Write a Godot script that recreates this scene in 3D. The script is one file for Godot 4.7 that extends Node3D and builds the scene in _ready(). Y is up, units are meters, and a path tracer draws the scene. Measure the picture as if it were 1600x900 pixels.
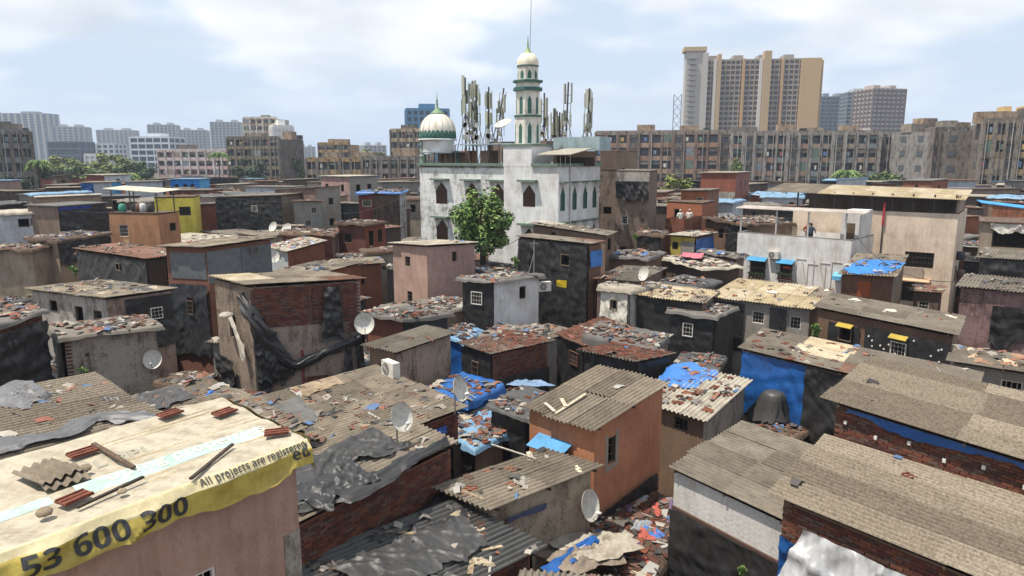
extends Node3D
# A dense settlement of tin and plastic roofs round a white mosque, seen from a roof 13 m up.

class MB:
	var v := PackedVector3Array()
	var n := PackedVector3Array()
	var c := PackedColorArray()
	var i := PackedInt32Array()
	var col := Color.WHITE
	var use_c := false
	func tri(a: Vector3, b: Vector3, d: Vector3) -> void:
		var k := (d - a).cross(b - a).normalized()
		var s := v.size()
		v.append(a); v.append(b); v.append(d)
		for q in 3:
			n.append(k)
			c.append(col)
			i.append(s + q)
	func quad(a: Vector3, b: Vector3, d: Vector3, e: Vector3) -> void:
		var k := (d - a).cross(b - a) + (e - a).cross(d - a)
		k = k.normalized()
		var s := v.size()
		v.append(a); v.append(b); v.append(d); v.append(e)
		for q in 4:
			n.append(k); c.append(col)
		for q in [0, 1, 2, 0, 2, 3]: i.append(s + q)
	func obox(o: Vector3, x: Vector3, y: Vector3, z: Vector3) -> void:   # centre and three half axes
		if x.cross(y).dot(z) < 0.0: z = -z
		quad(o - x + y + z, o + x + y + z, o + x - y + z, o - x - y + z)
		quad(o + x + y - z, o - x + y - z, o - x - y - z, o + x - y - z)
		quad(o + x + y + z, o + x + y - z, o + x - y - z, o + x - y + z)
		quad(o - x + y - z, o - x + y + z, o - x - y + z, o - x - y - z)
		quad(o - x + y - z, o + x + y - z, o + x + y + z, o - x + y + z)
		quad(o - x - y + z, o + x - y + z, o + x - y - z, o - x - y - z)
	func box(o: Vector3, s: Vector3) -> void:
		obox(o, Vector3(s.x / 2, 0, 0), Vector3(0, s.y / 2, 0), Vector3(0, 0, s.z / 2))
	func bar(a: Vector3, b: Vector3, w: float, h: float = -1.0) -> void:
		if h < 0.0: h = w
		var d := b - a
		if d.length() < 0.001: return
		var u := Vector3.UP if absf(d.normalized().y) < 0.95 else Vector3.RIGHT
		var x := d.cross(u).normalized()
		var y := x.cross(d).normalized()
		obox((a + b) / 2.0, d / 2.0, y * h / 2.0, x * w / 2.0)
	func tube(a: Vector3, b: Vector3, r0: float, r1: float, seg: int = 8) -> void:
		var d := (b - a).normalized()
		var u := Vector3.UP if absf(d.y) < 0.95 else Vector3.RIGHT
		var x := d.cross(u).normalized()
		var y := x.cross(d).normalized()
		var s := v.size()
		for k in seg + 1:
			var t := TAU * k / seg
			var o := x * cos(t) + y * sin(t)
			v.append(a + o * r0); v.append(b + o * r1)
			n.append(o); n.append(o); c.append(col); c.append(col)
		for k in seg:
			for q in [0, 2, 1, 1, 2, 3]: i.append(s + k * 2 + q)
		for k in range(1, seg - 1):
			for e in 2:
				var p := a if e == 0 else b
				var r := r0 if e == 0 else r1
				var q := v.size()
				for j in [0, k, k + 1]:
					var t = TAU * j / seg
					v.append(p + (x * cos(t) + y * sin(t)) * r); n.append(d * (1.0 if e else -1.0)); c.append(col)
				for j in ([0, 1, 2] if e else [0, 2, 1]): i.append(q + j)
	func grid(p: Array, w: int) -> void:   # rows of w points, smooth
		var h := p.size() / w
		var s := v.size()
		for y in h:
			for x in w:
				var a: Vector3 = p[y * w + mini(x + 1, w - 1)] - p[y * w + maxi(x - 1, 0)]
				var b: Vector3 = p[mini(y + 1, h - 1) * w + x] - p[maxi(y - 1, 0) * w + x]
				v.append(p[y * w + x]); c.append(col)
				var k := b.cross(a).normalized()
				n.append(k if k.length() > 0.5 else Vector3.UP)
		for y in h - 1:
			for x in w - 1:
				var o := s + y * w + x
				for q in [0, 1, w + 1, 0, w + 1, w]: i.append(o + q)
	func lathe(o: Vector3, prof: Array, seg: int, phase: float = 0.0, smooth := true) -> void:   # prof: Vector2(radius, height)
		if smooth:
			var p := []
			for q in prof:
				for k in seg + 1:
					var t := phase - TAU * k / seg
					p.append(o + Vector3(cos(t) * q.x, q.y, sin(t) * q.x))
			var rows := prof.size()
			var s := v.size()
			for y in rows:
				var dn: Vector2 = prof[mini(y + 1, rows - 1)] - prof[maxi(y - 1, 0)]
				for k in seg + 1:
					var t := phase - TAU * k / seg
					v.append(p[y * (seg + 1) + k]); c.append(col)
					n.append(Vector3(cos(t) * dn.y, -dn.x, sin(t) * dn.y).normalized())
			for y in rows - 1:
				for k in seg:
					var a := s + y * (seg + 1) + k
					for q in [0, seg + 1, 1, 1, seg + 1, seg + 2]: i.append(a + q)
		else:
			for y in prof.size() - 1:
				for k in seg:
					var t := phase - TAU * k / seg
					var t2 := phase - TAU * (k + 1) / seg
					var q: Vector2 = prof[y]
					var r: Vector2 = prof[y + 1]
					quad(o + Vector3(cos(t) * r.x, r.y, sin(t) * r.x), o + Vector3(cos(t2) * r.x, r.y, sin(t2) * r.x), o + Vector3(cos(t2) * q.x, q.y, sin(t2) * q.x), o + Vector3(cos(t) * q.x, q.y, sin(t) * q.x))
	func mesh() -> ArrayMesh:
		for k in range(0, i.size(), 3):      # faces turn the way their normals point
			var p := i[k]
			var q := i[k + 1]
			var r := i[k + 2]
			if (v[r] - v[p]).cross(v[q] - v[p]).dot(n[p] + n[q] + n[r]) < 0.0:
				i[k + 1] = r
				i[k + 2] = q
		var a := []
		a.resize(Mesh.ARRAY_MAX)
		a[Mesh.ARRAY_VERTEX] = v; a[Mesh.ARRAY_NORMAL] = n; a[Mesh.ARRAY_INDEX] = i
		if use_c: a[Mesh.ARRAY_COLOR] = c
		var m := ArrayMesh.new()
		if v.size(): m.add_surface_from_arrays(Mesh.PRIMITIVE_TRIANGLES, a)
		return m

var M := {}
var T := {}
var HS := {}          # houses by key
var foot := []        # footprints already taken
var used := {}
var hcount := 0
var fn := FastNoiseLite.new()

func numbered(s: String) -> String:
	if not used.has(s):
		used[s] = 0
		return s
	used[s] += 1
	return "%s_%03d" % [s, used[s]]

func tag(o: Node, label: String, cat: String, group := "") -> Node:
	o.set_meta("label", label)
	o.set_meta("category", cat)
	if group: o.set_meta("group", group)
	return o

func thing(called: String, label: String, cat: String, at: Vector3, group := "") -> Node3D:
	var o := Node3D.new()
	o.name = numbered(called)
	add_child(o, true)
	o.position = at
	tag(o, label, cat, group)
	return o

# commits a shape built in world coordinates as one mesh; its own node sits where its parent sits
func put(mb: MB, called: String, m: Material, parent: Node = self) -> MeshInstance3D:
	var o := MeshInstance3D.new()
	o.name = numbered(called) if parent == self else called
	var off := Vector3.ZERO
	if parent != self:
		var p: Node = parent
		while p != self:
			off += (p as Node3D).position
			p = p.get_parent()
	elif mb.v.size():
		off = Vector3.ZERO
		var bb := AABB(mb.v[0], Vector3.ZERO)
		for q in mb.v: bb = bb.expand(q)
		off = bb.get_center()
		off.y = bb.position.y
		o.position = off
	for k in mb.v.size(): mb.v[k] -= off
	o.mesh = mb.mesh()
	o.material_override = m
	parent.add_child(o, true)
	return o

func inst(mesh: Mesh, called: String, m: Material, parent: Node, xf: Transform3D) -> MeshInstance3D:
	var o := MeshInstance3D.new()
	o.name = numbered(called) if parent == self else called
	o.mesh = mesh
	o.material_override = m
	o.transform = xf
	parent.add_child(o, true)
	return o

# ---------------------------------------------------------------- textures and materials
func noise_img(size: int, freq: float, oct: int, seed_: int, type := FastNoiseLite.TYPE_SIMPLEX_SMOOTH) -> PackedByteArray:
	var f := FastNoiseLite.new()
	f.noise_type = type
	f.frequency = freq
	f.fractal_octaves = oct
	f.seed = seed_
	var im := f.get_seamless_image(size, size)
	im.convert(Image.FORMAT_L8)
	return im.get_data()

func streak_img(size: int) -> PackedByteArray:      # long vertical runs
	var f := FastNoiseLite.new()
	f.noise_type = FastNoiseLite.TYPE_SIMPLEX_SMOOTH
	f.frequency = 0.045
	f.fractal_octaves = 4
	f.seed = 71
	var im := f.get_seamless_image(size, size / 8)
	im.resize(size, size, Image.INTERPOLATE_CUBIC)
	im.convert(Image.FORMAT_L8)
	return im.get_data()

func ss(a: float, b: float, x: float) -> float:
	var t := clampf((x - a) / (b - a), 0.0, 1.0)
	return t * t * (3.0 - 2.0 * t)

func mix_tex(size: int, w: Vector3, lo: float, hi: float, dark: Color, light: Color, extra := 0.0, runs := 0.0) -> ImageTexture:
	var a: PackedByteArray = T.n1
	var b: PackedByteArray = T.n2
	var d: PackedByteArray = T.n3
	var r4: PackedByteArray = T.n4
	var out := PackedByteArray()
	out.resize(size * size * 3)
	for k in size * size:
		var f := (a[k] * w.x + b[k] * w.y + d[k] * w.z + r4[k] * runs) / 255.0
		var t := clampf((f - lo) / (hi - lo), 0.0, 1.0)
		var g := 1.0 - extra * (d[k] / 255.0 - 0.5) - extra * 0.8 * (b[k] / 255.0 - 0.5)
		out[k * 3] = clampi(int(255.0 * g * lerpf(dark.r, light.r, t)), 0, 255)
		out[k * 3 + 1] = clampi(int(255.0 * g * lerpf(dark.g, light.g, t)), 0, 255)
		out[k * 3 + 2] = clampi(int(255.0 * g * lerpf(dark.b, light.b, t)), 0, 255)
	var im := Image.create_from_data(size, size, false, Image.FORMAT_RGB8, out)
	im.generate_mipmaps()
	return ImageTexture.create_from_image(im)

func norm_tex(bytes: PackedByteArray, size: int, strength: float) -> ImageTexture:
	var im := Image.create_from_data(size, size, false, Image.FORMAT_L8, bytes)
	im.convert(Image.FORMAT_RGBA8)
	im.bump_map_to_normal_map(strength)
	im.generate_mipmaps()
	return ImageTexture.create_from_image(im)

func make_textures() -> void:
	var s := 512
	T.n1 = noise_img(s, 0.006, 4, 11)
	T.n2 = noise_img(s, 0.022, 4, 23)
	T.n3 = noise_img(s, 0.11, 3, 37)
	T.n4 = streak_img(s)
	T.grime = mix_tex(s, Vector3(0.26, 0.3, 0.32), 0.33, 0.55, Color(0.75, 0.72, 0.69), Color(1, 1, 1), 0.28, 0.12)
	T.stain = mix_tex(s, Vector3(0.28, 0.3, 0.28), 0.38, 0.5, Color(0.54, 0.52, 0.5), Color(1, 1, 1), 0.3, 0.14)
	T.asb = mix_tex(s, Vector3(0.25, 0.35, 0.4), 0.34, 0.62, Color(0.62, 0.59, 0.55), Color(1.0, 0.98, 0.94), 0.3)
	T.moss = mix_tex(s, Vector3(0.1, 0.3, 0.6), 0.34, 0.62, Color(0.55, 0.52, 0.48), Color(1.0, 0.97, 0.92), 0.35)
	T.dust = mix_tex(s, Vector3(0.3, 0.35, 0.35), 0.4, 0.7, Color(0.82, 0.82, 0.83), Color(1, 0.98, 0.95), 0.25)
	T.clay = mix_tex(s, Vector3(0.3, 0.4, 0.3), 0.3, 0.7, Color(0.6, 0.55, 0.52), Color(1, 1, 1), 0.3)
	T.rubble = mix_tex(s, Vector3(0.2, 0.4, 0.4), 0.4, 0.6, Color(0.35, 0.3, 0.27), Color(1, 0.93, 0.85), 0.5)
	T.nf = norm_tex(T.n3, s, 3.0)
	T.nc = norm_tex(T.n2, s, 5.0)

func mat(col: String, tex := "", scale := Vector3(0.5, 0.5, 0.5), rough := 0.9, nrm := "", nstr := 0.5) -> StandardMaterial3D:
	var key := "%s|%s|%s|%s|%s|%s" % [col, tex, scale, rough, nrm, nstr]
	if M.has(key): return M[key]
	var m := StandardMaterial3D.new()
	m.albedo_color = Color(col)
	m.roughness = rough
	m.cull_mode = BaseMaterial3D.CULL_DISABLED
	if tex or nrm:
		m.uv1_triplanar = true
		m.uv1_world_triplanar = true
		m.uv1_scale = scale
	if tex: m.albedo_texture = T[tex]
	if nrm:
		m.normal_enabled = true
		m.normal_texture = T[nrm]
		m.normal_scale = nstr
	M[key] = m
	return m

func pl(col: String) -> StandardMaterial3D: return mat(col, "grime", Vector3(0.3, 0.14, 0.3), 0.93, "nf", 0.22)      # rendered, weathered wall
func old(col: String) -> StandardMaterial3D: return mat(col, "stain", Vector3(0.26, 0.13, 0.26), 0.95, "nf", 0.3)     # badly stained wall
func asb(col: String) -> StandardMaterial3D: return mat(col, "asb", Vector3(0.3, 0.3, 0.3), 0.95, "nf", 0.35)
func moss(col: String) -> StandardMaterial3D: return mat(col, "moss", Vector3(0.27, 0.27, 0.27), 0.95, "nf", 0.4)
func plastic(col: String, rough := 0.42) -> StandardMaterial3D: return mat(col, "dust" if Color(col).get_luminance() < 0.2 else "grime", Vector3(0.35, 0.35, 0.35), rough, "nc", 0.3)
func clay(k: int) -> StandardMaterial3D: return mat(["94583f", "824a37", "6a4335", "84675a", "735548", "946a52"][k % 6], "clay", Vector3(1.7, 1.7, 1.7), 0.9)
func flat(col: String, rough := 0.8) -> StandardMaterial3D: return mat(col, "", Vector3.ONE, rough)
func metal(col: String, rough := 0.45) -> StandardMaterial3D:
	var m := mat(col, "grime", Vector3(0.6, 0.6, 0.6), rough)
	m.metallic = 0.3
	return m
func roofmat(k: String, r: int) -> StandardMaterial3D:
	match k:
		"asb": return asb(["8c8479", "80786d", "968d81"][r % 3])
		"grey": return asb(["79736c", "6f6961", "837d75"][r % 3])
		"moss": return moss(["938b80", "7e766c", "a29a8f"][r % 3])
		"rust": return asb(["7d5c4d", "85665a", "74584c"][r % 3])
		"cream": return asb(["c6baa2", "bdb094", "cdc4b0"][r % 3])
		"white": return asb(["b4afa6", "a8a299", "bdb9b0"][r % 3])
		"blue": return plastic("2b63a8", 0.42)
		"sky": return plastic("7196b4", 0.5)
		"black": return plastic("4a4947", 0.5)
		"dusty": return plastic(["67635e", "5b5854", "726c62"][r % 3], 0.7)
		"brown": return mat(["76665a", "6b5c51", "807063"][r % 3], "rubble", Vector3(0.9, 0.9, 0.9), 0.95)
	return asb("a09888")

# ---------------------------------------------------------------- cloth, sheets, pieces
func nz(x: float, y: float, z: float) -> float: return fn.get_noise_3d(x * 10.0, y * 10.0, z * 10.0)

func ridge(v: float) -> float: return pow(maxf(0.0, 1.0 - absf(v) * 3.4), 1.5)

# a hung or laid sheet between four corners (top-left, top-right, bottom-left, bottom-right) with creases
func sheet(p00: Vector3, p10: Vector3, p01: Vector3, p11: Vector3, nrm: Vector3, amp: float, ragged: float, sd: float, step := 0.16, cuts := []) -> MB:
	var mb := MB.new()
	var nu := clampi(int(maxf(p00.distance_to(p10), p01.distance_to(p11)) / step * 1.5), 6, 70)
	var nv := clampi(int(maxf(p00.distance_to(p01), p10.distance_to(p11)) / step * 1.5), 6, 60)
	var pts := []
	var wu := p00.distance_to(p10)
	var wv := p00.distance_to(p01)
	for y in nv + 1:
		var v := float(y) / nv
		for x in nu + 1:
			var u := float(x) / nu
			var rag := 1.0 + ragged * (nz(u * wu * 0.35, 3.1, sd) + 0.5 * nz(u * wu * 1.3, 7.0, sd))
			var vv := v * rag
			var eu := u + ragged * 0.06 * nz(v * wv * 0.5, 9.0 + x * 0.0, sd + 4.0) * (1.0 if x == 0 or x == nu else 0.0)
			var p := p00.lerp(p10, eu).lerp(p01.lerp(p11, eu), vv)
			var th := fmod(sd * 2.37, 1.9) - 0.95
			var a := u * wu * cos(th) - v * wv * sin(th)
			var b := u * wu * sin(th) + v * wv * cos(th)
			var f1 := ridge(nz(a * 0.45 + b * 0.5, b * 0.16 - a * 0.1, sd))
			var f2 := ridge(nz(a * 0.9 - b * 0.8, b * 0.4, sd + 2.0))
			var f3 := ridge(nz(a * 1.9 + b * 0.5, b * 0.7 - a * 0.3, sd + 7.0))
			p += nrm * amp * (f1 * 0.9 + f2 * 0.6 + f3 * 0.4 + 0.5 * nz(a * 0.5, b * 0.5, sd + 9.0) + 0.5)
			pts.append(p)
	mb.grid(pts, nu + 1)
	if cuts.size():       # openings left free for windows
		var keep := PackedInt32Array()
		for y in nv:
			for x in nu:
				var inside := false
				for q in cuts:
					if (x + 0.5) / nu > q[0] and (x + 0.5) / nu < q[1] and (y + 0.5) / nv > q[2] and (y + 0.5) / nv < q[3]: inside = true
				if not inside:
					for k in 6: keep.append(mb.i[(y * nu + x) * 6 + k])
		mb.i = keep
	return mb

# an irregular patch of crumpled sheet lying round a point
func patch(c: Vector3, ax: Vector3, ay: Vector3, amp: float, sd: float, rag := 0.3) -> MB:
	var mb := MB.new()
	var n := ax.cross(ay).normalized()
	if n.y < 0.0: n = -n
	var na := clampi(int((ax.length() + ay.length()) * 26.0), 22, 120)
	var nr := clampi(int((ax.length() + ay.length()) * 8.0), 6, 34)
	var pts := []
	for r in nr + 1:
		var q := float(r) / nr
		for k in na + 1:
			var t := TAU * (k % na) / na
			var e := 1.0 / pow(pow(absf(cos(t)), 3.5) + pow(absf(sin(t)), 3.5), 1.0 / 3.5)
			var rr := q * e * (1.0 + rag * 1.5 * nz(cos(t) * 0.5, sin(t) * 0.5, sd) + rag * 0.9 * nz(cos(t) * 1.7, sin(t) * 1.7, sd))
			var p := ax * cos(t) * rr + ay * sin(t) * rr
			var pa := p.dot(ax.normalized())
			var pb := p.dot(ay.normalized())
			var f := ridge(nz(pa * 0.6 + pb * 0.5, pb * 1.5, sd + 1.0)) * 1.5
			var g := ridge(nz(pa * 1.5 - pb * 1.0, pb * 2.6 + pa * 0.7, sd + 5.0)) * 1.4
			pts.append(c + p + n * (0.02 + amp * (0.25 + f * 0.8 + g * 0.5 + 0.5 * nz(pa * 0.5, pb * 0.6, sd)) * (1.0 - 0.75 * pow(q, 4.0))))
	mb.grid(pts, na + 1)
	return mb

# a gathered band of sheet following a path on a wall
func ribbon(path: Array, widths: Array, nrm: Vector3, sd: float, amp := 0.12) -> MB:
	var mb := MB.new()
	var cv := Curve3D.new()
	for k in path.size():
		var tan: Vector3 = (path[mini(k + 1, path.size() - 1)] - path[maxi(k - 1, 0)]) / 5.0
		cv.add_point(path[k], -tan, tan)
	var L := cv.get_baked_length()
	var nu := clampi(int(L / 0.08), 8, 110)
	var nv := 20
	var pts := []
	for y in nv + 1:
		var v := float(y) / nv - 0.5
		for x in nu + 1:
			var u := float(x) / nu
			var p := cv.sample_baked(u * L)
			var q := cv.sample_baked(minf(u * L + 0.05, L)) - cv.sample_baked(maxf(u * L - 0.05, 0.0))
			var side := q.cross(nrm).normalized()
			var fi := u * (widths.size() - 1)
			var w := lerpf(widths[int(fi)], widths[mini(int(fi) + 1, widths.size() - 1)], fi - int(fi))
			w *= 1.0 + 0.7 * nz(u * L * 0.9, signf(v) * 3.0, sd)
			var f := 1.2 - absf(nz(u * L * 0.22 + v * w * 0.6, v * w * 1.5, sd + 3.0)) * 2.4 - absf(nz(u * L * 0.8 + v * w, v * w * 1.8, sd + 6.0)) * 1.1
			p += side * v * w + nrm * (0.05 + amp * (0.8 - 2.6 * v * v + f * 0.8))
			pts.append(p)
	mb.grid(pts, nu + 1)
	return mb

# a thick litter of small shards, rags and sticks lying on a roof, joined
func debris(A: Vector3, B: Vector3, C: Vector3, per_m2: float, rnd: RandomNumberGenerator, lift: float) -> MB:
	var U := A - B
	var V := C - B
	var nrm := U.cross(V).normalized()
	if nrm.y < 0: nrm = -nrm
	var cols := [Color("4a4846"), Color("3a3938"), Color("6b6762"), Color("8a8178"), Color("7a4a3a"), Color("7f523f"), Color("5d4338"), Color("8f877b"), Color("55504b"), Color("2f2e2e"), Color("94908a"), Color("6e655c"), Color("7d5544"), Color("9c958a"), Color("474442"), Color("5f574f"), Color("4a6384")]
	var mb := MB.new()
	mb.use_c = true
	for k in int(U.cross(V).length() * per_m2):
		var p := B + U * rnd.randf_range(0.02, 0.98) + V * rnd.randf_range(0.02, 0.98)
		if nz(p.x * 0.45, p.z * 0.45, 55.0) + rnd.randf_range(-0.12, 0.12) > 0.06: continue
		mb.col = cols[rnd.randi() % cols.size()].srgb_to_linear()
		var t := rnd.randf() * TAU
		var x := U.normalized().rotated(nrm, t)
		x = (x + nrm * rnd.randf_range(-0.25, 0.25)).normalized()
		var y := nrm.rotated(x, rnd.randf_range(-0.4, 0.4))
		y = (y - x * y.dot(x)).normalized()
		var z := x.cross(y)
		p += nrm * (lift + rnd.randf_range(0.0, 0.05))
		var kind := rnd.randi() % 4
		if kind < 2: mb.obox(p, x * rnd.randf_range(0.05, 0.17), y * 0.013, z * rnd.randf_range(0.04, 0.11))
		elif kind == 2:
			var l := rnd.randf_range(0.1, 0.32)
			var w := rnd.randf_range(0.06, 0.2)
			var m := p + y * rnd.randf_range(0.02, 0.09)
			mb.quad(p - x * l - z * w, m - z * w * 0.7, m + z * w, p - x * l * 0.8 + z * w)
			mb.quad(m - z * w * 0.7, p + x * l - z * w * 0.6, p + x * l * 0.9 + z * w * 0.8, m + z * w)
		else: mb.obox(p, x * rnd.randf_range(0.12, 0.4), y * 0.012, z * rnd.randf_range(0.012, 0.03))
	return mb

func debris_mat() -> StandardMaterial3D:
	if not M.has("debris"):
		var m := StandardMaterial3D.new()
		m.vertex_color_use_as_albedo = true
		m.roughness = 0.8
		m.cull_mode = BaseMaterial3D.CULL_DISABLED
		M["debris"] = m
	return M.debris

var tile_mesh: ArrayMesh
var brick_mesh: ArrayMesh
func make_pieces() -> void:
	var mb := MB.new()
	mb.box(Vector3(0, 0.012, 0), Vector3(0.38, 0.024, 0.23))
	for s in [-1, 1]:
		mb.box(Vector3(0, 0.032, s * 0.1), Vector3(0.36, 0.018, 0.025))
	mb.box(Vector3(0, 0.03, 0), Vector3(0.34, 0.014, 0.02))
	tile_mesh = mb.mesh()
	mb = MB.new()
	mb.box(Vector3.ZERO, Vector3(0.218, 0.066, 0.05))
	brick_mesh = mb.mesh()
# ---------------------------------------------------------------- houses
func flat_dir(v: Vector3) -> Vector3: return Vector3(v.x, 0, v.z)

func brickwork(root: Node3D, p0: Vector3, p1: Vector3, n: Vector3, reg: Array, holes: Array, rnd: RandomNumberGenerator, single: int) -> void:
	var L := flat_dir(p1 - p0).length()
	var d := flat_dir(p1 - p0) / L
	var bl := 0.232
	var bh := 0.077
	var mats := [mat("7d4938", "clay", Vector3(2, 2, 2), 0.92), mat("6f4236", "clay", Vector3(2, 2, 2), 0.92), mat("8a5640", "clay", Vector3(2, 2, 2), 0.92), mat("5f4239", "clay", Vector3(2, 2, 2), 0.92), mat("786053", "clay", Vector3(2, 2, 2), 0.92)]
	var cols := [Color("7d4938"), Color("6f4236"), Color("8a5640"), Color("5f4239"), Color("786053")]
	var mb := MB.new()
	mb.use_c = true
	var made := 0
	var row := 0
	var drop: float = reg[2] + bh / 2
	while drop < reg[3]:
		var s: float = reg[0] * L + (bl / 2 if row % 2 else bl)
		while s < reg[1] * L - bl / 2:
			var top := lerpf(p0.y, p1.y, s / L)
			var y := maxf(p0.y, p1.y) - drop
			var ok := y < top - bh / 2 and y > 0.1
			for h in holes:
				if absf(s - h[0]) < h[2] / 2 + bl / 2 and y > h[1] - 0.05 and y < h[1] + h[3] + 0.05: ok = false
			if ok and nz(s * 0.25, y * 0.25, 77.0) > -0.5:
				var k := rnd.randi() % 5
				var at := Vector3(p0.x, 0, p0.z) + d * (s + rnd.randf_range(-0.006, 0.006)) + Vector3(0, y, 0) + n * (0.004 + rnd.randf_range(-0.006, 0.007))
				if made < single:
					var b := Basis(d, Vector3.UP, d.cross(Vector3.UP))
					inst(brick_mesh, "brick", mats[k], root, Transform3D(b, at - root.position))
				else:
					mb.col = cols[k].srgb_to_linear()
					mb.obox(at, d * 0.109, Vector3(0, 0.033, 0), n * 0.025)
				made += 1
			s += bl
		drop += bh
		row += 1
	if mb.v.size():
		if not M.has("brick_vc"):
			var m := StandardMaterial3D.new()
			m.vertex_color_use_as_albedo = true
			m.roughness = 0.93
			m.albedo_texture = T.clay
			m.uv1_triplanar = true
			m.uv1_world_triplanar = true
			m.uv1_scale = Vector3(2, 2, 2)
			M["brick_vc"] = m
		put(mb, "bricks", M.brick_vc, root).set_meta("kind", "stuff")

# window in a wall opening: frame, dark pane behind, bars
func window(root: Node3D, o: Vector3, d: Vector3, n: Vector3, w: float, h: float, kind: String, rnd: RandomNumberGenerator) -> void:
	var up := Vector3.UP
	var mb := MB.new()
	var fw := 0.045
	var fc := {"bars": "5d5046", "white": "cfcac0", "dark": "6a5a4a", "green": "2f6a4f", "wood": "5d4030", "open": "77695a"}
	var c := o - n * 0.06
	mb.obox(c + d * (w / 2 - fw / 2), d * fw / 2, up * h / 2, n * 0.03)
	mb.obox(c - d * (w / 2 - fw / 2), d * fw / 2, up * h / 2, n * 0.03)
	mb.obox(c + up * (h / 2 - fw / 2), d * (w / 2 - fw), up * fw / 2, n * 0.03)
	mb.obox(c - up * (h / 2 - fw / 2), d * (w / 2 - fw), up * fw / 2, n * 0.03)
	var f := put(mb, "window", flat(fc.get(kind, "4a4038"), 0.7), root)
	if kind == "wood":
		mb = MB.new()
		mb.obox(o - n * 0.13, d * w / 2, up * h / 2, n * 0.01)
		put(mb, "shutter", mat("6a4631", "clay", Vector3(1.2, 0.4, 1.2), 0.8), f)
	if kind in ["bars", "white", "green", "wood"]:
		mb = MB.new()
		var k := maxi(2, int(w / 0.16))
		for q in range(1, k):
			mb.obox(c + d * (w * (float(q) / k - 0.5)), d * 0.009, up * (h / 2 - fw), n * 0.009)
		for q in [0.33, 0.66]:
			mb.obox(c + up * h * (q - 0.5) + n * 0.005, d * (w / 2 - fw), up * 0.009, n * 0.008)
		put(mb, "bars", flat("5a524a" if kind != "white" else "b8b3a8", 0.6), f)

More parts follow.
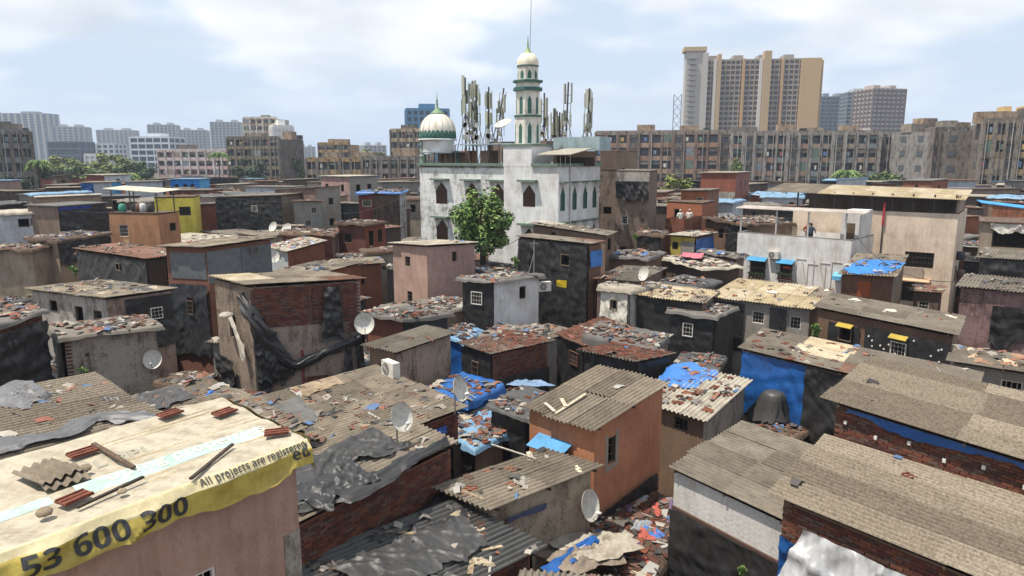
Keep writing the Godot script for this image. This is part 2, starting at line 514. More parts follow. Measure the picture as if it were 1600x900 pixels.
func wall(root: Node3D, p0: Vector3, p1: Vector3, n: Vector3, sp: Dictionary, rnd: RandomNumberGenerator, base := 0.0) -> void:
	var L := flat_dir(p1 - p0).length()
	if L < 0.05: return
	var d := flat_dir(p1 - p0) / L
	var ymin := minf(p0.y, p1.y)
	var holes := []
	for w in sp.get("win", []):
		var top = lerpf(p0.y, p1.y, w[0]) - w[1]
		var s := clampf(w[0] * L, w[2] / 2 + 0.05, L - w[2] / 2 - 0.05)
		holes.append([s, minf(top, ymin - 0.04) - w[3], w[2], w[3], w[4] if w.size() > 4 else "bars", 0.0])
	for w in sp.get("swin", []):      # opening in a sheeted wall: the sheet is cut round it too
		var top = lerpf(p0.y, p1.y, w[0]) - w[1]
		holes.append([clampf(w[0] * L, w[2] / 2 + 0.05, L - w[2] / 2 - 0.05), minf(top, ymin - 0.04) - w[3], w[2], w[3], w[4] if w.size() > 4 else "bars", 0.2])
	var xs := [0.0, L]
	var ys := [base, ymin]
	for h in holes:
		xs.append(clampf(h[0] - h[2] / 2, 0, L)); xs.append(clampf(h[0] + h[2] / 2, 0, L))
		ys.append(clampf(h[1], base, ymin)); ys.append(clampf(h[1] + h[3], base, ymin))
	xs.sort(); ys.sort()
	var o := Vector3(p0.x, 0, p0.z)
	var mb := MB.new()
	for a in xs.size() - 1:
		if xs[a + 1] - xs[a] < 0.001: continue
		for b in ys.size() - 1:
			if ys[b + 1] - ys[b] < 0.001: continue
			var cx: float = (xs[a] + xs[a + 1]) / 2
			var cy: float = (ys[b] + ys[b + 1]) / 2
			var inside := false
			for h in holes:
				if absf(cx - h[0]) < h[2] / 2 and cy > h[1] and cy < h[1] + h[3]: inside = true
			if inside: continue
			var q0 = o + d * xs[a]
			var q1 = o + d * xs[a + 1]
			mb.quad(q0 + Vector3(0, ys[b + 1], 0), q1 + Vector3(0, ys[b + 1], 0), q1 + Vector3(0, ys[b], 0), q0 + Vector3(0, ys[b], 0))
	if absf(p0.y - p1.y) > 0.02:
		var hi := p0 if p0.y > p1.y else p1
		mb.tri(Vector3(p0.x, ymin, p0.z), hi, Vector3(p1.x, ymin, p1.z))
	for h in holes:
		var c: Vector3 = o + d * h[0] + Vector3(0, h[1] + h[3] / 2, 0)
		var x: Vector3 = d * h[2] / 2
		var y := Vector3(0, h[3] / 2, 0)
		var z := n * 0.14
		mb.quad(c - x + y - z, c - x + y, c - x - y, c - x - y - z)
		mb.quad(c + x + y, c + x + y - z, c + x - y - z, c + x - y)
		mb.quad(c - x - y, c + x - y, c + x - y - z, c - x - y - z)
		mb.quad(c - x + y - z, c + x + y - z, c + x + y, c - x + y)
	for k in mb.v.size():   # normals face outward
		if absf(mb.n[k].dot(n)) > 0.9: mb.n[k] = n
	put(mb, "wall", sp.get("m", pl("9a8672")), root)
	for h in holes:
		window(root, o + d * h[0] + Vector3(0, h[1] + h[3] / 2, 0) + n * h[5], d, n, h[2], h[3], h[4], rnd)
	for b in sp.get("band", []):      # u0, u1, drop0, drop1, material, thickness
		var th: float = b[5] if b.size() > 5 else 0.02
		var t0 := p0.lerp(p1, b[0])
		var t1 := p0.lerp(p1, b[1])
		var m := MB.new()
		var y0 := Vector3(0, b[2], 0)
		var y1 := Vector3(0, b[3], 0)
		var z := n * th
		m.quad(t0 - y0 + z, t1 - y0 + z, t1 - y1 + z, t0 - y1 + z)
		m.quad(t0 - y0, t1 - y0, t1 - y0 + z, t0 - y0 + z)
		m.quad(t0 - y1 + z, t1 - y1 + z, t1 - y1, t0 - y1)
		m.quad(t0 - y0, t0 - y0 + z, t0 - y1 + z, t0 - y1)
		m.quad(t1 - y0 + z, t1 - y0, t1 - y1, t1 - y1 + z)
		put(m, "wall_panel", b[4], root)
	for b in sp.get("brick", []):
		brickwork(root, p0, p1, n, b, holes, rnd, b[4] if b.size() > 4 else 0)
	for b in sp.get("drape", []):     # material, u0, u1, drop0, drop1, amp, ragged
		var t0 := p0.lerp(p1, b[1])
		var t1 := p0.lerp(p1, b[2])
		var cuts := []
		for h in holes:
			if h[5] > 0.0:
				var len0: float = minf(b[4], t0.y - 0.1) - b[3]
				cuts.append([(h[0] - h[2] / 2) / L / (b[2] - b[1]) - b[1] / (b[2] - b[1]), (h[0] + h[2] / 2) / L / (b[2] - b[1]) - b[1] / (b[2] - b[1]), (t0.y - b[3] - h[1] - h[3]) / len0, (t0.y - b[3] - h[1]) / len0])
		var m := sheet(t0 - Vector3(0, b[3], 0), t1 - Vector3(0, b[3], 0), t0 - Vector3(0, minf(b[4], t0.y - 0.1), 0), t1 - Vector3(0, minf(b[4], t1.y - 0.1), 0), n, b[5], b[6], rnd.randf() * 50.0, 0.12 if root.position.length() < 30 else 0.22, cuts)
		for k in m.v.size(): m.v[k] += n * 0.035
		put(m, "plastic_sheet", b[0], root)

# sheet of corrugated roofing spanned by across (x) and along (z)
func corrugated(ax: Vector3, al: Vector3, nrm: Vector3, waves: int, seg: int, amp := 0.038) -> ArrayMesh:
	var mb := MB.new()
	var cols := waves * seg
	var th := nrm * 0.009
	for side in [1.0, -1.0]:
		var s := mb.v.size()
		for k in cols + 1:
			var t := float(k) / cols
			var h := amp * sin(TAU * t * waves)
			var sl := amp * TAU * waves / ax.length() * cos(TAU * t * waves)
			var p := ax * t + nrm * h + (th if side > 0 else Vector3.ZERO)
			var q = (nrm - ax.normalized() * sl).normalized() * side
			mb.v.append(p); mb.v.append(p + al); mb.n.append(q); mb.n.append(q)
			mb.c.append(Color.WHITE); mb.c.append(Color.WHITE)
		for k in cols:
			for q in [0, 1, 2, 1, 3, 2]: mb.i.append(s + k * 2 + q)
	for k in cols:
		var p := ax * (float(k) / cols) + nrm * amp * sin(TAU * waves * k / cols)
		var q := ax * (float(k + 1) / cols) + nrm * amp * sin(TAU * waves * (k + 1) / cols)
		mb.quad(p + th, q + th, q, p)
		mb.quad(q + th + al, p + th + al, p + al, q + al)
	mb.quad(al + th, th, Vector3.ZERO, al)
	mb.quad(ax + th, ax + al + th, ax + al, ax)
	return mb.mesh()

func roof_sheets(root: Node3D, O: Vector3, ax: Vector3, al: Vector3, kind: String, rnd: RandomNumberGenerator, dist: float, rows: int = 0, sel := []) -> void:
	var nrm := ax.cross(al).normalized()
	if nrm.y < 0: nrm = -nrm
	var nx := maxi(1, roundi(ax.length() / 1.03))
	if rows == 0: rows = maxi(1, roundi(al.length() / 2.3))
	var seg := 8 if dist < 24 else (6 if dist < 40 else 4)
	var m := corrugated(ax / nx * 1.02, al / rows * 1.045, nrm, 6, seg, 0.046 if kind == "moss" else 0.038)
	for r in rows:
		for k in nx:
			var f := Vector2((k + 0.5) / nx, (r + 0.5) / rows)
			var km: String = kind
			for q in sel:       # x0, x1, y0, y1, kind
				if f.x > q[0] and f.x < q[1] and f.y > q[2] and f.y < q[3]: km = q[4]
			if rnd.randf() < 0.1 and rows * nx > 5 and not root.has_meta("even"): km = ["grey", "asb", "rust", "white"][rnd.randi() % 4]
			var mt := roofmat(km, rnd.randi())
			var p := O + ax * (float(k) / nx) + al * (float(r) / rows) - al.normalized() * 0.05
			p += nrm * (0.045 + 0.014 * ((r if al.y > 0 else rows - r) % 6) + 0.004 * (k % 2) + rnd.randf_range(-0.004, 0.006)) + al.normalized() * rnd.randf_range(-0.07, 0.07)
			inst(m, "roof_sheet", mt, root, Transform3D(Basis(nrm, rnd.randf_range(-0.012, 0.012)) * Basis(al.normalized(), rnd.randf_range(-0.008, 0.008)), p - root.position))

func tarp_roof(root: Node3D, A: Vector3, B: Vector3, C: Vector3, m: Material, rnd: RandomNumberGenerator, skirt: float, amp: float) -> void:
	var D := A + C - B
	var U := A - B
	var V := C - B
	var nrm := U.cross(V).normalized()
	if nrm.y < 0: nrm = -nrm
	var st := 0.14 if root.position.length() < 32 else 0.3
	var nu := clampi(int(U.length() / st), 6, 40)
	var nv := clampi(int(V.length() / st), 6, 40)
	var sd := rnd.randf() * 60.0
	var pts := []
	for y in range(-2, nv + 3):
		for x in range(-2, nu + 3):
			var fu := clampf(float(x) / nu, 0, 1)
			var fv := clampf(float(y) / nv, 0, 1)
			var p := B + U * fu + V * fv
			var q := p
			p += nrm * (0.05 + amp * (nz(q.x * 0.6, q.z * 0.6, sd) + 0.6 * nz(q.x * 2.0, q.z * 2.0, sd) + 0.7 * (1.0 - 2.4 * absf(nz(q.x * 0.7 + 4.0, q.z * 1.1, sd)))))
			var ox := 0.0
			var oy := 0.0
			if x < 0: ox = float(x) / 2
			elif x > nu: ox = float(x - nu) / 2
			if y < 0: oy = float(y) / 2
			elif y > nv: oy = float(y - nv) / 2
			var od := maxf(absf(ox), absf(oy))
			if od > 0:
				var hang := skirt * od * (0.8 + 0.7 * nz(q.x * 0.4, q.z * 0.4, sd + 9.0))
				p += (U.normalized() * ox + V.normalized() * oy) * 0.09 - Vector3(0, hang, 0)
			pts.append(p)
	var mb := MB.new()
	mb.grid(pts, nu + 5)
	for k in mb.n.size():
		if mb.n[k].dot(nrm) < -0.05: mb.n[k] = -mb.n[k]
	put(mb, "roof_cover", m, root)

func scatter_tiles(root: Node3D, A: Vector3, B: Vector3, C: Vector3, num: int, rnd: RandomNumberGenerator, reg := [0.02, 0.98, 0.02, 0.98], grey := 0.3, order := 0.6, lift := 0.085) -> void:
	var U := A - B
	var V := C - B
	var nrm := U.cross(V).normalized()
	if nrm.y < 0: nrm = -nrm
	var cell := sqrt(U.length() * V.length() * (reg[1] - reg[0]) * (reg[3] - reg[2]) / maxf(num, 1))
	var nu := maxi(1, int(U.length() * (reg[1] - reg[0]) / cell))
	var nv := maxi(1, int(V.length() * (reg[3] - reg[2]) / cell))
	for a in nu:
		for b in nv:
			if rnd.randf() < 0.1: continue
			var u: float = lerpf(reg[0], reg[1], (a + 0.5 + rnd.randf_range(-0.45, 0.45)) / nu)
			var v: float = lerpf(reg[2], reg[3], (b + 0.5 + rnd.randf_range(-0.45, 0.45)) / nv)
			var wp := B + U * u + V * v
			if num > 12 and nz(wp.x * 0.55, wp.z * 0.55, 31.0) > 0.13 + 0.5 * float(num > 100): continue
			var k := rnd.randi() % 3 + (3 if rnd.randf() < grey else 0)
			var x := U.normalized() if rnd.randf() < order else V.normalized()
			x = x.rotated(nrm, rnd.randf_range(-0.25, 0.25) + (rnd.randf_range(-1.5, 1.5) if rnd.randf() > order else 0.0))
			var bs := Basis(x, nrm, x.cross(nrm)).rotated(x, rnd.randf_range(-0.14, 0.14)).rotated(nrm.cross(x), rnd.randf_range(-0.1, 0.1))
			var sc := Vector3(rnd.randf_range(0.55, 1.05), rnd.randf_range(0.8, 1.4), rnd.randf_range(0.7, 1.05))
			inst(tile_mesh, "tile", clay(k), root, Transform3D(bs.scaled_local(sc), B + U * u + V * v + nrm * lift - root.position))

# A left, B front and C right corner of the roof; the far corner follows
func house(label: String, A: Vector3, B: Vector3, C: Vector3, o: Dictionary) -> Node3D:
	hcount += 1
	var rnd := RandomNumberGenerator.new()
	rnd.seed = 1000 + hcount * 7919
	if o.has("sq"):
		var q := flat_dir(B - A).normalized()
		C = B + Vector3(q.z, 0, -q.x) * o.sq + Vector3(0, 0.05, 0)
	var D := A + C - B
	var ctr := (A + C) / 2.0
	var root := thing(o.get("name", "shack"), label, o.get("cat", "house"), Vector3(ctr.x, 0, ctr.z), o.get("group", ""))
	var dist := Vector2(ctr.x, ctr.z).length()
	if o.get("even", false): root.set_meta("even", true)
	var ov: float = o.get("over", 0.22)
	var u := (A - B).normalized()
	var v := (C - B).normalized()
	var du := Vector3(0, 0.07, 0)
	var a := A - u * ov + v * ov - du
	var b := B + u * ov + v * ov - du
	var c := C + u * ov - v * ov - du
	var d := D - u * ov - v * ov - du
	foot.append(PackedVector2Array([Vector2(A.x, A.z), Vector2(B.x, B.z), Vector2(C.x, C.z), Vector2(D.x, D.z)]))
	if o.has("key"): HS[o.key] = {"A": A, "B": B, "C": C, "root": root, "a": a, "b": b, "c": c}
	var dm: Material = o.get("W", pl("8d7a69"))
	var L: Dictionary = o.get("L", {"m": dm})
	var R: Dictionary = o.get("R", {"m": dm})
	if not L.has("m"): L.m = dm
	if not R.has("m"): R.m = dm
	var nn := []
	for e in [[a, b], [b, c], [c, d], [d, a]]:
		var q: Vector3 = flat_dir(e[1] - e[0]).normalized()
		var n := Vector3(-q.z, 0, q.x)
		if n.dot((e[0] + e[1]) / 2.0 - ctr) < 0: n = -n
		nn.append(n)
	wall(root, a, b, nn[0], L, rnd)
	wall(root, b, c, nn[1], R, rnd)
	wall(root, c, d, nn[2], {"m": dm}, rnd)
	wall(root, d, a, nn[3], {"m": dm}, rnd)
	if o.has("key"):
		HS[o.key].nL = nn[0]
		HS[o.key].nR = nn[1]
	var rk: String = o.get("roof", "asb")
	var kind: String = o.get("type", "corr")
	if kind == "corr":
		if o.get("ridge", "c") == "c":
			roof_sheets(root, B, A - B, C - B, rk, rnd, dist, o.get("rows", 0), o.get("sel", []))
		else:
			roof_sheets(root, B, C - B, A - B, rk, rnd, dist, o.get("rows", 0), o.get("sel", []))
		var mb := MB.new()     # purlins under the sheets
		for q in [0.06, 0.5, 0.94]:
			if o.get("ridge", "c") == "c": mb.bar(B + (C - B) * q - du * 0.3, A + (C - B) * q - du * 0.3, 0.05)
			else: mb.bar(B + (A - B) * q - du * 0.3, C + (A - B) * q - du * 0.3, 0.05)
		put(mb, "purlins", flat("4a3c30", 0.9), root)
	elif kind == "tarp":
		tarp_roof(root, A, B, C, roofmat(rk, hcount), rnd, o.get("skirt", 0.25), o.get("amp", 0.07))
	elif kind == "slab":
		var mb := MB.new()
		var nrm := (A - B).cross(C - B).normalized()
		if nrm.y < 0: nrm = -nrm
		mb.obox(ctr + nrm * 0.02, (A - B) / 2, (C - B) / 2, nrm * 0.05)
		put(mb, "roof", roofmat(rk, hcount), root)
	if o.has("tiles"):
		scatter_tiles(root, A, B, C, o.tiles, rnd, o.get("treg", [0.02, 0.98, 0.02, 0.98]), o.get("grey", 0.3), o.get("order", 0.6), 0.075 if kind == "corr" else 0.07)
	var dense: float = o.get("debris", (19.0 if kind == "tarp" else (4.0 if kind == "corr" else 1.0)) if dist < 80 else 0.0)
	if dense > 0.0 and kind != "none":
		var dm2 := debris(A, B, C, dense, rnd, 0.09 if kind == "corr" else 0.08)
		if dm2.v.size(): put(dm2, "roof_debris", debris_mat(), root).set_meta("kind", "stuff")
	if o.get("litter", 0) > 0:         # torn bits of sheet and board lying on the roof
		var mbs := MB.new()
		var nrm := (A - B).cross(C - B).normalized()
		if nrm.y < 0: nrm = -nrm
		for k in o.litter:
			var p := B + (A - B) * rnd.randf_range(0.06, 0.94) + (C - B) * rnd.randf_range(0.06, 0.94) + nrm * 0.06
			var t := rnd.randf() * TAU
			var x := (u * cos(t) + v * sin(t)) * rnd.randf_range(0.15, 0.42)
			var y := nrm.cross(x).normalized() * rnd.randf_range(0.08, 0.24)
			var cm: Material = [plastic("3f3e3d", 0.45), plastic("8e8a84", 0.6), asb("b8ad9a"), plastic("5d5b58", 0.5), plastic("3f3e3d", 0.45)][rnd.randi() % 5] if not o.has("lit_m") else o.lit_m[rnd.randi() % o.lit_m.size()]
			if k % 4 == 3:       # now and then a board or a stick instead
				var bd := MB.new()
				bd.bar(p - x * 1.5 + nrm * 0.03, p + x * 1.5 + nrm * 0.05, rnd.randf_range(0.05, 0.14), 0.025)
				put(bd, "loose_board", mat(["a8977c", "7d6a55", "c4b79c", "5d4e42"][rnd.randi() % 4], "clay", Vector3(2, 2, 2), 0.9), root)
				continue
			put(patch(p, x, y, 0.06, rnd.randf() * 90.0, 0.55), "torn_sheet", cm, root)
	return root

func roof_at(key: String, p: Vector3, up := 0.06) -> Vector3:     # the point of that roof above or below p
	var h: Dictionary = HS[key]
	var n: Vector3 = (h.A - h.B).cross(h.C - h.B)
	return Vector3(p.x, h.B.y - (n.x * (p.x - h.B.x) + n.z * (p.z - h.B.z)) / n.y + up, p.z)
func roof_uv(key: String, u: float, v: float, up := 0.06) -> Vector3:
	var h: Dictionary = HS[key]
	return h.B + (h.A - h.B) * u + (h.C - h.B) * v + Vector3(0, up, 0)
func wall_at(key: String, side: String, u: float, drop: float, out := 0.02) -> Vector3:
	var h: Dictionary = HS[key]
	var p0: Vector3 = h.a if side == "L" else h.b
	var p1: Vector3 = h.b if side == "L" else h.c
	return p0.lerp(p1, u) - Vector3(0, drop, 0) + (h.nL if side == "L" else h.nR) * out
# ---------------------------------------------------------------- the settlement, house by house
func clad(m: Material, back: String, d0 := 0.02, d1 := 99.0, amp := 0.055, swin := []) -> Dictionary:
	return {"m": pl(back), "drape": [[m, 0.0, 1.0, d0, d1, amp, 0.06]], "swin": swin}

func build_houses() -> void:
	var BK := plastic("302f2f", 0.48)
	var BK2 := plastic("413f3e", 0.52)
	var BLUE := plastic("22599e", 0.36)
	var WH := plastic("d9d4c9", 0.6)
	for f in [[Vector3(8.83, 2.30, -29.89), Vector3(6.46, 2.30, -21.34), Vector3(11.05, 2.30, -21.34), Vector3(15.09, 2.30, -29.89)], [Vector3(1.99, 2.20, -20.26), Vector3(1.59, 2.20, -15.76), Vector3(4.44, 2.20, -15.76), Vector3(6.01, 2.20, -22.00)], [Vector3(21.69, 5.00, -67.45), Vector3(14.53, 5.00, -44.71), Vector3(22.30, 5.00, -44.71), Vector3(33.27, 5.00, -67.45)]]:
		foot.append(PackedVector2Array([Vector2(f[0].x, f[0].z), Vector2(f[1].x, f[1].z), Vector2(f[2].x, f[2].z), Vector2(f[3].x, f[3].z)]))
	# --- nearest row
	house("pink plastered house roofed with a printed yellow and white banner", Vector3(-6.01, 8.50, -6.99), Vector3(-3.30, 8.50, -10.49), Vector3(-5.38, 8.50, -12.40), {"key": "banner", "debris": 0.0, "even": true, "name": "banner_roofed_house", "roof": "cream", "ridge": "a", "over": 0.1,
		"L": {"m": pl("b09080"), "win": [[0.56, 1.25, 0.85, 1.0, "white"]], "band": [[0.93, 1.0, 1.3, 3.0, old("9a9287"), 0.012]]}})
	house("low house with grey corrugated roof and torn grey sheets, beyond the banner roof", Vector3(-12.25, 6.00, -14.11), Vector3(-8.81, 6.00, -17.49), Vector3(-12.75, 6.50, -20.67), {"key": "leftshed", "debris": 3.0, "roof": "moss", "ridge": "a", "rows": 3, "litter": 5,
		"sel": [[0.6, 1.0, 0.7, 1.0, "asb"]]})
	house("corrugated roof house littered with red tiles and blue scraps beside the banner roof", Vector3(-8.08, 5.60, -15.08), Vector3(-5.58, 5.60, -18.58), Vector3(-10.45, 5.60, -23.10), {"key": "tilestrip", "debris": 10.0, "roof": "asb", "ridge": "a", "rows": 3, "tiles": 55, "treg": [0.0, 0.35, 0.1, 0.95], "order": 0.2, "litter": 16, "lit_m": [plastic("2a6cbc", 0.45), BK2, plastic("8e8a84", 0.6)]})
	house("brick house whose corrugated roof is half hidden by crumpled black plastic", Vector3(-5.01, 5.20, -13.50), Vector3(-1.55, 5.20, -18.32), Vector3(-3.14, 5.20, -19.99), {"key": "crumple", "debris": 3.0, "name": "brick_shack", "roof": "asb", "ridge": "a", "rows": 4, "W": pl("6e4a3c"), "over": 0.12,
		"L": {"m": pl("7a5140"), "brick": [[0.0, 1.0, 0.0, 2.1, 300]]}, "tiles": 6, "R": {"m": pl("7a5140"), "drape": [[BK, 0.0, 0.5, 0.0, 4.0, 0.06, 0.1]]}})
	house("brick ended house with a long corrugated roof strewn with clay tiles beneath a dish", Vector3(-5.73, 5.00, -16.95), Vector3(-1.47, 5.00, -21.68), Vector3(-5.29, 5.00, -26.44), {"key": "dishroof", "debris": 6.0, "even": true, "name": "brick_shack", "roof": "asb", "ridge": "a", "rows": 4, "tiles": 80, "treg": [0.0, 0.55, 0.05, 0.9], "order": 0.8, "litter": 8,
		"L": {"m": pl("7a5140"), "brick": [[0.6, 1.0, 0.0, 1.3, 150]], "drape": [[BK, 0.86, 1.0, 1.0, 3.5, 0.06, 0.1], [plastic("2a63b8", 0.5), 0.8, 0.9, 0.25, 0.5, 0.05, 0.5]]}})
	house("low house under ripped black sheeting strewn with planks, below the brick wall", Vector3(-2.89, 3.70, -12.35), Vector3(0.77, 3.70, -15.54), Vector3(-1.47, 4.10, -17.32), {"key": "ripped", "debris": 4.0, "type": "corr", "roof": "black", "ridge": "a", "rows": 3, "tiles": 14, "order": 0.3, "litter": 22, "lit_m": [BK2, BK, asb("b8ad9a"), plastic("5d5b58", 0.5)],
		"L": {"m": pl("7a5140"), "brick": [[0.3, 1.0, 0.0, 1.2, 60]]}, "R": {"m": pl("6b5a4e"), "drape": [[BK, 0.0, 1.0, 0.0, 2.0, 0.05, 0.1]]}})
	house("grey plastered house with tan corrugated roof and a dish on its wall", Vector3(-2.12, 4.30, -17.54), Vector3(-0.51, 4.30, -16.29), Vector3(2.60, 4.30, -18.84), {"key": "tanroof", "debris": 2.5, "roof": "asb", "ridge": "c", "rows": 2, "tiles": 9, "treg": [0.3, 1.0, 0.1, 0.7], "litter": 5, "lit_m": [asb("d8d0c0"), plastic("8e8a84", 0.6)],
		"R": {"m": old("a3937f"), "drape": [[plastic("3d4c6e", 0.5), 0.13, 0.5, 0.35, 0.52, 0.04, 0.6]]}})
	house("tall orange plastered house with corrugated roof and a blue window awning", Vector3(0.33, 5.20, -21.37), Vector3(2.43, 5.20, -19.34), Vector3(5.12, 5.80, -21.87), {"key": "orange", "debris": 0.15, "even": true, "name": "orange_house", "roof": "asb", "ridge": "c", "rows": 2, "over": 0.16,
		"L": {"m": pl("b57a58"), "win": [[0.42, 0.75, 1.0, 1.0, "open"]]},
		"R": {"m": pl("bd8262"), "win": [[0.24, 0.55, 0.5, 0.85, "bars"]], "band": [[0.15, 0.185, 0.4, 1.6, pl("9c9184"), 0.015], [0.295, 0.34, 0.4, 1.6, pl("9c9184"), 0.015], [0.185, 0.295, 1.43, 1.6, pl("9c9184"), 0.015]], "drape": [[BK, 0.0, 0.9, 2.75, 4.6, 0.08, 0.25]]}})
	house("small grey house with white corrugated roof and rows of square tiles", Vector3(4.65, 3.70, -26.42), Vector3(6.98, 3.70, -23.90), Vector3(9.94, 3.90, -27.98), {"key": "squaretiles", "debris": 3.0, "roof": "white", "ridge": "c", "rows": 2, "tiles": 46, "grey": 0.2, "order": 0.9, "treg": [0.0, 0.8, 0.1, 0.98], "W": pl("8b7d6c"),
		"L": {"m": pl("7a6350"), "win": [[0.68, 0.15, 0.62, 0.5, "bars"]]}, "R": {"m": old("9b9286")}})
	house("house with long grey corrugated roof, stained white gable and black plastic skirt", Vector3(4.15, 4.90, -17.54), Vector3(6.21, 4.90, -14.56), Vector3(9.24, 4.90, -17.88), {"key": "gable", "debris": 0.1, "even": true, "roof": "grey", "ridge": "a", "rows": 2, "over": 0.14,
		"L": {"m": pl("c9c6c1"), "drape": [[BK, 0.0, 1.0, 1.02, 4.6, 0.07, 0.06]], "band": [[0.0, 1.0, 0.96, 1.05, flat("4f3a30", 0.8), 0.06]]}})
	house("brick house with broad weathered corrugated roof and silver sheet over its front", Vector3(5.50, 6.00, -13.76), Vector3(9.54, 6.00, -8.58), Vector3(12.10, 6.00, -11.88), {"key": "broad", "debris": 0.1, "even": true, "name": "brick_shack", "roof": "moss", "ridge": "a", "rows": 2, "over": 0.18, "tiles": 0, "W": pl("5d463a"),
		"L": {"m": pl("7b6552"), "brick": [[0.0, 0.6, 0.05, 1.0, 120]]}})
	house("dark brick house with broad weathered corrugated roof and blue plastic under the eave", Vector3(7.97, 6.90, -17.18), Vector3(11.65, 6.90, -11.64), Vector3(14.89, 6.90, -15.50), {"key": "broad2", "debris": 0.1, "even": true, "name": "brick_shack", "roof": "moss", "ridge": "a", "rows": 2, "over": 0.28, "W": pl("5d463a"),
		"L": {"m": pl("5f4739"), "brick": [[0.0, 1.0, 0.1, 2.3, 300]], "drape": [[BLUE, 0.05, 1.0, 0.0, 0.2, 0.04, 0.9]]}})
	house("low roof of rubbish, tiles and torn blue sheets in the lane below the orange house", Vector3(1.80, 2.20, -18.15), Vector3(3.36, 2.20, -15.89), Vector3(5.61, 2.20, -20.26), {"type": "tarp", "roof": "brown", "tiles": 110, "grey": 0.2, "order": 0.2, "litter": 34, "lit_m": [plastic("3f6fb8", 0.5), plastic("6a5a78", 0.6), plastic("8a8f98", 0.6), plastic("b0584a", 0.7), BK2]})
	house("low rubble roof round the black wrapped drum", Vector3(8.58, 2.30, -27.28), Vector3(9.97, 2.30, -24.83), Vector3(13.26, 2.30, -27.93), {"type": "tarp", "roof": "brown", "tiles": 60, "order": 0.2, "litter": 16})
	house("low walled brick terrace where two people in white caps stand", Vector3(13.29, 7.99, -61.00), Vector3(14.65, 8.02, -60.00), Vector3(16.84, 7.86, -64.00), {"key": "caps", "type": "none", "sq": 4.0, "over": 0.0, "W": pl("84503c")})
	# --- second row
	house("house behind a bright blue plastic wall with tiles along its eave", Vector3(9.64, 5.00, -29.16), Vector3(15.17, 5.00, -22.10), Vector3(17.28, 5.20, -24.85), {"key": "bluewall", "roof": "grey", "ridge": "a", "rows": 4, "tiles": 40, "treg": [0.35, 1.0, 0.0, 0.9], "order": 0.9, "sel": [[0.3, 1.0, 0.58, 0.78, "cream"]],
		"L": {"m": pl("6b5a4e"), "drape": [[BLUE, 0.0, 0.34, 0.02, 4.2, 0.06, 0.06], [BK, 0.34, 1.0, 0.05, 4.8, 0.09, 0.1]]}})
	house("long house clad in white dotted black plastic with yellow window awnings", Vector3(15.65, 5.40, -35.69), Vector3(19.30, 5.40, -29.58), Vector3(21.71, 5.50, -32.87), {"key": "dotted", "debris": 1.0, "roof": "grey", "ridge": "a", "rows": 3, "litter": 3, "lit_m": [asb("e8e3d8"), WH],
		"L": {"m": pl("6f5544"), "drape": [[BK, 0.4, 1.0, 0.35, 5.0, 0.04, 0.03], [BK, 0.1, 0.36, 0.5, 5.0, 0.04, 0.05]], "swin": [[0.66, 0.75, 0.75, 0.65, "white"], [0.25, 0.6, 0.7, 0.7, "dark"]]}})
	house("grey house with wide cream sheeted roof in front of the white building", Vector3(11.49, 5.00, -40.65), Vector3(16.16, 5.00, -36.91), Vector3(19.32, 5.30, -41.30), {"key": "creamroof", "debris": 0.8, "roof": "cream", "ridge": "c", "rows": 2, "tiles": 10, "litter": 3, "lit_m": [WH],
		"L": {"m": pl("8d8780"), "win": [[0.5, 0.45, 0.7, 0.7, "white"], [0.87, 0.45, 0.6, 0.7, "white"]], "drape": [[BK, 0.05, 0.36, 0.1, 3.0, 0.06, 0.1], [BK, 0.62, 0.78, 0.1, 1.6, 0.06, 0.1]]}})
	house("shack wrapped in white plastic with a ragged window hole", Vector3(5.13, 5.50, -41.48), Vector3(6.75, 5.50, -39.43), Vector3(9.07, 5.50, -42.36), {"key": "whitewrap", "type": "tarp", "roof": "white", "skirt": 0.4, "amp": 0.07, "L": clad(WH, "b8b0a0", 0.02, 4.8, 0.08, [[0.5, 0.55, 0.55, 0.6, "dark"]]), "R": clad(WH, "b8b0a0")})
	house("black clad shack under a cream roof dotted with brown tiles", Vector3(7.04, 5.20, -40.01), Vector3(10.50, 5.20, -37.47), Vector3(12.43, 5.20, -41.21), {"roof": "cream", "ridge": "c", "tiles": 46, "order": 0.9, "grey": 0.1, "L": clad(BK, "5a4a3e")})
	house("black clad house with a framed window and dusty tile strewn roof", Vector3(8.62, 4.70, -38.30), Vector3(10.89, 4.70, -36.53), Vector3(12.82, 4.70, -38.98), {"type": "tarp", "roof": "dusty", "tiles": 30, "L": clad(BK, "5a4a3e", 0.02, 99.0, 0.08, [[0.42, 0.5, 0.6, 0.75, "white"]]), "R": clad(BK, "5a4a3e")})
	house("squat brick shack with black skirt and thick scatter of red tiles", Vector3(-2.57, 4.50, -31.88), Vector3(-0.90, 4.50, -29.82), Vector3(1.99, 4.50, -32.23), {"type": "corr", "roof": "grey", "tiles": 230, "order": 0.5, "grey": 0.35, "L": clad(BK, "4a3c34", 0.02, 99.0, 0.06, [[0.5, 0.5, 0.5, 0.8, "bars"]]), "R": {"m": pl("7d4a38"), "brick": [[0.0, 1.0, 0.0, 1.3, 0]], "drape": [[BK, 0.0, 1.0, 1.1, 4.0, 0.08, 0.15]]}})
	house("grey sheeted shack with black end wall behind the red tile scatter", Vector3(-1.67, 4.30, -34.25), Vector3(1.00, 4.30, -33.48), Vector3(1.94, 4.30, -35.87), {"type": "tarp", "roof": "dusty", "tiles": 50, "grey": 0.6, "L": clad(BK, "4a3c34"), "R": clad(BK, "4a3c34")})
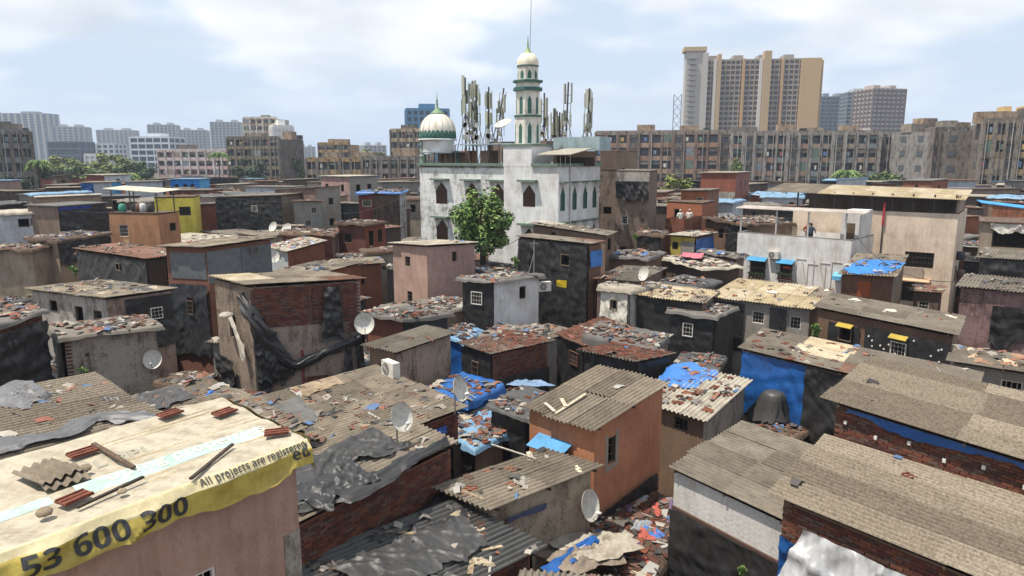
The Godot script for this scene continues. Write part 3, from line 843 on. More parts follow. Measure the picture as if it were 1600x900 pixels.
	house("low shack with a carpet of rust red tiles and an ochre shutter", Vector3(2.20, 4.00, -35.56), Vector3(3.51, 4.00, -33.04), Vector3(6.49, 4.00, -36.97), {"type": "corr", "roof": "rust", "tiles": 200, "grey": 0.25, "order": 0.8, "L": clad(BK, "4a3c34", 0.02, 99, 0.05, [[0.7, 0.4, 0.8, 0.7, "wood"]])})
	house("shack wrapped in black plastic with sagging skirt and dusty roof", Vector3(3.46, 4.50, -33.59), Vector3(6.45, 4.50, -30.66), Vector3(7.67, 4.50, -33.46), {"type": "tarp", "roof": "dusty", "tiles": 70, "skirt": 0.6, "L": clad(BK, "4a3c34", 0.02, 99, 0.1), "R": clad(BK, "4a3c34")})
	house("black wrapped shack with dense red brown tiles behind the orange house", Vector3(3.03, 4.40, -31.02), Vector3(5.37, 4.40, -29.08), Vector3(7.32, 4.40, -30.38), {"type": "corr", "roof": "grey", "tiles": 160, "grey": 0.3, "L": clad(BK, "4a3c34", 0.02, 99, 0.09), "R": clad(BK, "4a3c34")})
	house("low flat roof under bright blue plastic weighted with clay tiles", Vector3(-3.63, 3.60, -28.13), Vector3(-1.75, 3.60, -26.25), Vector3(-0.32, 3.60, -28.38), {"key": "bluetarp", "type": "tarp", "roof": "blue", "tiles": 46, "grey": 0.1, "skirt": 0.55, "order": 0.9, "L": clad(BLUE, "4a3c34"), "R": clad(BLUE, "4a3c34")})
	house("lower roof of faded blue plastic and scattered tiles beside the orange house", Vector3(-3.10, 3.00, -25.24), Vector3(-1.29, 3.00, -22.99), Vector3(1.90, 3.00, -27.62), {"type": "tarp", "roof": "sky", "tiles": 120, "grey": 0.2, "skirt": 0.3, "litter": 14, "L": clad(BK, "4a3c34")})
	house("small black clad shack tucked behind the orange house eave", Vector3(-0.96, 3.90, -25.14), Vector3(0.59, 3.90, -23.69), Vector3(1.98, 3.90, -26.00), {"type": "tarp", "roof": "black", "tiles": 14, "L": clad(BK, "4a3c34"), "R": clad(BK, "4a3c34")})
	house("brown rendered house with a brown corrugated roof and one dark doorway", Vector3(-6.25, 5.30, -28.47), Vector3(-4.63, 5.30, -27.20), Vector3(-2.47, 5.30, -30.66), {"key": "brownroof", "debris": 0.4, "even": true, "roof": "grey", "ridge": "c", "tiles": 2, "rows": 2, "L": {"m": pl("8d7660"), "win": [[0.52, 0.6, 0.75, 0.9, "open"]]}, "R": {"m": old("9c8673")}})
	house("black skirted shack with tile strewn grey roof above the brown roof", Vector3(-8.03, 5.00, -36.28), Vector3(-5.55, 5.00, -34.63), Vector3(-3.09, 5.00, -36.12), {"type": "tarp", "roof": "dusty", "tiles": 80, "grey": 0.5, "L": {"m": pl("7d4f3e")}, "R": clad(BK, "4a3c34")})
	house("small blue edged tile roof between brown roof and red tile scatter", Vector3(-3.71, 3.90, -36.09), Vector3(-2.45, 3.90, -34.38), Vector3(-1.51, 3.90, -36.65), {"type": "tarp", "roof": "sky", "tiles": 22, "L": clad(BLUE, "4a3c34"), "R": clad(BLUE, "4a3c34")})
	house("tall bare brick and render house draped with torn black plastic", Vector3(-13.19, 7.90, -30.24), Vector3(-10.71, 7.90, -28.06), Vector3(-6.31, 7.90, -29.75), {"key": "brick", "debris": 0.5, "name": "brick_house", "roof": "asb", "ridge": "c", "rows": 3, "over": 0.14, "sel": [[0.4, 1.0, 0.0, 0.45, "cream"]],
		"L": {"m": old("8d7c6c"), "win": [[0.45, 1.4, 0.55, 1.0, "dark"]]},
		"R": {"m": old("96867a"), "brick": [[0.0, 1.0, 0.03, 1.75, 300], [0.43, 0.68, 4.0, 5.2, 0], [0.86, 1.0, 1.75, 2.2, 0]], "band": [[0.52, 0.535, 0.0, 1.7, flat("5a4438", 0.9), 0.035], [0.82, 0.835, 0.0, 1.7, flat("5a4438", 0.9), 0.035]]}})
	house("house with grey metal upper storey on posts above brick and black sheet", Vector3(-19.76, 8.16, -39.00), Vector3(-16.16, 8.40, -36.80), Vector3(-13.53, 8.60, -39.87), {"sq": 4.8, "key": "metalup", "debris": 0.8, "name": "metal_clad_house", "roof": "asb", "ridge": "c", "over": 0.3,
		"L": {"m": pl("7d5342"), "band": [[0.1, 0.97, 0.25, 1.7, metal("6f7577"), 0.03]], "drape": [[plastic("35363a", 0.6), 0.05, 0.98, 2.0, 6.0, 0.07, 0.1]], "swin": [[0.55, 2.9, 0.55, 0.8, "bars"]]},
		"R": {"m": pl("7d5342"), "band": [[0.0, 0.5, 0.2, 1.9, metal("73797b"), 0.03], [0.505, 1.0, 0.2, 1.9, metal("696f72"), 0.03]], "swin": [[0.7, 0.25, 0.5, 0.4, "dark"]]}})
	house("small grey rendered house with brick corner and tarred tile roof", Vector3(-20.31, 5.80, -29.93), Vector3(-18.47, 5.80, -27.81), Vector3(-15.26, 5.80, -29.93), {"key": "greyleft", "type": "tarp", "roof": "dusty", "tiles": 60, "grey": 0.7, "R": {"m": old("a0968a"), "win": [[0.22, 0.75, 0.18, 0.17, "dark"]], "brick": [[0.0, 0.1, 0.1, 2.2, 0]]}, "L": clad(BK, "4a3c34")})
	house("house wall hung with one big creased black sheet at the settlement edge", Vector3(-19.20, 6.90, -23.56), Vector3(-18.89, 6.90, -28.02), Vector3(-20.89, 6.90, -29.30), {"type": "tarp", "roof": "dusty", "tiles": 16, "litter": 6, "L": {"m": pl("7a5140"), "brick": [[0.6, 1.0, 0.0, 0.4, 0]], "drape": [[BK, 0.0, 0.99, 0.25, 6.5, 0.16, 0.04]]}})
	house("long smoke stained house with debris covered roof and dark windows", Vector3(-24.98, 6.40, -35.40), Vector3(-19.40, 6.40, -32.90), Vector3(-17.17, 6.40, -35.58), {"key": "smoke", "roof": "asb", "type": "corr", "ridge": "c", "litter": 26, "lit_m": [BK2, BK, asb("c8beac"), plastic("6a6763", 0.6)], "tiles": 20, "grey": 0.7,
		"L": {"m": old("b5aca2"), "win": [[0.28, 0.35, 0.6, 0.6, "dark"], [0.62, 0.5, 0.6, 0.8, "dark"], [0.86, 0.6, 0.6, 0.6, "bars"]]}, "R": {"m": old("a98f80"), "drape": [[BK, 0.25, 1.0, 0.1, 1.6, 0.08, 0.3], [BK2, 0.6, 1.0, 1.4, 3.0, 0.08, 0.3]], "swin": [[0.72, 0.7, 0.6, 0.6, "white"]]}})
	house("rust roofed house with black sheeted front and a leaning pole", Vector3(-29.72, 7.00, -47.29), Vector3(-21.98, 7.00, -41.81), Vector3(-22.44, 7.00, -44.69), {"sq": 3.2, "key": "rustroof", "roof": "rust", "ridge": "a", "litter": 5, "lit_m": [BK], "L": clad(BK2, "4a3c34", 0.1, 99, 0.06, [[0.62, 0.4, 0.5, 0.5, "open"]]), "R": {"m": pl("4a3a30"), "win": [[0.5, 0.5, 0.6, 0.9, "dark"]]}})
	house("rounded tan plastered house with rubbish heaped on its low roof", Vector3(-37.80, 6.60, -50.07), Vector3(-34.13, 6.60, -49.72), Vector3(-38.11, 6.60, -56.58), {"sq": 3.0, "type": "tarp", "roof": "brown", "litter": 8, "L": {"m": pl("a3937f")}, "R": {"m": pl("a3937f")}})
	house("tan plastered house half covered by a slanting black sheet", Vector3(-36.91, 7.10, -53.02), Vector3(-33.11, 7.10, -50.92), Vector3(-32.10, 7.10, -56.26), {"type": "tarp", "roof": "brown", "litter": 10, "L": {"m": pl("a8937c"), "win": [[0.5, 0.8, 0.9, 0.8, "open"]]}, "R": {"m": pl("a8937c"), "drape": [[BK, 0.0, 1.0, 0.1, 1.7, 0.12, 0.35]]}})
	house("peach plastered house carrying a white canopy on thin posts", Vector3(-33.96, 8.50, -59.37), Vector3(-29.42, 8.50, -58.67), Vector3(-28.66, 8.50, -60.82), {"key": "peach", "debris": 2.0, "name": "peach_house", "type": "slab", "roof": "brown", "over": 0.02, "L": {"m": pl("b98a66"), "win": [[0.27, 0.9, 0.85, 1.0, "white"]]}, "R": {"m": pl("b08260"), "win": [[0.65, 0.8, 0.7, 0.7, "dark"]]}})
	house("yellow plastered house behind the canopy roof", Vector3(-36.40, 9.10, -71.98), Vector3(-32.85, 9.10, -73.19), Vector3(-33.95, 9.10, -77.09), {"name": "yellow_house", "type": "slab", "roof": "brown", "over": 0.02, "L": {"m": pl("d8c957"), "win": [[0.75, 0.9, 1.1, 0.9, "bars"]]}, "R": {"m": pl("d0bf50")}})
	house("black sheeted house topped by a dark blue strip", Vector3(-42.35, 8.60, -65.90), Vector3(-40.85, 8.60, -71.70), Vector3(-42.92, 8.60, -77.37), {"sq": 4, "type": "slab", "roof": "dusty", "L": {"m": pl("4a3c34"), "drape": [[BK, 0.0, 1.0, 0.3, 99, 0.1, 0.02], [plastic("1f3f9a", 0.5), 0.0, 0.68, 0.0, 0.6, 0.04, 0.05]]}})
	house("whitewashed house with rags in two dark windows", Vector3(-48.12, 8.00, -65.19), Vector3(-44.16, 8.00, -67.58), Vector3(-50.98, 8.00, -76.97), {"sq": 4, "type": "tarp", "roof": "white", "amp": 0.04, "L": {"m": pl("c6ccd2"), "win": [[0.52, 0.5, 0.9, 0.8, "dark"], [0.74, 0.5, 0.8, 0.7, "dark"]]}})
	house("big house sheeted in creased black plastic with small window", Vector3(-34.58, 8.63, -82.00), Vector3(-25.67, 9.00, -79.00), Vector3(-26.66, 9.00, -100.34), {"sq": 5, "type": "slab", "roof": "grey", "L": clad(BK, "4a3c34", 0.1, 99, 0.09, [[0.6, 1.0, 0.8, 0.7, "white"]]), "R": {"m": pl("7e7266")}})
	house("three storey brown rendered house with grey side and small windows", Vector3(-29.06, 9.34, -86.00), Vector3(-22.47, 9.77, -81.00), Vector3(-22.93, 9.70, -88.74), {"sq": 4, "type": "slab", "roof": "grey", "L": {"m": old("8d7366")}, "R": {"m": pl("9a938a"), "win": [[0.6, 1.2, 0.7, 0.8, "bars"], [0.6, 3.6, 0.7, 0.9, "dark"]]}})
	house("pinkish stained house under a shallow white pitched roof", Vector3(-27.12, 10.62, -100.00), Vector3(-21.76, 10.65, -95.00), Vector3(-21.89, 10.70, -104.19), {"sq": 5, "type": "slab", "roof": "white", "L": {"m": old("a98a84"), "win": [[0.2, 1.0, 0.7, 1.0, "dark"], [0.75, 1.0, 0.7, 1.0, "dark"]]}, "R": {"m": pl("9a948d"), "win": [[0.3, 1.0, 0.7, 1.0, "dark"], [0.7, 1.0, 0.7, 1.0, "dark"]]}})
	house("maroon and dark brown house with blue sheet on its roof beside the mosque", Vector3(-16.38, 9.50, -74.45), Vector3(-11.62, 9.50, -74.45), Vector3(-10.90, 9.50, -82.27), {"sq": 5, "type": "tarp", "roof": "blue", "amp": 0.03, "L": {"m": pl("6e3a36"), "win": [[0.2, 0.7, 1.0, 0.7, "white"], [0.2, 2.7, 1.0, 0.8, "dark"]], "band": [[0.36, 1.0, 0.2, 4.2, old("5b4a40"), 0.03]]}, "R": {"m": old("bcb8b2"), "win": [[0.7, 0.9, 0.6, 0.9, "dark"], [0.7, 3.3, 0.6, 0.8, "dark"]]}})
	house("red brown painted house with dark windows and debris on its flat top", Vector3(-15.26, 7.60, -60.41), Vector3(-12.26, 7.60, -58.62), Vector3(-10.70, 7.60, -61.03), {"type": "tarp", "roof": "brown", "litter": 12, "L": {"m": pl("6d4236"), "win": [[0.35, 0.8, 0.9, 0.8, "dark"]]}, "R": {"m": pl("8d4f38"), "win": [[0.3, 0.5, 0.6, 1.3, "dark"], [0.75, 0.5, 0.6, 1.1, "dark"]]}})
	house("low brick house with rubble strewn flat roof before the red brown one", Vector3(-19.30, 6.90, -58.16), Vector3(-14.49, 6.90, -57.17), Vector3(-14.84, 6.90, -60.81), {"type": "tarp", "roof": "brown", "litter": 8, "tiles": 20, "L": {"m": pl("83503d")}})
	house("brick shack with pale blue and red striped sheets on its sloping roof", Vector3(-19.15, 6.30, -53.98), Vector3(-16.42, 6.30, -50.95), Vector3(-14.53, 6.60, -55.24), {"type": "corr", "roof": "white", "ridge": "c", "tiles": 26, "litter": 16, "lit_m": [plastic("4d86c8", 0.6), plastic("b07a70", 0.7), plastic("cfd6e0", 0.6)], "L": {"m": pl("b7bdbd"), "win": [[0.6, 0.3, 0.4, 0.4, "dark"]]}, "R": {"m": pl("86503c")}})
	house("brick house with plain corrugated roof and heap of black plastic", Vector3(-14.98, 6.10, -42.81), Vector3(-11.56, 6.10, -42.57), Vector3(-9.59, 6.30, -45.80), {"roof": "asb", "ridge": "c", "litter": 5, "lit_m": [BK], "R": {"m": pl("84503c")}, "L": {"m": pl("84503c")}})
	house("pink plastered two storey house with pale corrugated roof and cracked walls", Vector3(-8.25, 7.41, -46.80), Vector3(-5.37, 7.60, -43.80), Vector3(-2.23, 7.43, -47.00), {"key": "pinktower", "debris": 0.4, "name": "pink_house", "roof": "white", "ridge": "c", "over": 0.2,
		"L": {"m": pl("b8998a"), "win": [[0.44, 0.7, 0.55, 0.65, "bars"], [0.48, 3.0, 0.55, 0.75, "bars"]]}, "R": {"m": pl("b3948a"), "win": [[0.56, 0.4, 0.4, 0.65, "bars"]]}})
	house("house with one white wall and one black sheeted wall", Vector3(-3.18, 6.20, -40.10), Vector3(-1.00, 6.20, -38.81), Vector3(1.94, 6.20, -41.24), {"key": "whiteblack", "type": "tarp", "roof": "dusty", "tiles": 16, "litter": 6, "L": clad(BK, "4a3c34", 0.02, 99, 0.06, [[0.48, 0.6, 0.75, 0.75, "white"]]), "R": {"m": pl("d3d2d2"), "win": [[0.63, 0.45, 0.5, 0.75, "dark"]]}})
	house("tall house sheeted in black plastic with brown sheet roof and blue side window", Vector3(0.22, 7.80, -47.51), Vector3(4.78, 7.80, -42.84), Vector3(5.93, 7.80, -44.18), {"key": "bigblack", "debris": 0.6, "roof": "grey", "ridge": "a", "L": clad(BK, "4a3c34", 0.05, 99, 0.1, [[0.7, 0.7, 0.8, 0.75, "dark"]]), "R": {"m": pl("7a5a48"), "drape": [[plastic("2f78c4", 0.45), 0.0, 1.0, 0.35, 1.4, 0.06, 0.2]]}})
	house("long brown rendered house with sloping board roof in front of the mosque", Vector3(1.35, 8.10, -53.19), Vector3(6.34, 7.90, -46.99), Vector3(7.29, 8.00, -48.52), {"roof": "grey", "ridge": "a", "L": {"m": pl("86705f"), "win": [[0.3, 0.25, 0.5, 0.35, "dark"]]}, "R": {"m": pl("7d6553"), "win": [[0.5, 0.2, 0.6, 0.9, "dark"]]}})
	house("tall dark rendered house beside the mosque with black sheet under its grey parapet", Vector3(8.57, 12.01, -59.00), Vector3(11.24, 11.98, -58.00), Vector3(13.10, 12.10, -63.80), {"sq": 4, "type": "slab", "roof": "grey", "over": 0.03, "L": {"m": old("7e6d60"), "win": [[0.3, 3.6, 0.55, 0.7, "white"], [0.28, 6.2, 0.7, 0.9, "dark"]], "band": [[0.0, 1.0, 0.0, 0.75, old("aaa49b"), 0.05]], "drape": [[BK, 0.02, 0.98, 0.8, 2.2, 0.2, 0.4]]}, "R": {"m": old("7a695c")}})
	house("narrow brown house wedged against the mosque with a rusty top storey", Vector3(8.13, 13.70, -66.00), Vector3(9.51, 13.68, -65.00), Vector3(7.98, 13.60, -52.59), {"sq": 4, "type": "slab", "roof": "rust", "over": 0.03, "L": {"m": old("77675b"), "win": [[0.5, 5.0, 0.9, 0.7, "dark"]], "band": [[0.0, 1.0, 0.0, 1.6, pl("6c5a50"), 0.04]]}})
	house("lower orange plastered house with open doorway and parapet", Vector3(15.42, 8.80, -70.51), Vector3(18.18, 8.80, -67.45), Vector3(20.57, 8.80, -71.59), {"type": "slab", "roof": "brown", "over": 0.03, "L": {"m": pl("a4664a"), "win": [[0.3, 0.6, 0.7, 0.9, "dark"]]}, "R": {"m": pl("9a6048")}})
	house("upper orange brown house with broken side window", Vector3(16.92, 9.80, -72.19), Vector3(20.04, 9.80, -72.19), Vector3(22.71, 9.80, -76.83), {"type": "slab", "roof": "grey", "L": {"m": pl("99603f"), "win": [[0.72, 0.6, 0.7, 1.0, "white"]]}, "R": {"m": pl("8a6450")}})
	house("tall red brick house with pale render strip at its foot", Vector3(24.89, 11.16, -95.00), Vector3(29.06, 11.21, -92.00), Vector3(33.48, 11.30, -101.43), {"sq": 6, "type": "slab", "roof": "white", "L": {"m": pl("8d5442"), "band": [[0.35, 1.0, 2.4, 6.0, old("a09a90"), 0.02]]}, "R": {"m": pl("916052"), "win": [[0.4, 1.0, 0.4, 0.9, "dark"], [0.75, 1.0, 0.4, 0.9, "dark"]]}})
	house("brick walled hut with a yellow board and a blue sheet hung from its roof", Vector3(11.89, 7.20, -53.89), Vector3(13.81, 7.20, -52.55), Vector3(16.37, 7.20, -55.79), {"key": "yellowhut", "roof": "white", "ridge": "c", "litter": 6, "L": {"m": pl("b9a94e"), "band": [[0.45, 1.0, 0.3, 3.0, pl("98948e"), 0.03]], "win": [[0.2, 0.4, 0.5, 0.6, "dark"]]}, "R": {"m": pl("7d5342"), "drape": [[BLUE, 0.0, 0.9, 0.1, 1.9, 0.12, 0.5]]}})
	house("black wrapped cube hut with a wooden shutter", Vector3(9.56, 7.30, -54.35), Vector3(11.30, 7.30, -52.52), Vector3(12.40, 7.30, -55.81), {"type": "tarp", "roof": "brown", "litter": 5, "L": clad(BK, "5a4035", 0.0, 1.3, 0.12, [[0.42, 0.7, 0.7, 0.7, "wood"]]), "R": {"m": pl("6b4a3c")}})
	house("long black low house with litter covered roof beside the white building", Vector3(17.13, 7.80, -63.32), Vector3(18.56, 7.80, -55.90), Vector3(24.75, 7.80, -61.95), {"sq": 6, "type": "tarp", "roof": "brown", "litter": 22, "lit_m": [asb("d8d0c0"), BK2, plastic("b8b2a8", 0.7)], "L": {"m": pl("6f5544"), "win": [[0.4, 0.6, 0.9, 0.9, "dark"]], "drape": [[BK, 0.55, 1.0, 0.1, 4.0, 0.1, 0.2]]}})
	house("low hut with patched roof of boards and cloth below the blue sheet", Vector3(11.06, 5.90, -51.12), Vector3(12.43, 5.90, -45.36), Vector3(14.17, 5.90, -47.92), {"sq": 3, "type": "tarp", "roof": "white", "litter": 18, "lit_m": [asb("d8d0c0"), plastic("c06a70", 0.7), plastic("8e8a84", 0.6), BK2], "W": pl("5a4a40")})
	house("brown rendered house with a barred window beside the white building", Vector3(13.72, 6.30, -51.68), Vector3(15.48, 6.30, -48.24), Vector3(18.15, 6.30, -54.38), {"sq": 1.2, "type": "tarp", "roof": "dusty", "litter": 10, "lit_m": [BK2, plastic("3a6fc0", 0.5), asb("d8d0c0")], "L": {"m": pl("6b4e42"), "win": [[0.4, 0.5, 0.7, 0.9, "bars"]]}})
	house("low brown house with blue torn sheets on its roof below the black house", Vector3(6.40, 6.40, -48.16), Vector3(9.06, 6.40, -46.59), Vector3(10.96, 6.40, -49.84), {"type": "tarp", "roof": "dusty", "litter": 16, "lit_m": [plastic("3a7fd0", 0.5), BK2, asb("c8beac")], "W": pl("806652")})
	house("small house with ribbed sheet roof and dish above the white wrapped shack", Vector3(4.97, 5.70, -42.81), Vector3(7.69, 5.70, -41.67), Vector3(10.16, 5.90, -45.63), {"key": "ribbed", "roof": "grey", "ridge": "c", "litter": 4, "W": pl("7c6a66")})
	house("dusty black roof between the ribbed roof and the cream roof", Vector3(9.30, 5.30, -44.19), Vector3(11.24, 5.30, -41.93), Vector3(13.37, 5.30, -44.19), {"type": "tarp", "roof": "black", "tiles": 14, "litter": 8})
	house("brown house with blue plastic and tiles over a ribbed roof beside the cream building", Vector3(20.01, 6.00, -42.69), Vector3(23.16, 6.00, -41.74), Vector3(27.37, 6.40, -48.16), {"key": "bluetile", "roof": "asb", "ridge": "c", "tiles": 20, "grey": 0.1, "L": {"m": pl("70503f"), "band": [[0.32, 0.58, 0.35, 1.3, pl("9a5230"), 0.03]]}})
	house("purple brown house with a board roof and torn black sheet round its window", Vector3(22.55, 6.60, -35.21), Vector3(26.27, 6.60, -32.21), Vector3(28.76, 6.70, -35.39), {"key": "purple", "roof": "grey", "ridge": "c", "L": {"m": old("8b6f6c"), "win": [[0.42, 0.75, 0.6, 0.75, "open"]], "drape": [[BK, 0.33, 1.0, 0.7, 2.4, 0.14, 0.5]]}})
	house("grey walled house with cream slabs and boards heaped along its roof", Vector3(17.44, 5.00, -27.14), Vector3(20.22, 5.00, -24.82), Vector3(21.45, 5.20, -26.46), {"roof": "grey", "ridge": "a", "litter": 14, "lit_m": [asb("d8c8b0"), asb("c0a890"), asb("b08a74")], "L": {"m": pl("8a837a"), "win": [[0.6, 0.35, 0.7, 0.9, "white"]]}})
	house("black sheeted house under pale boards at the lane", Vector3(28.49, 7.00, -42.91), Vector3(32.93, 7.00, -40.75), Vector3(35.67, 7.10, -44.25), {"roof": "grey", "ridge": "c", "L": clad(BK, "4a3c34", 0.0, 99, 0.12)})
	house("half ruined pale house hung with torn white rags", Vector3(37.49, 8.00, -56.51), Vector3(42.61, 8.00, -53.23), Vector3(48.63, 8.00, -60.88), {"sq": 5, "roof": "brown", "type": "slab", "L": {"m": pl("a89a88"), "win": [[0.4, 0.4, 3.0, 1.5, "dark"]], "drape": [[WH, 0.1, 0.55, 0.0, 0.6, 0.1, 0.9]]}})
	house("blue painted house far off with two small windows", Vector3(-59.72, 9.50, -123.73), Vector3(-54.27, 9.50, -123.73), Vector3(-53.95, 9.50, -127.74), {"name": "blue_house", "type": "slab", "roof": "sky", "L": {"m": pl("2f86d8"), "win": [[0.2, 0.8, 0.7, 0.7, "dark"], [0.5, 0.8, 0.7, 0.7, "dark"], [0.75, 0.8, 0.7, 0.7, "dark"]]}, "R": {"m": pl("58a8d8")}})
	house("brick house with whitewashed end near the palms", Vector3(-73.27, 10.31, -122.00), Vector3(-68.17, 10.27, -119.00), Vector3(-74.61, 10.20, -132.15), {"sq": 5, "type": "slab", "roof": "white", "L": {"m": pl("7d4a3c")}, "R": {"m": pl("c8ccd0"), "win": [[0.5, 0.6, 0.6, 0.8, "dark"]]}})
	house("pale house hung with blue sheets beside the whitewashed end", Vector3(-61.68, 9.60, -101.12), Vector3(-58.30, 9.60, -103.87), Vector3(-60.05, 9.60, -109.84), {"type": "slab", "roof": "grey", "L": {"m": pl("b8bcc0"), "drape": [[BLUE, 0.0, 0.4, 0.0, 3.0, 0.1, 0.5]]}, "R": {"m": pl("4fa8d8")}})
# ---------------------------------------------------------------- mosque
func xform(mb: MB, X: Transform3D) -> MB:
	for k in mb.v.size():
		mb.v[k] = X * mb.v[k]
		mb.n[k] = (X.basis * mb.n[k]).normalized()
	return mb

func arch_fill(root: Node3D, c: Vector3, d: Vector3, n: Vector3, w: float, rise: float, m: Material) -> void:   # c: middle of the opening's top edge
	var mb := MB.new()
	for s in [-1.0, 1.0]:
		var prev = c + d * s * w / 2 - Vector3(0, rise, 0)
		for k in range(1, 9):
			var t := k / 8.0
			var x := w / 2 * (1.0 - t)
			var y := -rise + rise * (sin(t * PI / 2) * 0.72 + 0.28 * pow(t, 3.0))
			var p = c + d * s * x + Vector3(0, y, 0)
			var q0 := Vector3(prev.x, c.y, prev.z)
			var q1 := Vector3(p.x, c.y, p.z)
			mb.quad(q0, q1, p, prev)
			mb.quad(prev, p, p - n * 0.14, prev - n * 0.14)
			prev = p
	for k in mb.n.size():
		if absf(mb.n[k].dot(n)) > 0.9: mb.n[k] = n
	put(mb, "arch", m, root)

var mosque_x: Transform3D
func mq(x: float, y: float, z: float) -> Vector3: return mosque_x * Vector3(x, y, z)

func build_mosque() -> void:
	var K := Vector3(3.6, 0, -55)
	var e := Vector3(0.805, 0, 0.593)
	var f := Vector3(-0.593, 0, 0.805)
	var X := Transform3D(Basis(e, Vector3.UP, f), K)
	mosque_x = X
	var root := thing("mosque", "white mosque with ribbed dome, minaret and stained arched facade", "mosque", X * Vector3(-7.5, 0, -3))
	var rnd := RandomNumberGenerator.new()
	rnd.seed = 5
	var wm := mat("dededa", "stain", Vector3(0.2, 0.12, 0.2), 0.92, "nf", 0.4)
	var wm2 := mat("e4e4e2", "grime", Vector3(0.3, 0.16, 0.3), 0.92, "nf", 0.4)
	var green := mat("728578", "grime", Vector3(0.6, 0.6, 0.6), 0.8)
	var dgreen := mat("3f6f64", "grime", Vector3(0.6, 0.6, 0.6), 0.75)
	foot.append(PackedVector2Array([Vector2(mq(-15.5, 0, 0.4).x, mq(-15.5, 0, 0.4).z), Vector2(mq(0.2, 0, 0.4).x, mq(0.2, 0, 0.4).z), Vector2(mq(0.2, 0, -7).x, mq(0.2, 0, -7).z), Vector2(mq(-15.5, 0, -7).x, mq(-15.5, 0, -7).z)]))
	var top := 12.5
	var lw := []
	for x in [0.263, 0.616, 0.9]:
		lw.append([x, 1.5, 1.35, 1.95, "wood"])
		lw.append([x, 4.8, 1.35, 1.85, "wood"])
	wall(root, mq(-15.2, top, -0.5), mq(-5.3, top, -0.5), f, {"m": wm, "win": lw}, rnd)
	wall(root, mq(-5.3, top, 0), mq(0, top, 0), f, {"m": wm2, "win": [[0.475, 1.55, 1.2, 1.75, "wood"], [0.475, 5.0, 1.2, 1.75, "wood"]]}, rnd)
	wall(root, mq(-5.3, top, -0.5), mq(-5.3, top, 0), -e, {"m": wm2}, rnd)
	var rw := []
	for u in [0.1, 0.38, 0.64, 0.88]:
		rw.append([u, 1.6, 0.7, 1.95, "green"])
		rw.append([u, 4.75, 0.7, 1.95, "green"])
	wall(root, mq(0, top, 0), mq(0, top, -6.4), e, {"m": wm2, "win": rw}, rnd)
	wall(root, mq(0, top, -6.4), mq(-15.2, top, -6.4), -f, {"m": wm}, rnd)
	wall(root, mq(-15.2, top, -6.4), mq(-15.2, top, -0.5), -e, {"m": wm}, rnd)
	for x in lw:
		arch_fill(root, mq(-15.2 + 9.9 * x[0], top - x[1], -0.5), e, f, 1.35, 0.75, wm)
	for x in [[0.475, 1.55], [0.475, 5.0]]:
		arch_fill(root, mq(-5.3 + 5.3 * x[0], top - x[1], 0), e, f, 1.2, 0.7, wm2)
	for x in rw:
		arch_fill(root, mq(0, top - x[1], -6.4 * x[0]), -f, e, 0.7, 0.7, wm2)
		var g := MB.new()     # green lattice board inside the lancet
		g.obox(mq(-0.1, top - x[1] - 1.0, -6.4 * x[0]), f * 0.34, Vector3(0, 0.97, 0), e * 0.012)
		put(g, "lattice_board", dgreen, root)
	# hoods over the openings
	for x in lw:
		var g := MB.new()
		g.obox(mq(-15.2 + 9.9 * x[0], top - x[1] + 0.22, -0.25), e * 0.95, Vector3(0, 0.07, 0), f * 0.3)
		put(g, "hood", green, root)
	for y in [1.55, 5.0]:
		var g := MB.new()
		g.obox(mq(-5.3 + 5.3 * 0.475, top - y + 0.32, 0.25), e * 0.85, Vector3(0, 0.08, 0), f * 0.28)
		put(g, "hood", green, root)
	for x in rw:
		var g := MB.new()
		g.obox(mq(0.2, top - x[1] + 0.28, -6.4 * x[0]), f * 0.5, Vector3(0, 0.06, 0), e * 0.24)
		put(g, "hood", green, root)
	# string course, roof slab, drain pipe
	var mb := MB.new()
	mb.obox(mq(-10.3, top + 0.02, -0.42), e * 4.95, Vector3(0, 0.11, 0), f * 0.12)
	mb.obox(mq(-1.25, top + 0.02, 0.04), e * 1.27, Vector3(0, 0.11, 0), f * 0.12)
	mb.obox(mq(0.05, top + 0.02, -3.3), f * 3.2, Vector3(0, 0.11, 0), e * 0.1)
	put(mb, "string_course", green, root)
	mb = MB.new()
	mb.obox(mq(-7.6, top - 0.2, -3.4), e * 7.5, Vector3(0, 0.08, 0), f * 2.9)
	put(mb, "roof_slab", pl("9a9690"), root)
	mb = MB.new()
	mb.tube(mq(0.08, 4, -1.6), mq(0.08, top, -1.6), 0.06, 0.06)
	put(mb, "drain_pipe", flat("b8b6b0"), root)
	# minaret
	var mc := Vector3(-3.95, 0, -1.42)
	var o := X * mc
	var cream := mat("e9e6da", "grime", Vector3(0.5, 0.3, 0.5), 0.9)
	mb = MB.new()
	mb.obox(X * (mc + Vector3(0, 13.2, 0)), e * 1.4, Vector3(0, 0.82, 0), f * 1.43)
	put(mb, "minaret_base", wm2, root)
	mb = MB.new()
	mb.obox(X * (mc + Vector3(0, 14.08, 0)), e * 1.5, Vector3(0, 0.08, 0), f * 1.5)
	put(mb, "trim", green, root)
	var ph := atan2(f.z, f.x) + PI / 8
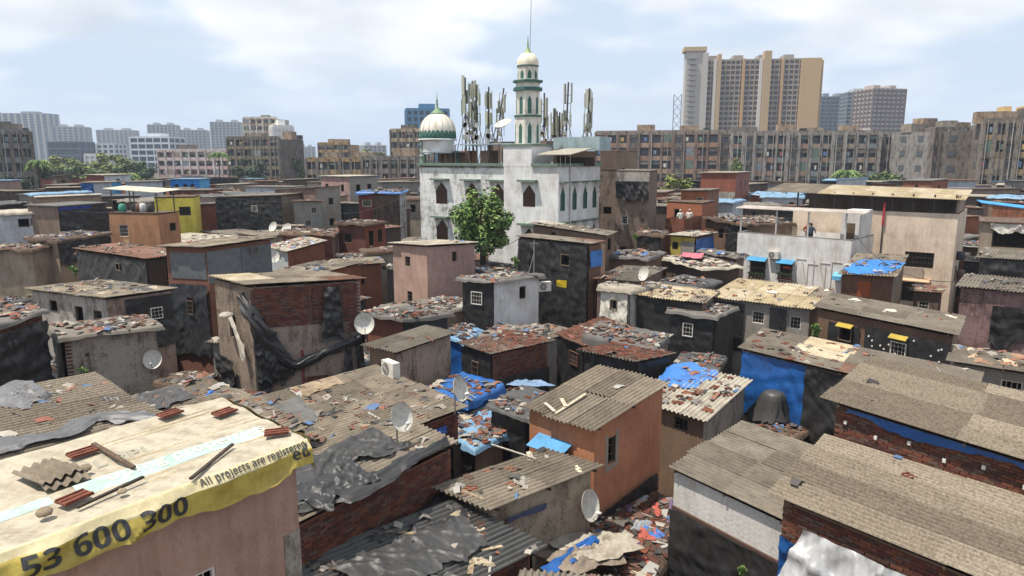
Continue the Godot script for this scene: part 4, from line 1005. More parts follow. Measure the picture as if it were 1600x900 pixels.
	for tr in [[14.16, 16.3, 1.06], [16.45, 18.35, 0.98], [18.6, 19.0, 0.98], [19.15, 20.2, 0.84]]:
		mb = MB.new()
		mb.lathe(o, [Vector2(tr[2], tr[0]), Vector2(tr[2], tr[1])], 8, ph, false)
		var tier := put(mb, "minaret_tier", cream, root)
		if tr[1] - tr[0] > 0.9:
			for k in 8:
				var a := ph + PI / 8 + TAU * k / 8
				var nn := Vector3(cos(a), 0, sin(a))
				var dd := Vector3(-sin(a), 0, cos(a))
				var ap: float = tr[2] * cos(PI / 8) + 0.012
				var hh: float = (tr[1] - tr[0]) * (0.74 if tr[2] > 0.9 else 0.66)
				var y0: float = tr[0] + (0.08 if tr[2] > 0.9 else 0.12)
				var g := MB.new()
				var w := 0.15
				var c := o + nn * ap
				g.quad(c - dd * w + Vector3(0, y0 + hh - 0.3, 0), c + dd * w + Vector3(0, y0 + hh - 0.3, 0), c + dd * w + Vector3(0, y0, 0), c - dd * w + Vector3(0, y0, 0))
				g.tri(c - dd * w + Vector3(0, y0 + hh - 0.3, 0), c + Vector3(0, y0 + hh, 0), c + dd * w + Vector3(0, y0 + hh - 0.3, 0))
				for q in g.n.size(): g.n[q] = nn
				put(g, "lancet", dgreen, tier)
	for tr in [[16.3, 16.45, 1.14], [18.35, 18.6, 1.2], [19.0, 19.15, 1.24], [20.2, 20.3, 0.9]]:
		mb = MB.new()
		mb.lathe(o, [Vector2(0.0, tr[0]), Vector2(tr[2], tr[0]), Vector2(tr[2], tr[1]), Vector2(0.0, tr[1])], 8, ph, false)
		put(mb, "trim", dgreen, root)
	mb = MB.new()
	var prof := []
	for k in 13:
		var t := k / 12.0 * PI / 2
		prof.append(Vector2(0.86 * cos(t) * (1.0 + 0.06 * sin(t * 2)), 20.3 + 1.05 * sin(t)))
	mb.lathe(o, prof, 28)
	put(mb, "minaret_dome", mat("efe6cf", "grime", Vector3(0.5, 0.5, 0.5), 0.8), root)
	mb = MB.new()
	mb.lathe(o, [Vector2(0.44, 21.18), Vector2(0.3, 21.36), Vector2(0.14, 21.55), Vector2(0.05, 21.75), Vector2(0.09, 21.82), Vector2(0.04, 21.9), Vector2(0.08, 22.0), Vector2(0.03, 22.1), Vector2(0.05, 22.2), Vector2(0.012, 22.6)], 14)
	put(mb, "finial", mat("86a468", "grime", Vector3(1, 1, 1), 0.6), root)
	mb = MB.new()
	mb.tube(o + Vector3(0.12, 20, 0.5), o + Vector3(0.3, 28, 0.5), 0.025, 0.015, 5)
	put(mb, "lightning_rod", flat("6d6f70", 0.5), root)
	# main dome
	var dc := X * Vector3(-14.3, 0, -2.0)
	mb = MB.new()
	prof = []
	for k in 17:
		var t := -0.32 + k / 16.0 * (PI / 2 + 0.32)
		prof.append(Vector2(1.62 * cos(t), 15.35 + 1.7 * sin(t)))
	mb.lathe(dc, prof, 48)
	var dome := put(mb, "dome", mat("ece7da", "grime", Vector3(0.35, 0.3, 0.35), 0.75), root)
	for k in 16:
		mb = MB.new()
		var a := TAU * k / 16
		for q in 12:
			var t := -0.2 + q / 12.0 * (PI / 2 + 0.1)
			var t2 := -0.2 + (q + 1) / 12.0 * (PI / 2 + 0.1)
			mb.bar(dc + Vector3(cos(a) * 1.635 * cos(t), 15.35 + 1.715 * sin(t), sin(a) * 1.635 * cos(t)), dc + Vector3(cos(a) * 1.635 * cos(t2), 15.35 + 1.715 * sin(t2), sin(a) * 1.635 * cos(t2)), 0.035)
		put(mb, "dome_rib", mat("b9b1a0", "grime", Vector3(1, 1, 1), 0.8), dome)
	for k in 26:
		var a := TAU * k / 26
		mb = MB.new()
		var nn := Vector3(cos(a), 0, sin(a))
		var dd := Vector3(-sin(a), 0, cos(a))
		var fan := []
		for q in 9:
			var t := PI * q / 8.0
			fan.append(dc + nn * (1.66 - 0.03 * sin(t)) + dd * cos(t) * 0.19 + Vector3(0, 15.12 + 0.38 * sin(t), 0))
		for q in 8: mb.tri(dc + nn * 1.7 + Vector3(0, 14.85, 0), fan[q + 1], fan[q])
		mb.quad(fan[8], fan[0], dc + nn * 1.64 + dd * 0.19 + Vector3(0, 14.72, 0), dc + nn * 1.64 - dd * 0.19 + Vector3(0, 14.72, 0))
		put(mb, "petal", dgreen, dome)
	mb = MB.new()
	mb.lathe(dc, [Vector2(1.5, 13.4), Vector2(1.5, 14.6), Vector2(1.75, 14.62), Vector2(1.75, 14.74), Vector2(1.6, 14.76)], 40)
	put(mb, "drum", wm2, root)
	mb = MB.new()
	mb.lathe(dc, [Vector2(0.62, 17.0), Vector2(0.4, 17.2), Vector2(0.16, 17.45), Vector2(0.06, 17.7), Vector2(0.12, 17.8), Vector2(0.05, 17.95), Vector2(0.1, 18.05), Vector2(0.03, 18.3), Vector2(0.012, 18.9)], 14)
	put(mb, "finial", mat("6f8f6a", "grime", Vector3(1, 1, 1), 0.6), root)
	# little corner turret
	mb = MB.new()
	var tc := X * Vector3(-15.0, 0, -0.75)
	mb.lathe(tc, [Vector2(0.3, 12.5), Vector2(0.3, 13.2), Vector2(0.36, 13.25), Vector2(0.22, 13.4), Vector2(0.22, 14.2), Vector2(0.34, 14.3), Vector2(0.2, 14.4), Vector2(0.2, 14.9), Vector2(0.3, 15.0), Vector2(0.05, 15.3)], 12)
	put(mb, "turret", mat("8fa594", "grime", Vector3(1, 1, 1), 0.8), root)
	# roof-top sheds
	for sdat in [[-11.2, -4.9, 14.2, "b9cdd6"], [-15.0, -11.4, 13.55, "8fa3ac"]]:
		mb = MB.new()
		mb.obox(X * Vector3((sdat[0] + sdat[1]) / 2, sdat[2], -1.9), e * (sdat[1] - sdat[0]) / 2, Vector3(0, 0.04, 0), f * 1.4)
		var sh := put(mb, "roof_shed", metal(sdat[3], 0.5), root)
		for k in 6:
			var x: float = lerpf(sdat[0] + 0.15, sdat[1] - 0.15, k / 5.0)
			mb = MB.new()
			mb.bar(X * Vector3(x, 12.4, -0.65), X * Vector3(x, sdat[2], -0.65), 0.08)
			put(mb, "post", flat("5e564e"), sh)
			mb = MB.new()
			mb.obox(X * Vector3(x + 0.4, 13.0, -2.6), e * 0.38, Vector3(0, 0.7, 0), f * 0.05)
			put(mb, "board", pl(["8a6a55", "a08c78", "6c5a50", "7a8a86", "94735c", "5d4a42"][k]), sh)
	mb = MB.new()
	mb.obox(X * Vector3(-1.0, 14.2, -4.2), e * 2.2, Vector3(0, 0.55, 0), f * 0.08)
	mb.obox(X * Vector3(1.0, 14.2, -5.2), f * 1.0, Vector3(0, 0.55, 0), e * 0.08)
	put(mb, "water_tank_wall", pl("a6bac0"), root)
	mb = MB.new()
	mb.obox(X * Vector3(-0.6, 13.55, -1.7), e * 1.6, Vector3(0, 0.03, 0), f * 1.6 + Vector3(0, -0.25, 0))
	for k in 5: mb.bar(X * Vector3(-1.0 + k * 0.45, 12.4, -0.4), X * Vector3(-1.0 + k * 0.45, 13.3, -0.4), 0.05)
	put(mb, "lean_to", metal("a9a294", 0.6), root)
	mb = MB.new()
	mb.obox(X * Vector3(-0.8, 13.0, -3.6), e * 1.9, Vector3(0, 0.6, 0), f * 0.1)
	put(mb, "back_wall", pl("54463e"), root)
	# masts behind the roof
	mb = MB.new()
	mb.obox(X * Vector3(-7.6, 13.6, -5.6), e * 3.2, Vector3(0, 0.9, 0), f * 0.8)
	put(mb, "plant_room", pl("8a7b70"), root)
	for a in [[Vector3(-4.17, 14.25, -65.00), 6.2, 4, 0.0, "tall phone mast with four antenna panels, closest of its cluster to the dome"], [Vector3(-3.59, 14.27, -66.00), 6.0, 4, 0.0, "tall phone mast with four panels, second from the dome in its cluster"], [Vector3(-3.19, 14.25, -65.00), 5.6, 3, 0.0, "phone mast with three panels, farthest from the dome in the tall cluster"], [Vector3(-2.08, 14.25, -65.00), 5.4, 3, 0.0, "phone mast with three upright panels beside the large white roof dish"], [Vector3(-1.71, 14.27, -66.00), 5.4, 2, 0.45, "leaning phone mast with two panels beside the large white roof dish"], [Vector3(2.80, 14.54, -63.00), 4.7, 3, 0.0, "phone mast with three panels right against the minaret shaft"], [Vector3(3.76, 14.57, -64.00), 3.4, 3, 0.0, "short phone mast with three panels, second from the minaret over the pale blue wall"], [Vector3(4.28, 14.59, -65.00), 3.2, 3, 0.0, "short phone mast with three panels, third from the minaret over the pale blue wall"], [Vector3(4.65, 14.54, -63.00), 5.6, 2, 0.1, "tall slim phone mast with two panels over the pale blue wall"], [Vector3(6.50, 14.54, -63.00), 5.1, 4, 0.1, "tall phone mast with four panels at the pale blue wall's outer end"]]:
		antenna_mast(a[0], a[1], a[2], a[3], a[4])
	dish("large white satellite dish on the mosque roof", Vector3(-0.74, 15.90, -64.00), Vector3(-0.3, 0.9, 0.4), 0.75, 0.8)

func antenna_mast(at: Vector3, h: float, panels: int, lean: float, label: String) -> void:
	var rnd := RandomNumberGenerator.new()
	rnd.seed = int(at.x * 100) + 999
	at.y = 12.3
	var t := thing("antenna_mast", label, "antenna", at, "phone masts on the mosque roof")
	var hh := h + 1.6
	var mb := MB.new()
	var tp := at + Vector3(lean * h * 0.4, hh, 0)
	mb.tube(at, tp, 0.1, 0.08, 6)
	for k in 7:
		var y := hh * (0.25 + 0.1 * k)
		var p := at.lerp(tp, y / hh)
		mb.bar(p - Vector3(0.3, 0, 0), p + Vector3(0.3, 0, 0.1), 0.04)
	put(mb, "pole", flat("4f4a45", 0.6), t)
	mb = MB.new()
	for s in [-1.0, 1.0]:
		mb.bar(at + Vector3(s * 1.1, 0, 0.2), at.lerp(tp, 0.62), 0.06)
		mb.bar(at + Vector3(s * 0.35, 0, -0.3), at.lerp(tp, 0.95) + Vector3(s * 0.28, 0, -0.1), 0.045)
	put(mb, "strut", flat("5a534c", 0.6), t)
	for k in panels * 2:
		mb = MB.new()
		var a := TAU * k / panels + rnd.randf()
		var p := at.lerp(tp, (0.84 if k < panels else 0.62) + rnd.randf_range(-0.08, 0.08)) + Vector3(cos(a), 0, sin(a)) * 0.32
		mb.obox(p, Vector3(-sin(a), 0, cos(a)) * 0.13, Vector3(0, rnd.randf_range(0.5, 0.85), 0), Vector3(cos(a), 0, sin(a)) * 0.06)
		put(mb, "panel", flat(["a6a896", "949684", "b0b0a2", "85877a"][rnd.randi() % 4], 0.6), t)
		mb = MB.new()
		mb.box(at.lerp(tp, rnd.randf_range(0.3, 0.55)) + Vector3(rnd.randf_range(-0.2, 0.2), 0, 0.12), Vector3(0.28, 0.4, 0.2))
		put(mb, "radio_box", flat("b5b0a4", 0.6), t)

# ---------------------------------------------------------------- small props
func dish(label: String, c: Vector3, dir: Vector3, r: float, mast := 0.7, group := "") -> void:
	dir = dir.normalized()
	var t := thing("satellite_dish", label, "satellite dish", c, group)
	var up := Vector3.UP
	var x := up.cross(dir).normalized()
	var y := dir.cross(x)
	var X := Transform3D(Basis(x, dir, x.cross(dir)), c)
	var mb := MB.new()
	var prof := []
	for k in 9:
		var q := k / 8.0
		prof.append(Vector2(maxf(q * r, 0.001), 0.32 * r * q * q))
	prof.append(Vector2(r * 1.03, 0.32 * r + 0.012))
	for k in 9:
		var q := 1.0 - k / 8.0
		prof.append(Vector2(maxf(q * r, 0.001), 0.32 * r * q * q - 0.016))
	mb.lathe(Vector3.ZERO, prof, 30)
	for k in mb.v.size(): mb.v[k].z *= 1.1
	put(xform(mb, X), "reflector", mat("c9c6bd", "grime", Vector3(1.6, 1.6, 1.6), 0.55), t)
	mb = MB.new()
	var fp := c + dir * r * 1.05 - y * r * 0.55
	mb.bar(c - y * r * 1.0 + dir * r * 0.2, fp, 0.025)
	put(mb, "feed_arm", flat("8f8d88", 0.5), t)
	mb = MB.new()
	mb.tube(fp, fp - dir * 0.13, 0.035, 0.045, 8)
	put(mb, "feed_horn", flat("d8d6d0", 0.5), t)
	mb = MB.new()
	var foot_p := c - dir * 0.12 - Vector3(0, mast, 0)
	mb.tube(foot_p, c - dir * 0.12 + Vector3(0, 0.05, 0), 0.025, 0.025, 6)
	mb.bar(c - dir * 0.14, c, 0.1)
	put(mb, "mast", flat("6f6c67", 0.5), t)

func ac_unit(label: String, c: Vector3, n: Vector3) -> void:
	var t := thing("air_conditioner", label, "air conditioner", c)
	var d := Vector3.UP.cross(n).normalized()
	var mb := MB.new()
	mb.obox(c + Vector3(0, 0.3, 0), d * 0.4, Vector3(0, 0.28, 0), n * 0.15)
	put(mb, "casing", mat("d8d4c8", "grime", Vector3(1, 1, 1), 0.6), t)
	mb = MB.new()
	var X := Transform3D(Basis(d, n, d.cross(n)), c + Vector3(0, 0.3, 0) - d * 0.1 + n * 0.151)
	mb.lathe(Vector3.ZERO, [Vector2(0.23, 0.0), Vector2(0.23, 0.012), Vector2(0.2, 0.014), Vector2(0.06, 0.004), Vector2(0.001, 0.004)], 20)
	var g := put(xform(mb, X), "fan_grille", flat("6b6964", 0.6), t)
	mb = MB.new()
	for k in 6:
		var a := TAU * k / 12
		mb.bar(X * Vector3(cos(a) * 0.22, 0.02, sin(a) * 0.22), X * Vector3(-cos(a) * 0.22, 0.02, -sin(a) * 0.22), 0.01)
	put(mb, "grille_wire", flat("b9b6ae", 0.5), g)

func plank(label: String, a: Vector3, b: Vector3, w: float, h: float, col: String, group := "", called := "plank", cat := "plank") -> void:
	var mb := MB.new()
	mb.bar(a, b, w, h)
	var o := put(mb, called, mat(col, "clay", Vector3(2, 2, 2), 0.9), self)
	tag(o, label, cat, group)

func cloth(called: String, label: String, cat: String, mb: MB, m: Material, group := "") -> MeshInstance3D:
	var o := put(mb, called, m, self)
	tag(o, label, cat, group)
	return o

# ---------------------------------------------------------------- trees
func crown_mesh(sd: int, leaves: int, leaf: float, clumps: int, cols: Array) -> ArrayMesh:      # within a unit sphere
	var rnd := RandomNumberGenerator.new()
	rnd.seed = sd
	var mb := MB.new()
	mb.use_c = true
	var cs := []
	for k in clumps:
		var d := Vector3(rnd.randfn(), rnd.randfn() * 0.9, rnd.randfn()).normalized() * pow(rnd.randf(), 0.45) * 0.72
		cs.append([d, rnd.randf_range(0.15, 0.3)])
	for k in leaves:
		var c: Array = cs[rnd.randi() % clumps]
		var d := Vector3(rnd.randfn(), rnd.randfn(), rnd.randfn()).normalized()
		var p: Vector3 = c[0] + d * c[1] * pow(rnd.randf(), 0.35)
		var nrm := (d + Vector3(0, 0.9, 0) + Vector3(rnd.randfn(), rnd.randfn(), rnd.randfn()) * 0.5).normalized()
		var x := nrm.cross(Vector3(rnd.randfn(), rnd.randfn(), rnd.randfn())).normalized()
		var y := nrm.cross(x)
		var s := leaf * rnd.randf_range(0.6, 1.25)
		mb.col = (cols[rnd.randi() % cols.size()] as Color).srgb_to_linear()
		mb.quad(p - x * s, p + y * s * 0.5, p + x * s, p - y * s * 0.5)
	return mb.mesh()

var leaf_m: StandardMaterial3D
var crowns := {}
func tree(label: String, base: Vector3, h: float, r: Vector3, kind: String, group := "") -> void:
	var t := thing("tree", label, "tree", base, group)
	var mb := MB.new()
	var cy := h - r.y
	mb.tube(base, base + Vector3(0.1, cy, 0), maxf(0.12, h * 0.03), h * 0.015, 8)
	for k in 5:
		var a := TAU * k / 5 + base.x
		mb.tube(base + Vector3(0.07, cy * 0.75, 0), base + Vector3(cos(a) * r.x * 0.55, cy + r.y * 0.25, sin(a) * r.z * 0.55), h * 0.012, h * 0.005, 6)
	put(mb, "trunk", mat("5a4a3a", "clay", Vector3(1, 0.4, 1), 0.95), t)
	var o := inst(crowns[kind], "crown", leaf_m, t, Transform3D(Basis.from_scale(r).rotated(Vector3.UP, 0.0), Vector3(0, cy, 0)))
	o.set_meta("kind", "stuff")

func palm(label: String, base: Vector3, h: float, r: float) -> void:
	var t := thing("palm_tree", label, "palm tree", base, "palms beyond the houses")
	var mb := MB.new()
	var top := base + Vector3(0.4, h, 0)
	mb.tube(base, top, 0.22, 0.14, 8)
	put(mb, "trunk", mat("6b5d4c", "clay", Vector3(1, 1, 1), 0.95), t)
	for k in 16:
		var a := TAU * k / 16 + (0.2 if k % 2 else 0.0)
		var el := 0.7 if k % 2 else 0.2
		mb = MB.new()
		mb.use_c = true
		mb.col = Color("4f6632").srgb_to_linear() if k % 3 else Color("677a3e").srgb_to_linear()
		var prev := top
		for q in 7:
			var s := (q + 1) / 7.0
			var p := top + Vector3(cos(a) * r * s, el * r * s - r * s * s * (0.75 + el * 0.5), sin(a) * r * s)
			var d := Vector3(-sin(a), 0, cos(a)) * r * 0.2 * sin(PI * clampf(s, 0.12, 0.95))
			mb.quad(prev, p, p + d - Vector3(0, r * 0.12, 0), prev + d * 0.8 - Vector3(0, r * 0.16, 0))
			mb.quad(p, prev, prev - d * 0.8 - Vector3(0, r * 0.16, 0), p - d - Vector3(0, r * 0.12, 0))
			prev = p
		put(mb, "frond", leaf_m, t)

# ---------------------------------------------------------------- apartment blocks
var unit_box := BoxMesh.new()
func bx(called: String, m: Material, parent: Node3D, c: Vector3, d: Vector3, n: Vector3, s: Vector3) -> MeshInstance3D:   # box with width along d, height, depth along n
	return inst(unit_box, called, m, parent, Transform3D(Basis(d * s.x, Vector3.UP * s.y, n * s.z), c - parent.position))

func block(label: String, A: Vector3, B: Vector3, depth: float, floors: int, fh: float, bays: int, o: Dictionary) -> Node3D:
	var L := A.distance_to(B)
	var d := (B - A) / L
	var n := Vector3(-d.z, 0, d.x)
	if n.dot(-A) < 0: n = -n
	var root := thing("apartment_block", label, "building", (A + B) / 2 - n * depth / 2, o.get("group", ""))
	var rnd := RandomNumberGenerator.new()
	rnd.seed = int(absf(A.x * 13 + A.z * 7)) + floors
	var H := floors * fh
	var wm: Material = old(o.get("wall", "8d8378"))
	var dark: Material = flat("5c6166", 0.15)
	var pars: Array = o.get("par", ["a8826e", "96705e", "8f8478", "b0957f"])
	bx("wall", wm, root, (A + B) / 2 - n * (depth / 2 + 0.55) + Vector3(0, H / 2, 0), d, n, Vector3(L, H, depth - 1.1))
	var pm: Material = old(o.get("pier", "7c736a"))
	var bw := L / bays
	for b in bays + 1:
		bx("pier", pm, root, A + d * bw * b - n * 0.45 + Vector3(0, H / 2 + 0.3, 0), d, n, Vector3(0.5 + 0.3 * (b % 2), H + 0.6, 1.3))
	for q in floors + 1:
		bx("floor_slab", wm, root, (A + B) / 2 - n * 0.5 + Vector3(0, q * fh, 0), d, n, Vector3(L, 0.28, 1.12))
	for q in floors:
		for b in bays:
			var c := A + d * bw * (b + 0.5) + Vector3(0, q * fh, 0)
			var solid = (b * 7 + int(A.x)) % 4 == 1 and o.get("mix", true)
			var pc: Material = pl(pars[rnd.randi() % pars.size()])
			if solid:
				bx("wall_panel", wm, root, c - n * 0.3 + Vector3(0, fh / 2, 0), d, n, Vector3(bw, fh, 0.3))
				bx("window", dark, root, c - n * 0.14 + Vector3(0, fh * 0.55, 0), d, n, Vector3(bw * 0.4, 1.2, 0.06))
				bx("window_hood", wm, root, c + n * 0.1 + Vector3(0, fh * 0.55 + 0.75, 0), d, n, Vector3(bw * 0.5, 0.08, 0.55))
			else:
				bx("balcony_parapet", pc, root, c - n * 0.0 + Vector3(0, 0.6, 0), d, n, Vector3(bw - 0.5, 1.0, 0.14))
				bx("window", dark, root, c - n * 1.05 + Vector3(0, fh * 0.55, 0), d, n, Vector3(bw * 0.75, fh * 0.6, 0.12))
				var r := rnd.randf()
				if r < 0.45:
					var lc: String = ["c8c4bc", "94585a", "5f769a", "b09a64", "7a8a94", "cdc8c0", "6f8672"][rnd.randi() % 7]
					bx("laundry", flat(lc, 0.9), root, c + n * 0.12 + d * rnd.randf_range(-0.3, 0.3) * bw + Vector3(0, fh * 0.62, 0), d, n, Vector3(bw * rnd.randf_range(0.12, 0.35), fh * 0.3, 0.05))
				elif r < 0.7:
					bx("grille", flat(["5f564e", "77706a", "4a5a58"][rnd.randi() % 3], 0.7), root, c + n * 0.05 + Vector3(0, fh * 0.78, 0), d, n, Vector3(bw - 0.6, fh * 0.22, 0.05))
				elif r < 0.8:
					bx("balcony_shutter", pl(["6f8378", "8a9298", "a09484"][rnd.randi() % 3]), root, c + n * 0.03 + Vector3(0, fh * 0.64, 0), d, n, Vector3(bw - 0.55, fh * 0.62, 0.06))
	for b in o.get("pipes", bays):
		var mb := MB.new()
		var p = A + d * (L * (b + 0.5 + rnd.randf_range(-0.2, 0.2)) / o.get("pipes", bays)) + n * 0.3
		mb.tube(p, p + Vector3(0, H + 0.5, 0), 0.09, 0.09, 5)
		put(mb, "drain_pipe", flat(["a8a6a0", "7d756c", "8f8a84"][rnd.randi() % 3], 0.7), root)
	bx("roof_parapet", wm, root, (A + B) / 2 - n * 0.1 + Vector3(0, H + 0.5, 0), d, n, Vector3(L, 0.9, 0.2))
	for k in o.get("huts", 3):
		var c = A + d * L * (k + 0.5 + rnd.randf_range(-0.25, 0.25)) / o.get("huts", 3) - n * rnd.randf_range(2.5, depth - 2) + Vector3(0, H, 0)
		var hh := rnd.randf_range(1.8, 3.2)
		var hb := bx("roof_hut", old(["9a8f82", "a8927c", "7f776e"][rnd.randi() % 3]), root, c + Vector3(0, hh / 2, 0), d, n, Vector3(rnd.randf_range(2.5, 6), hh, 3))
		if k % 2: bx("water_tank", flat("2a2a2c" if k % 4 == 1 else "c8c4bc", 0.6), root, c + d * 4.0 + Vector3(0, 0.8, 0), d, n, Vector3(1.4, 1.5, 1.4))
	# the end walls carry window columns too
	for s in [[A, -d], [B, d]]:
		for q in floors:
			for k in 2:
				bx("window", dark, root, s[0] - n * depth * (0.3 + 0.4 * k) + s[1] * 0.02 + Vector3(0, q * fh + fh * 0.55, 0), n, s[1], Vector3(1.5, 1.2, 0.08))
	return root

func tower(label: String, A: Vector3, B: Vector3, depth: float, H: float, floors: int, bays: int, cols: Array, o := {}) -> Node3D:   # cols: core, band, pier
	var L := A.distance_to(B)
	var d := (B - A) / L
	var n := Vector3(-d.z, 0, d.x)
	if n.dot(-A) < 0: n = -n
	var mid := (A + B) / 2 - n * depth / 2
	var root := thing("tower_block", label, "building", mid, o.get("group", ""))
	var core: Material = flat(cols[0], 0.45)
	var band: Material = flat(cols[1], 0.85)
	var pier: Material = flat(cols[2], 0.85)
	bx("core", core, root, mid + Vector3(0, H / 2, 0), d, n, Vector3(L, H, depth))
	var fh := H / floors
	for q in floors + 1:
		bx("floor_band", band, root, mid + Vector3(0, minf(q * fh, H - 0.2), 0), d, n, Vector3(L + 0.5, fh * o.get("band", 0.42), depth + 0.5))
	var nb := bays
	for b in nb + 1:
		var w: float = L / nb * o.get("pier", 0.35)
		bx("pier", pier, root, A + d * L * b / nb - n * 0.1 + Vector3(0, H / 2, 0), d, n, Vector3(w, H + 0.3, 1.1))
		if depth > 8:
			var nd := maxi(2, int(bays * depth / L))
			if b <= nd:
				for s in [[A, -d], [B, d]]:
					bx("pier", pier, root, s[0] - n * depth * b / nd + s[1] * 0.1 + Vector3(0, H / 2, 0), d, n, Vector3(1.1, H + 0.3, depth / nd * o.get("pier", 0.35)))
	for k in o.get("tops", 2):
		bx("roof_room", band, root, A + d * L * (k + 0.5) / o.get("tops", 2) - n * depth * 0.5 + Vector3(0, H + 1.6, 0), d, n, Vector3(L / (2.6 * o.get("tops", 2)), 3.4, depth * 0.5))
	return root

func build_city() -> void:
	# long blocks on the edge of the settlement
	block("long five storey block with pink balcony walls behind the mosque", Vector3(20.92, 0.00, -180.00), Vector3(52.44, 0.00, -172.00), 14, 6, 3.15, 12, {"wall": "968c82", "pier": "8d796c", "par": ["a88872", "a07f6c", "ae9682", "957c6c"], "pipes": 8, "huts": 2})
	block("long grey block with many drain pipes and stained piers", Vector3(50.91, 0.00, -166.00), Vector3(81.83, 0.00, -160.00), 14, 6, 3.05, 13, {"wall": "928a82", "pier": "a39d95", "par": ["a08474", "9a9188", "a59484", "858e90"], "pipes": 16, "huts": 4})
	block("cream end block between the long grey block and the weathered one", Vector3(93.96, 0.00, -185.00), Vector3(100.12, 0.00, -186.00), 12, 6, 3.1, 3, {"wall": "b0a190", "par": ["b9a896"], "huts": 1})
	block("weathered block with cluttered balconies on its long side", Vector3(96.34, 0.00, -182.00), Vector3(87.98, 0.00, -150.00), 12, 6, 3.1, 8, {"wall": "877d73", "par": ["a58a76", "7d7168", "97877a"], "pipes": 8, "mix": false})
	block("plain grey end of the weathered block with hooded windows", Vector3(87.82, 0.00, -149.50), Vector3(98.40, 0.00, -152.00), 12, 6, 3.1, 4, {"wall": "908c87", "par": ["b89c82"], "pipes": 5})
	block("dark weathered block with an open frame on its roof at the lane end", Vector3(91.63, 0.00, -140.00), Vector3(102.15, 0.00, -136.00), 14, 6, 3.3, 6, {"wall": "80766b", "pier": "8b8277", "par": ["8f7d62", "a08a68", "7d7468"], "pipes": 6})
	block("low grey block with pipes and dark top beyond the huts", Vector3(-35.99, 0.00, -172.00), Vector3(-22.23, 0.00, -168.00), 12, 4, 3.2, 6, {"wall": "86807a", "par": ["8d8680", "79736c"], "pipes": 9, "huts": 1})
	block("ochre stained block end beside the low grey block", Vector3(-50.67, 0.00, -176.00), Vector3(-36.20, 0.00, -173.00), 12, 4, 3.1, 5, {"wall": "a48c68", "par": ["a89068", "8d8070"], "huts": 2})
	block("grey four storey block with dark stained flank at the palms", Vector3(-112.80, 0.00, -152.00), Vector3(-105.67, 0.00, -158.00), 12, 6, 3.05, 5, {"wall": "8c8a86", "par": ["9a9894", "8a8884"], "pipes": 5})
	block("long pink and white block with red lines beyond the trees", Vector3(-129.78, 0.00, -262.00), Vector3(-95.97, 0.00, -258.00), 14, 5, 3.1, 11, {"wall": "d8c8c4", "pier": "d8ccc8", "par": ["d8b8b4", "dccac6"], "mix": false, "pipes": 0, "huts": 2})
	block("dark mouldy block with pale pilasters before the white tower", Vector3(-93.69, 0.00, -236.00), Vector3(-74.86, 0.00, -230.00), 14, 6, 3.2, 6, {"wall": "6d655b", "pier": "7d7468", "par": ["7a6f5c", "8c8064"], "huts": 2})
	block("cream block with air conditioners beside the mosque dome", Vector3(-38.19, 0.00, -226.00), Vector3(-28.04, 0.00, -224.00), 12, 7, 3.05, 4, {"wall": "b9a88a", "par": ["c0ae8c"], "huts": 1})
	block("ochre roofed block with scaffolding in the distance", Vector3(-78.31, 0.00, -290.00), Vector3(-65.67, 0.00, -288.00), 12, 6, 3.1, 4, {"wall": "b0905c", "par": ["b8985f"], "huts": 3})
	block("white and brown slab block with a tall blank flank", Vector3(-123.49, 0.00, -332.00), Vector3(-107.99, 0.00, -330.00), 14, 10, 3.1, 5, {"wall": "d8d0c6", "pier": "d4cabc", "par": ["c8b8a8", "a08874"], "huts": 1})
	tower("white ribbed tower flank beside the brown slab block", Vector3(-106.53, 0.00, -322.00), Vector3(-99.11, 0.00, -326.00), 12, 27, 9, 5, ["c9c9c8", "d6d4d0", "dcdad6"], {"band": 0.7, "tops": 1})
	tower("blue office block with dark windows behind the dome", Vector3(-58.30, 0.00, -400.00), Vector3(-35.40, 0.00, -404.00), 20, 40, 11, 7, ["3c4650", "56809f", "5c86a6"], {"tops": 1})
	# the yellow tower: three joined wings with balconies, blank flank and stair tower
	var y := tower("tall beige and yellow apartment tower with a stair tower", Vector3(112.02, 0.00, -432.00), Vector3(169.48, 0.00, -425.00), 24, 70, 24, 21, ["4a4744", "968d84", "9d8b76"], {"band": 0.36, "pier": 0.22, "tops": 4})
	var yd := (Vector3(169.48, 0.00, -425.00) - Vector3(112.02, 0.00, -432.00)).normalized()
	var yn := Vector3(-yd.z, 0, yd.x)
	var yl := Vector3(112.02, 0.00, -432.00).distance_to(Vector3(169.48, 0.00, -425.00))
	for q in [[0.0, 0.055, 74.0, "b5b0a7", 2.4], [0.115, 0.03, 70.5, "c4c0b8", 1.6], [0.15, 0.035, 73.0, "b39b78", 2.6], [0.4, 0.022, 70.5, "b8956a", 1.4], [0.565, 0.03, 70.5, "c9c5bd", 1.8], [0.6, 0.07, 74.3, "b39a76", 3.0], [0.78, 0.02, 70.2, "b8966c", 1.4]]:
		bx("tower_bay", flat(q[3], 0.85), y, Vector3(112.02, 0.00, -432.00) + yd * yl * (q[0] + q[1] / 2) + yn * q[4] * 0.2 + Vector3(0, q[2] / 2, 0), yd, yn, Vector3(yl * q[1], q[2], q[4] * 2))
	bx("blank_flank", flat("b89c74", 0.85), y, Vector3(170.60, 0.00, -424.00) + yd * 2.5 - yn * 9 + Vector3(0, 35.1, 0), yd, yn, Vector3(11, 70.2, 20))
	bx("blank_flank", flat("ac9069", 0.85), y, Vector3(176.67, 0.00, -424.00) + yd * 1.2 - yn * 12 + Vector3(0, 34.8, 0), yd, yn, Vector3(6.5, 69.6, 18))
	bx("stair_tower", flat("b2aea6", 0.85), y, Vector3(107.13, 0.00, -431.00) + Vector3(0, 37.5, 0) - yn * 5, yd, yn, Vector3(9.5, 75, 10))
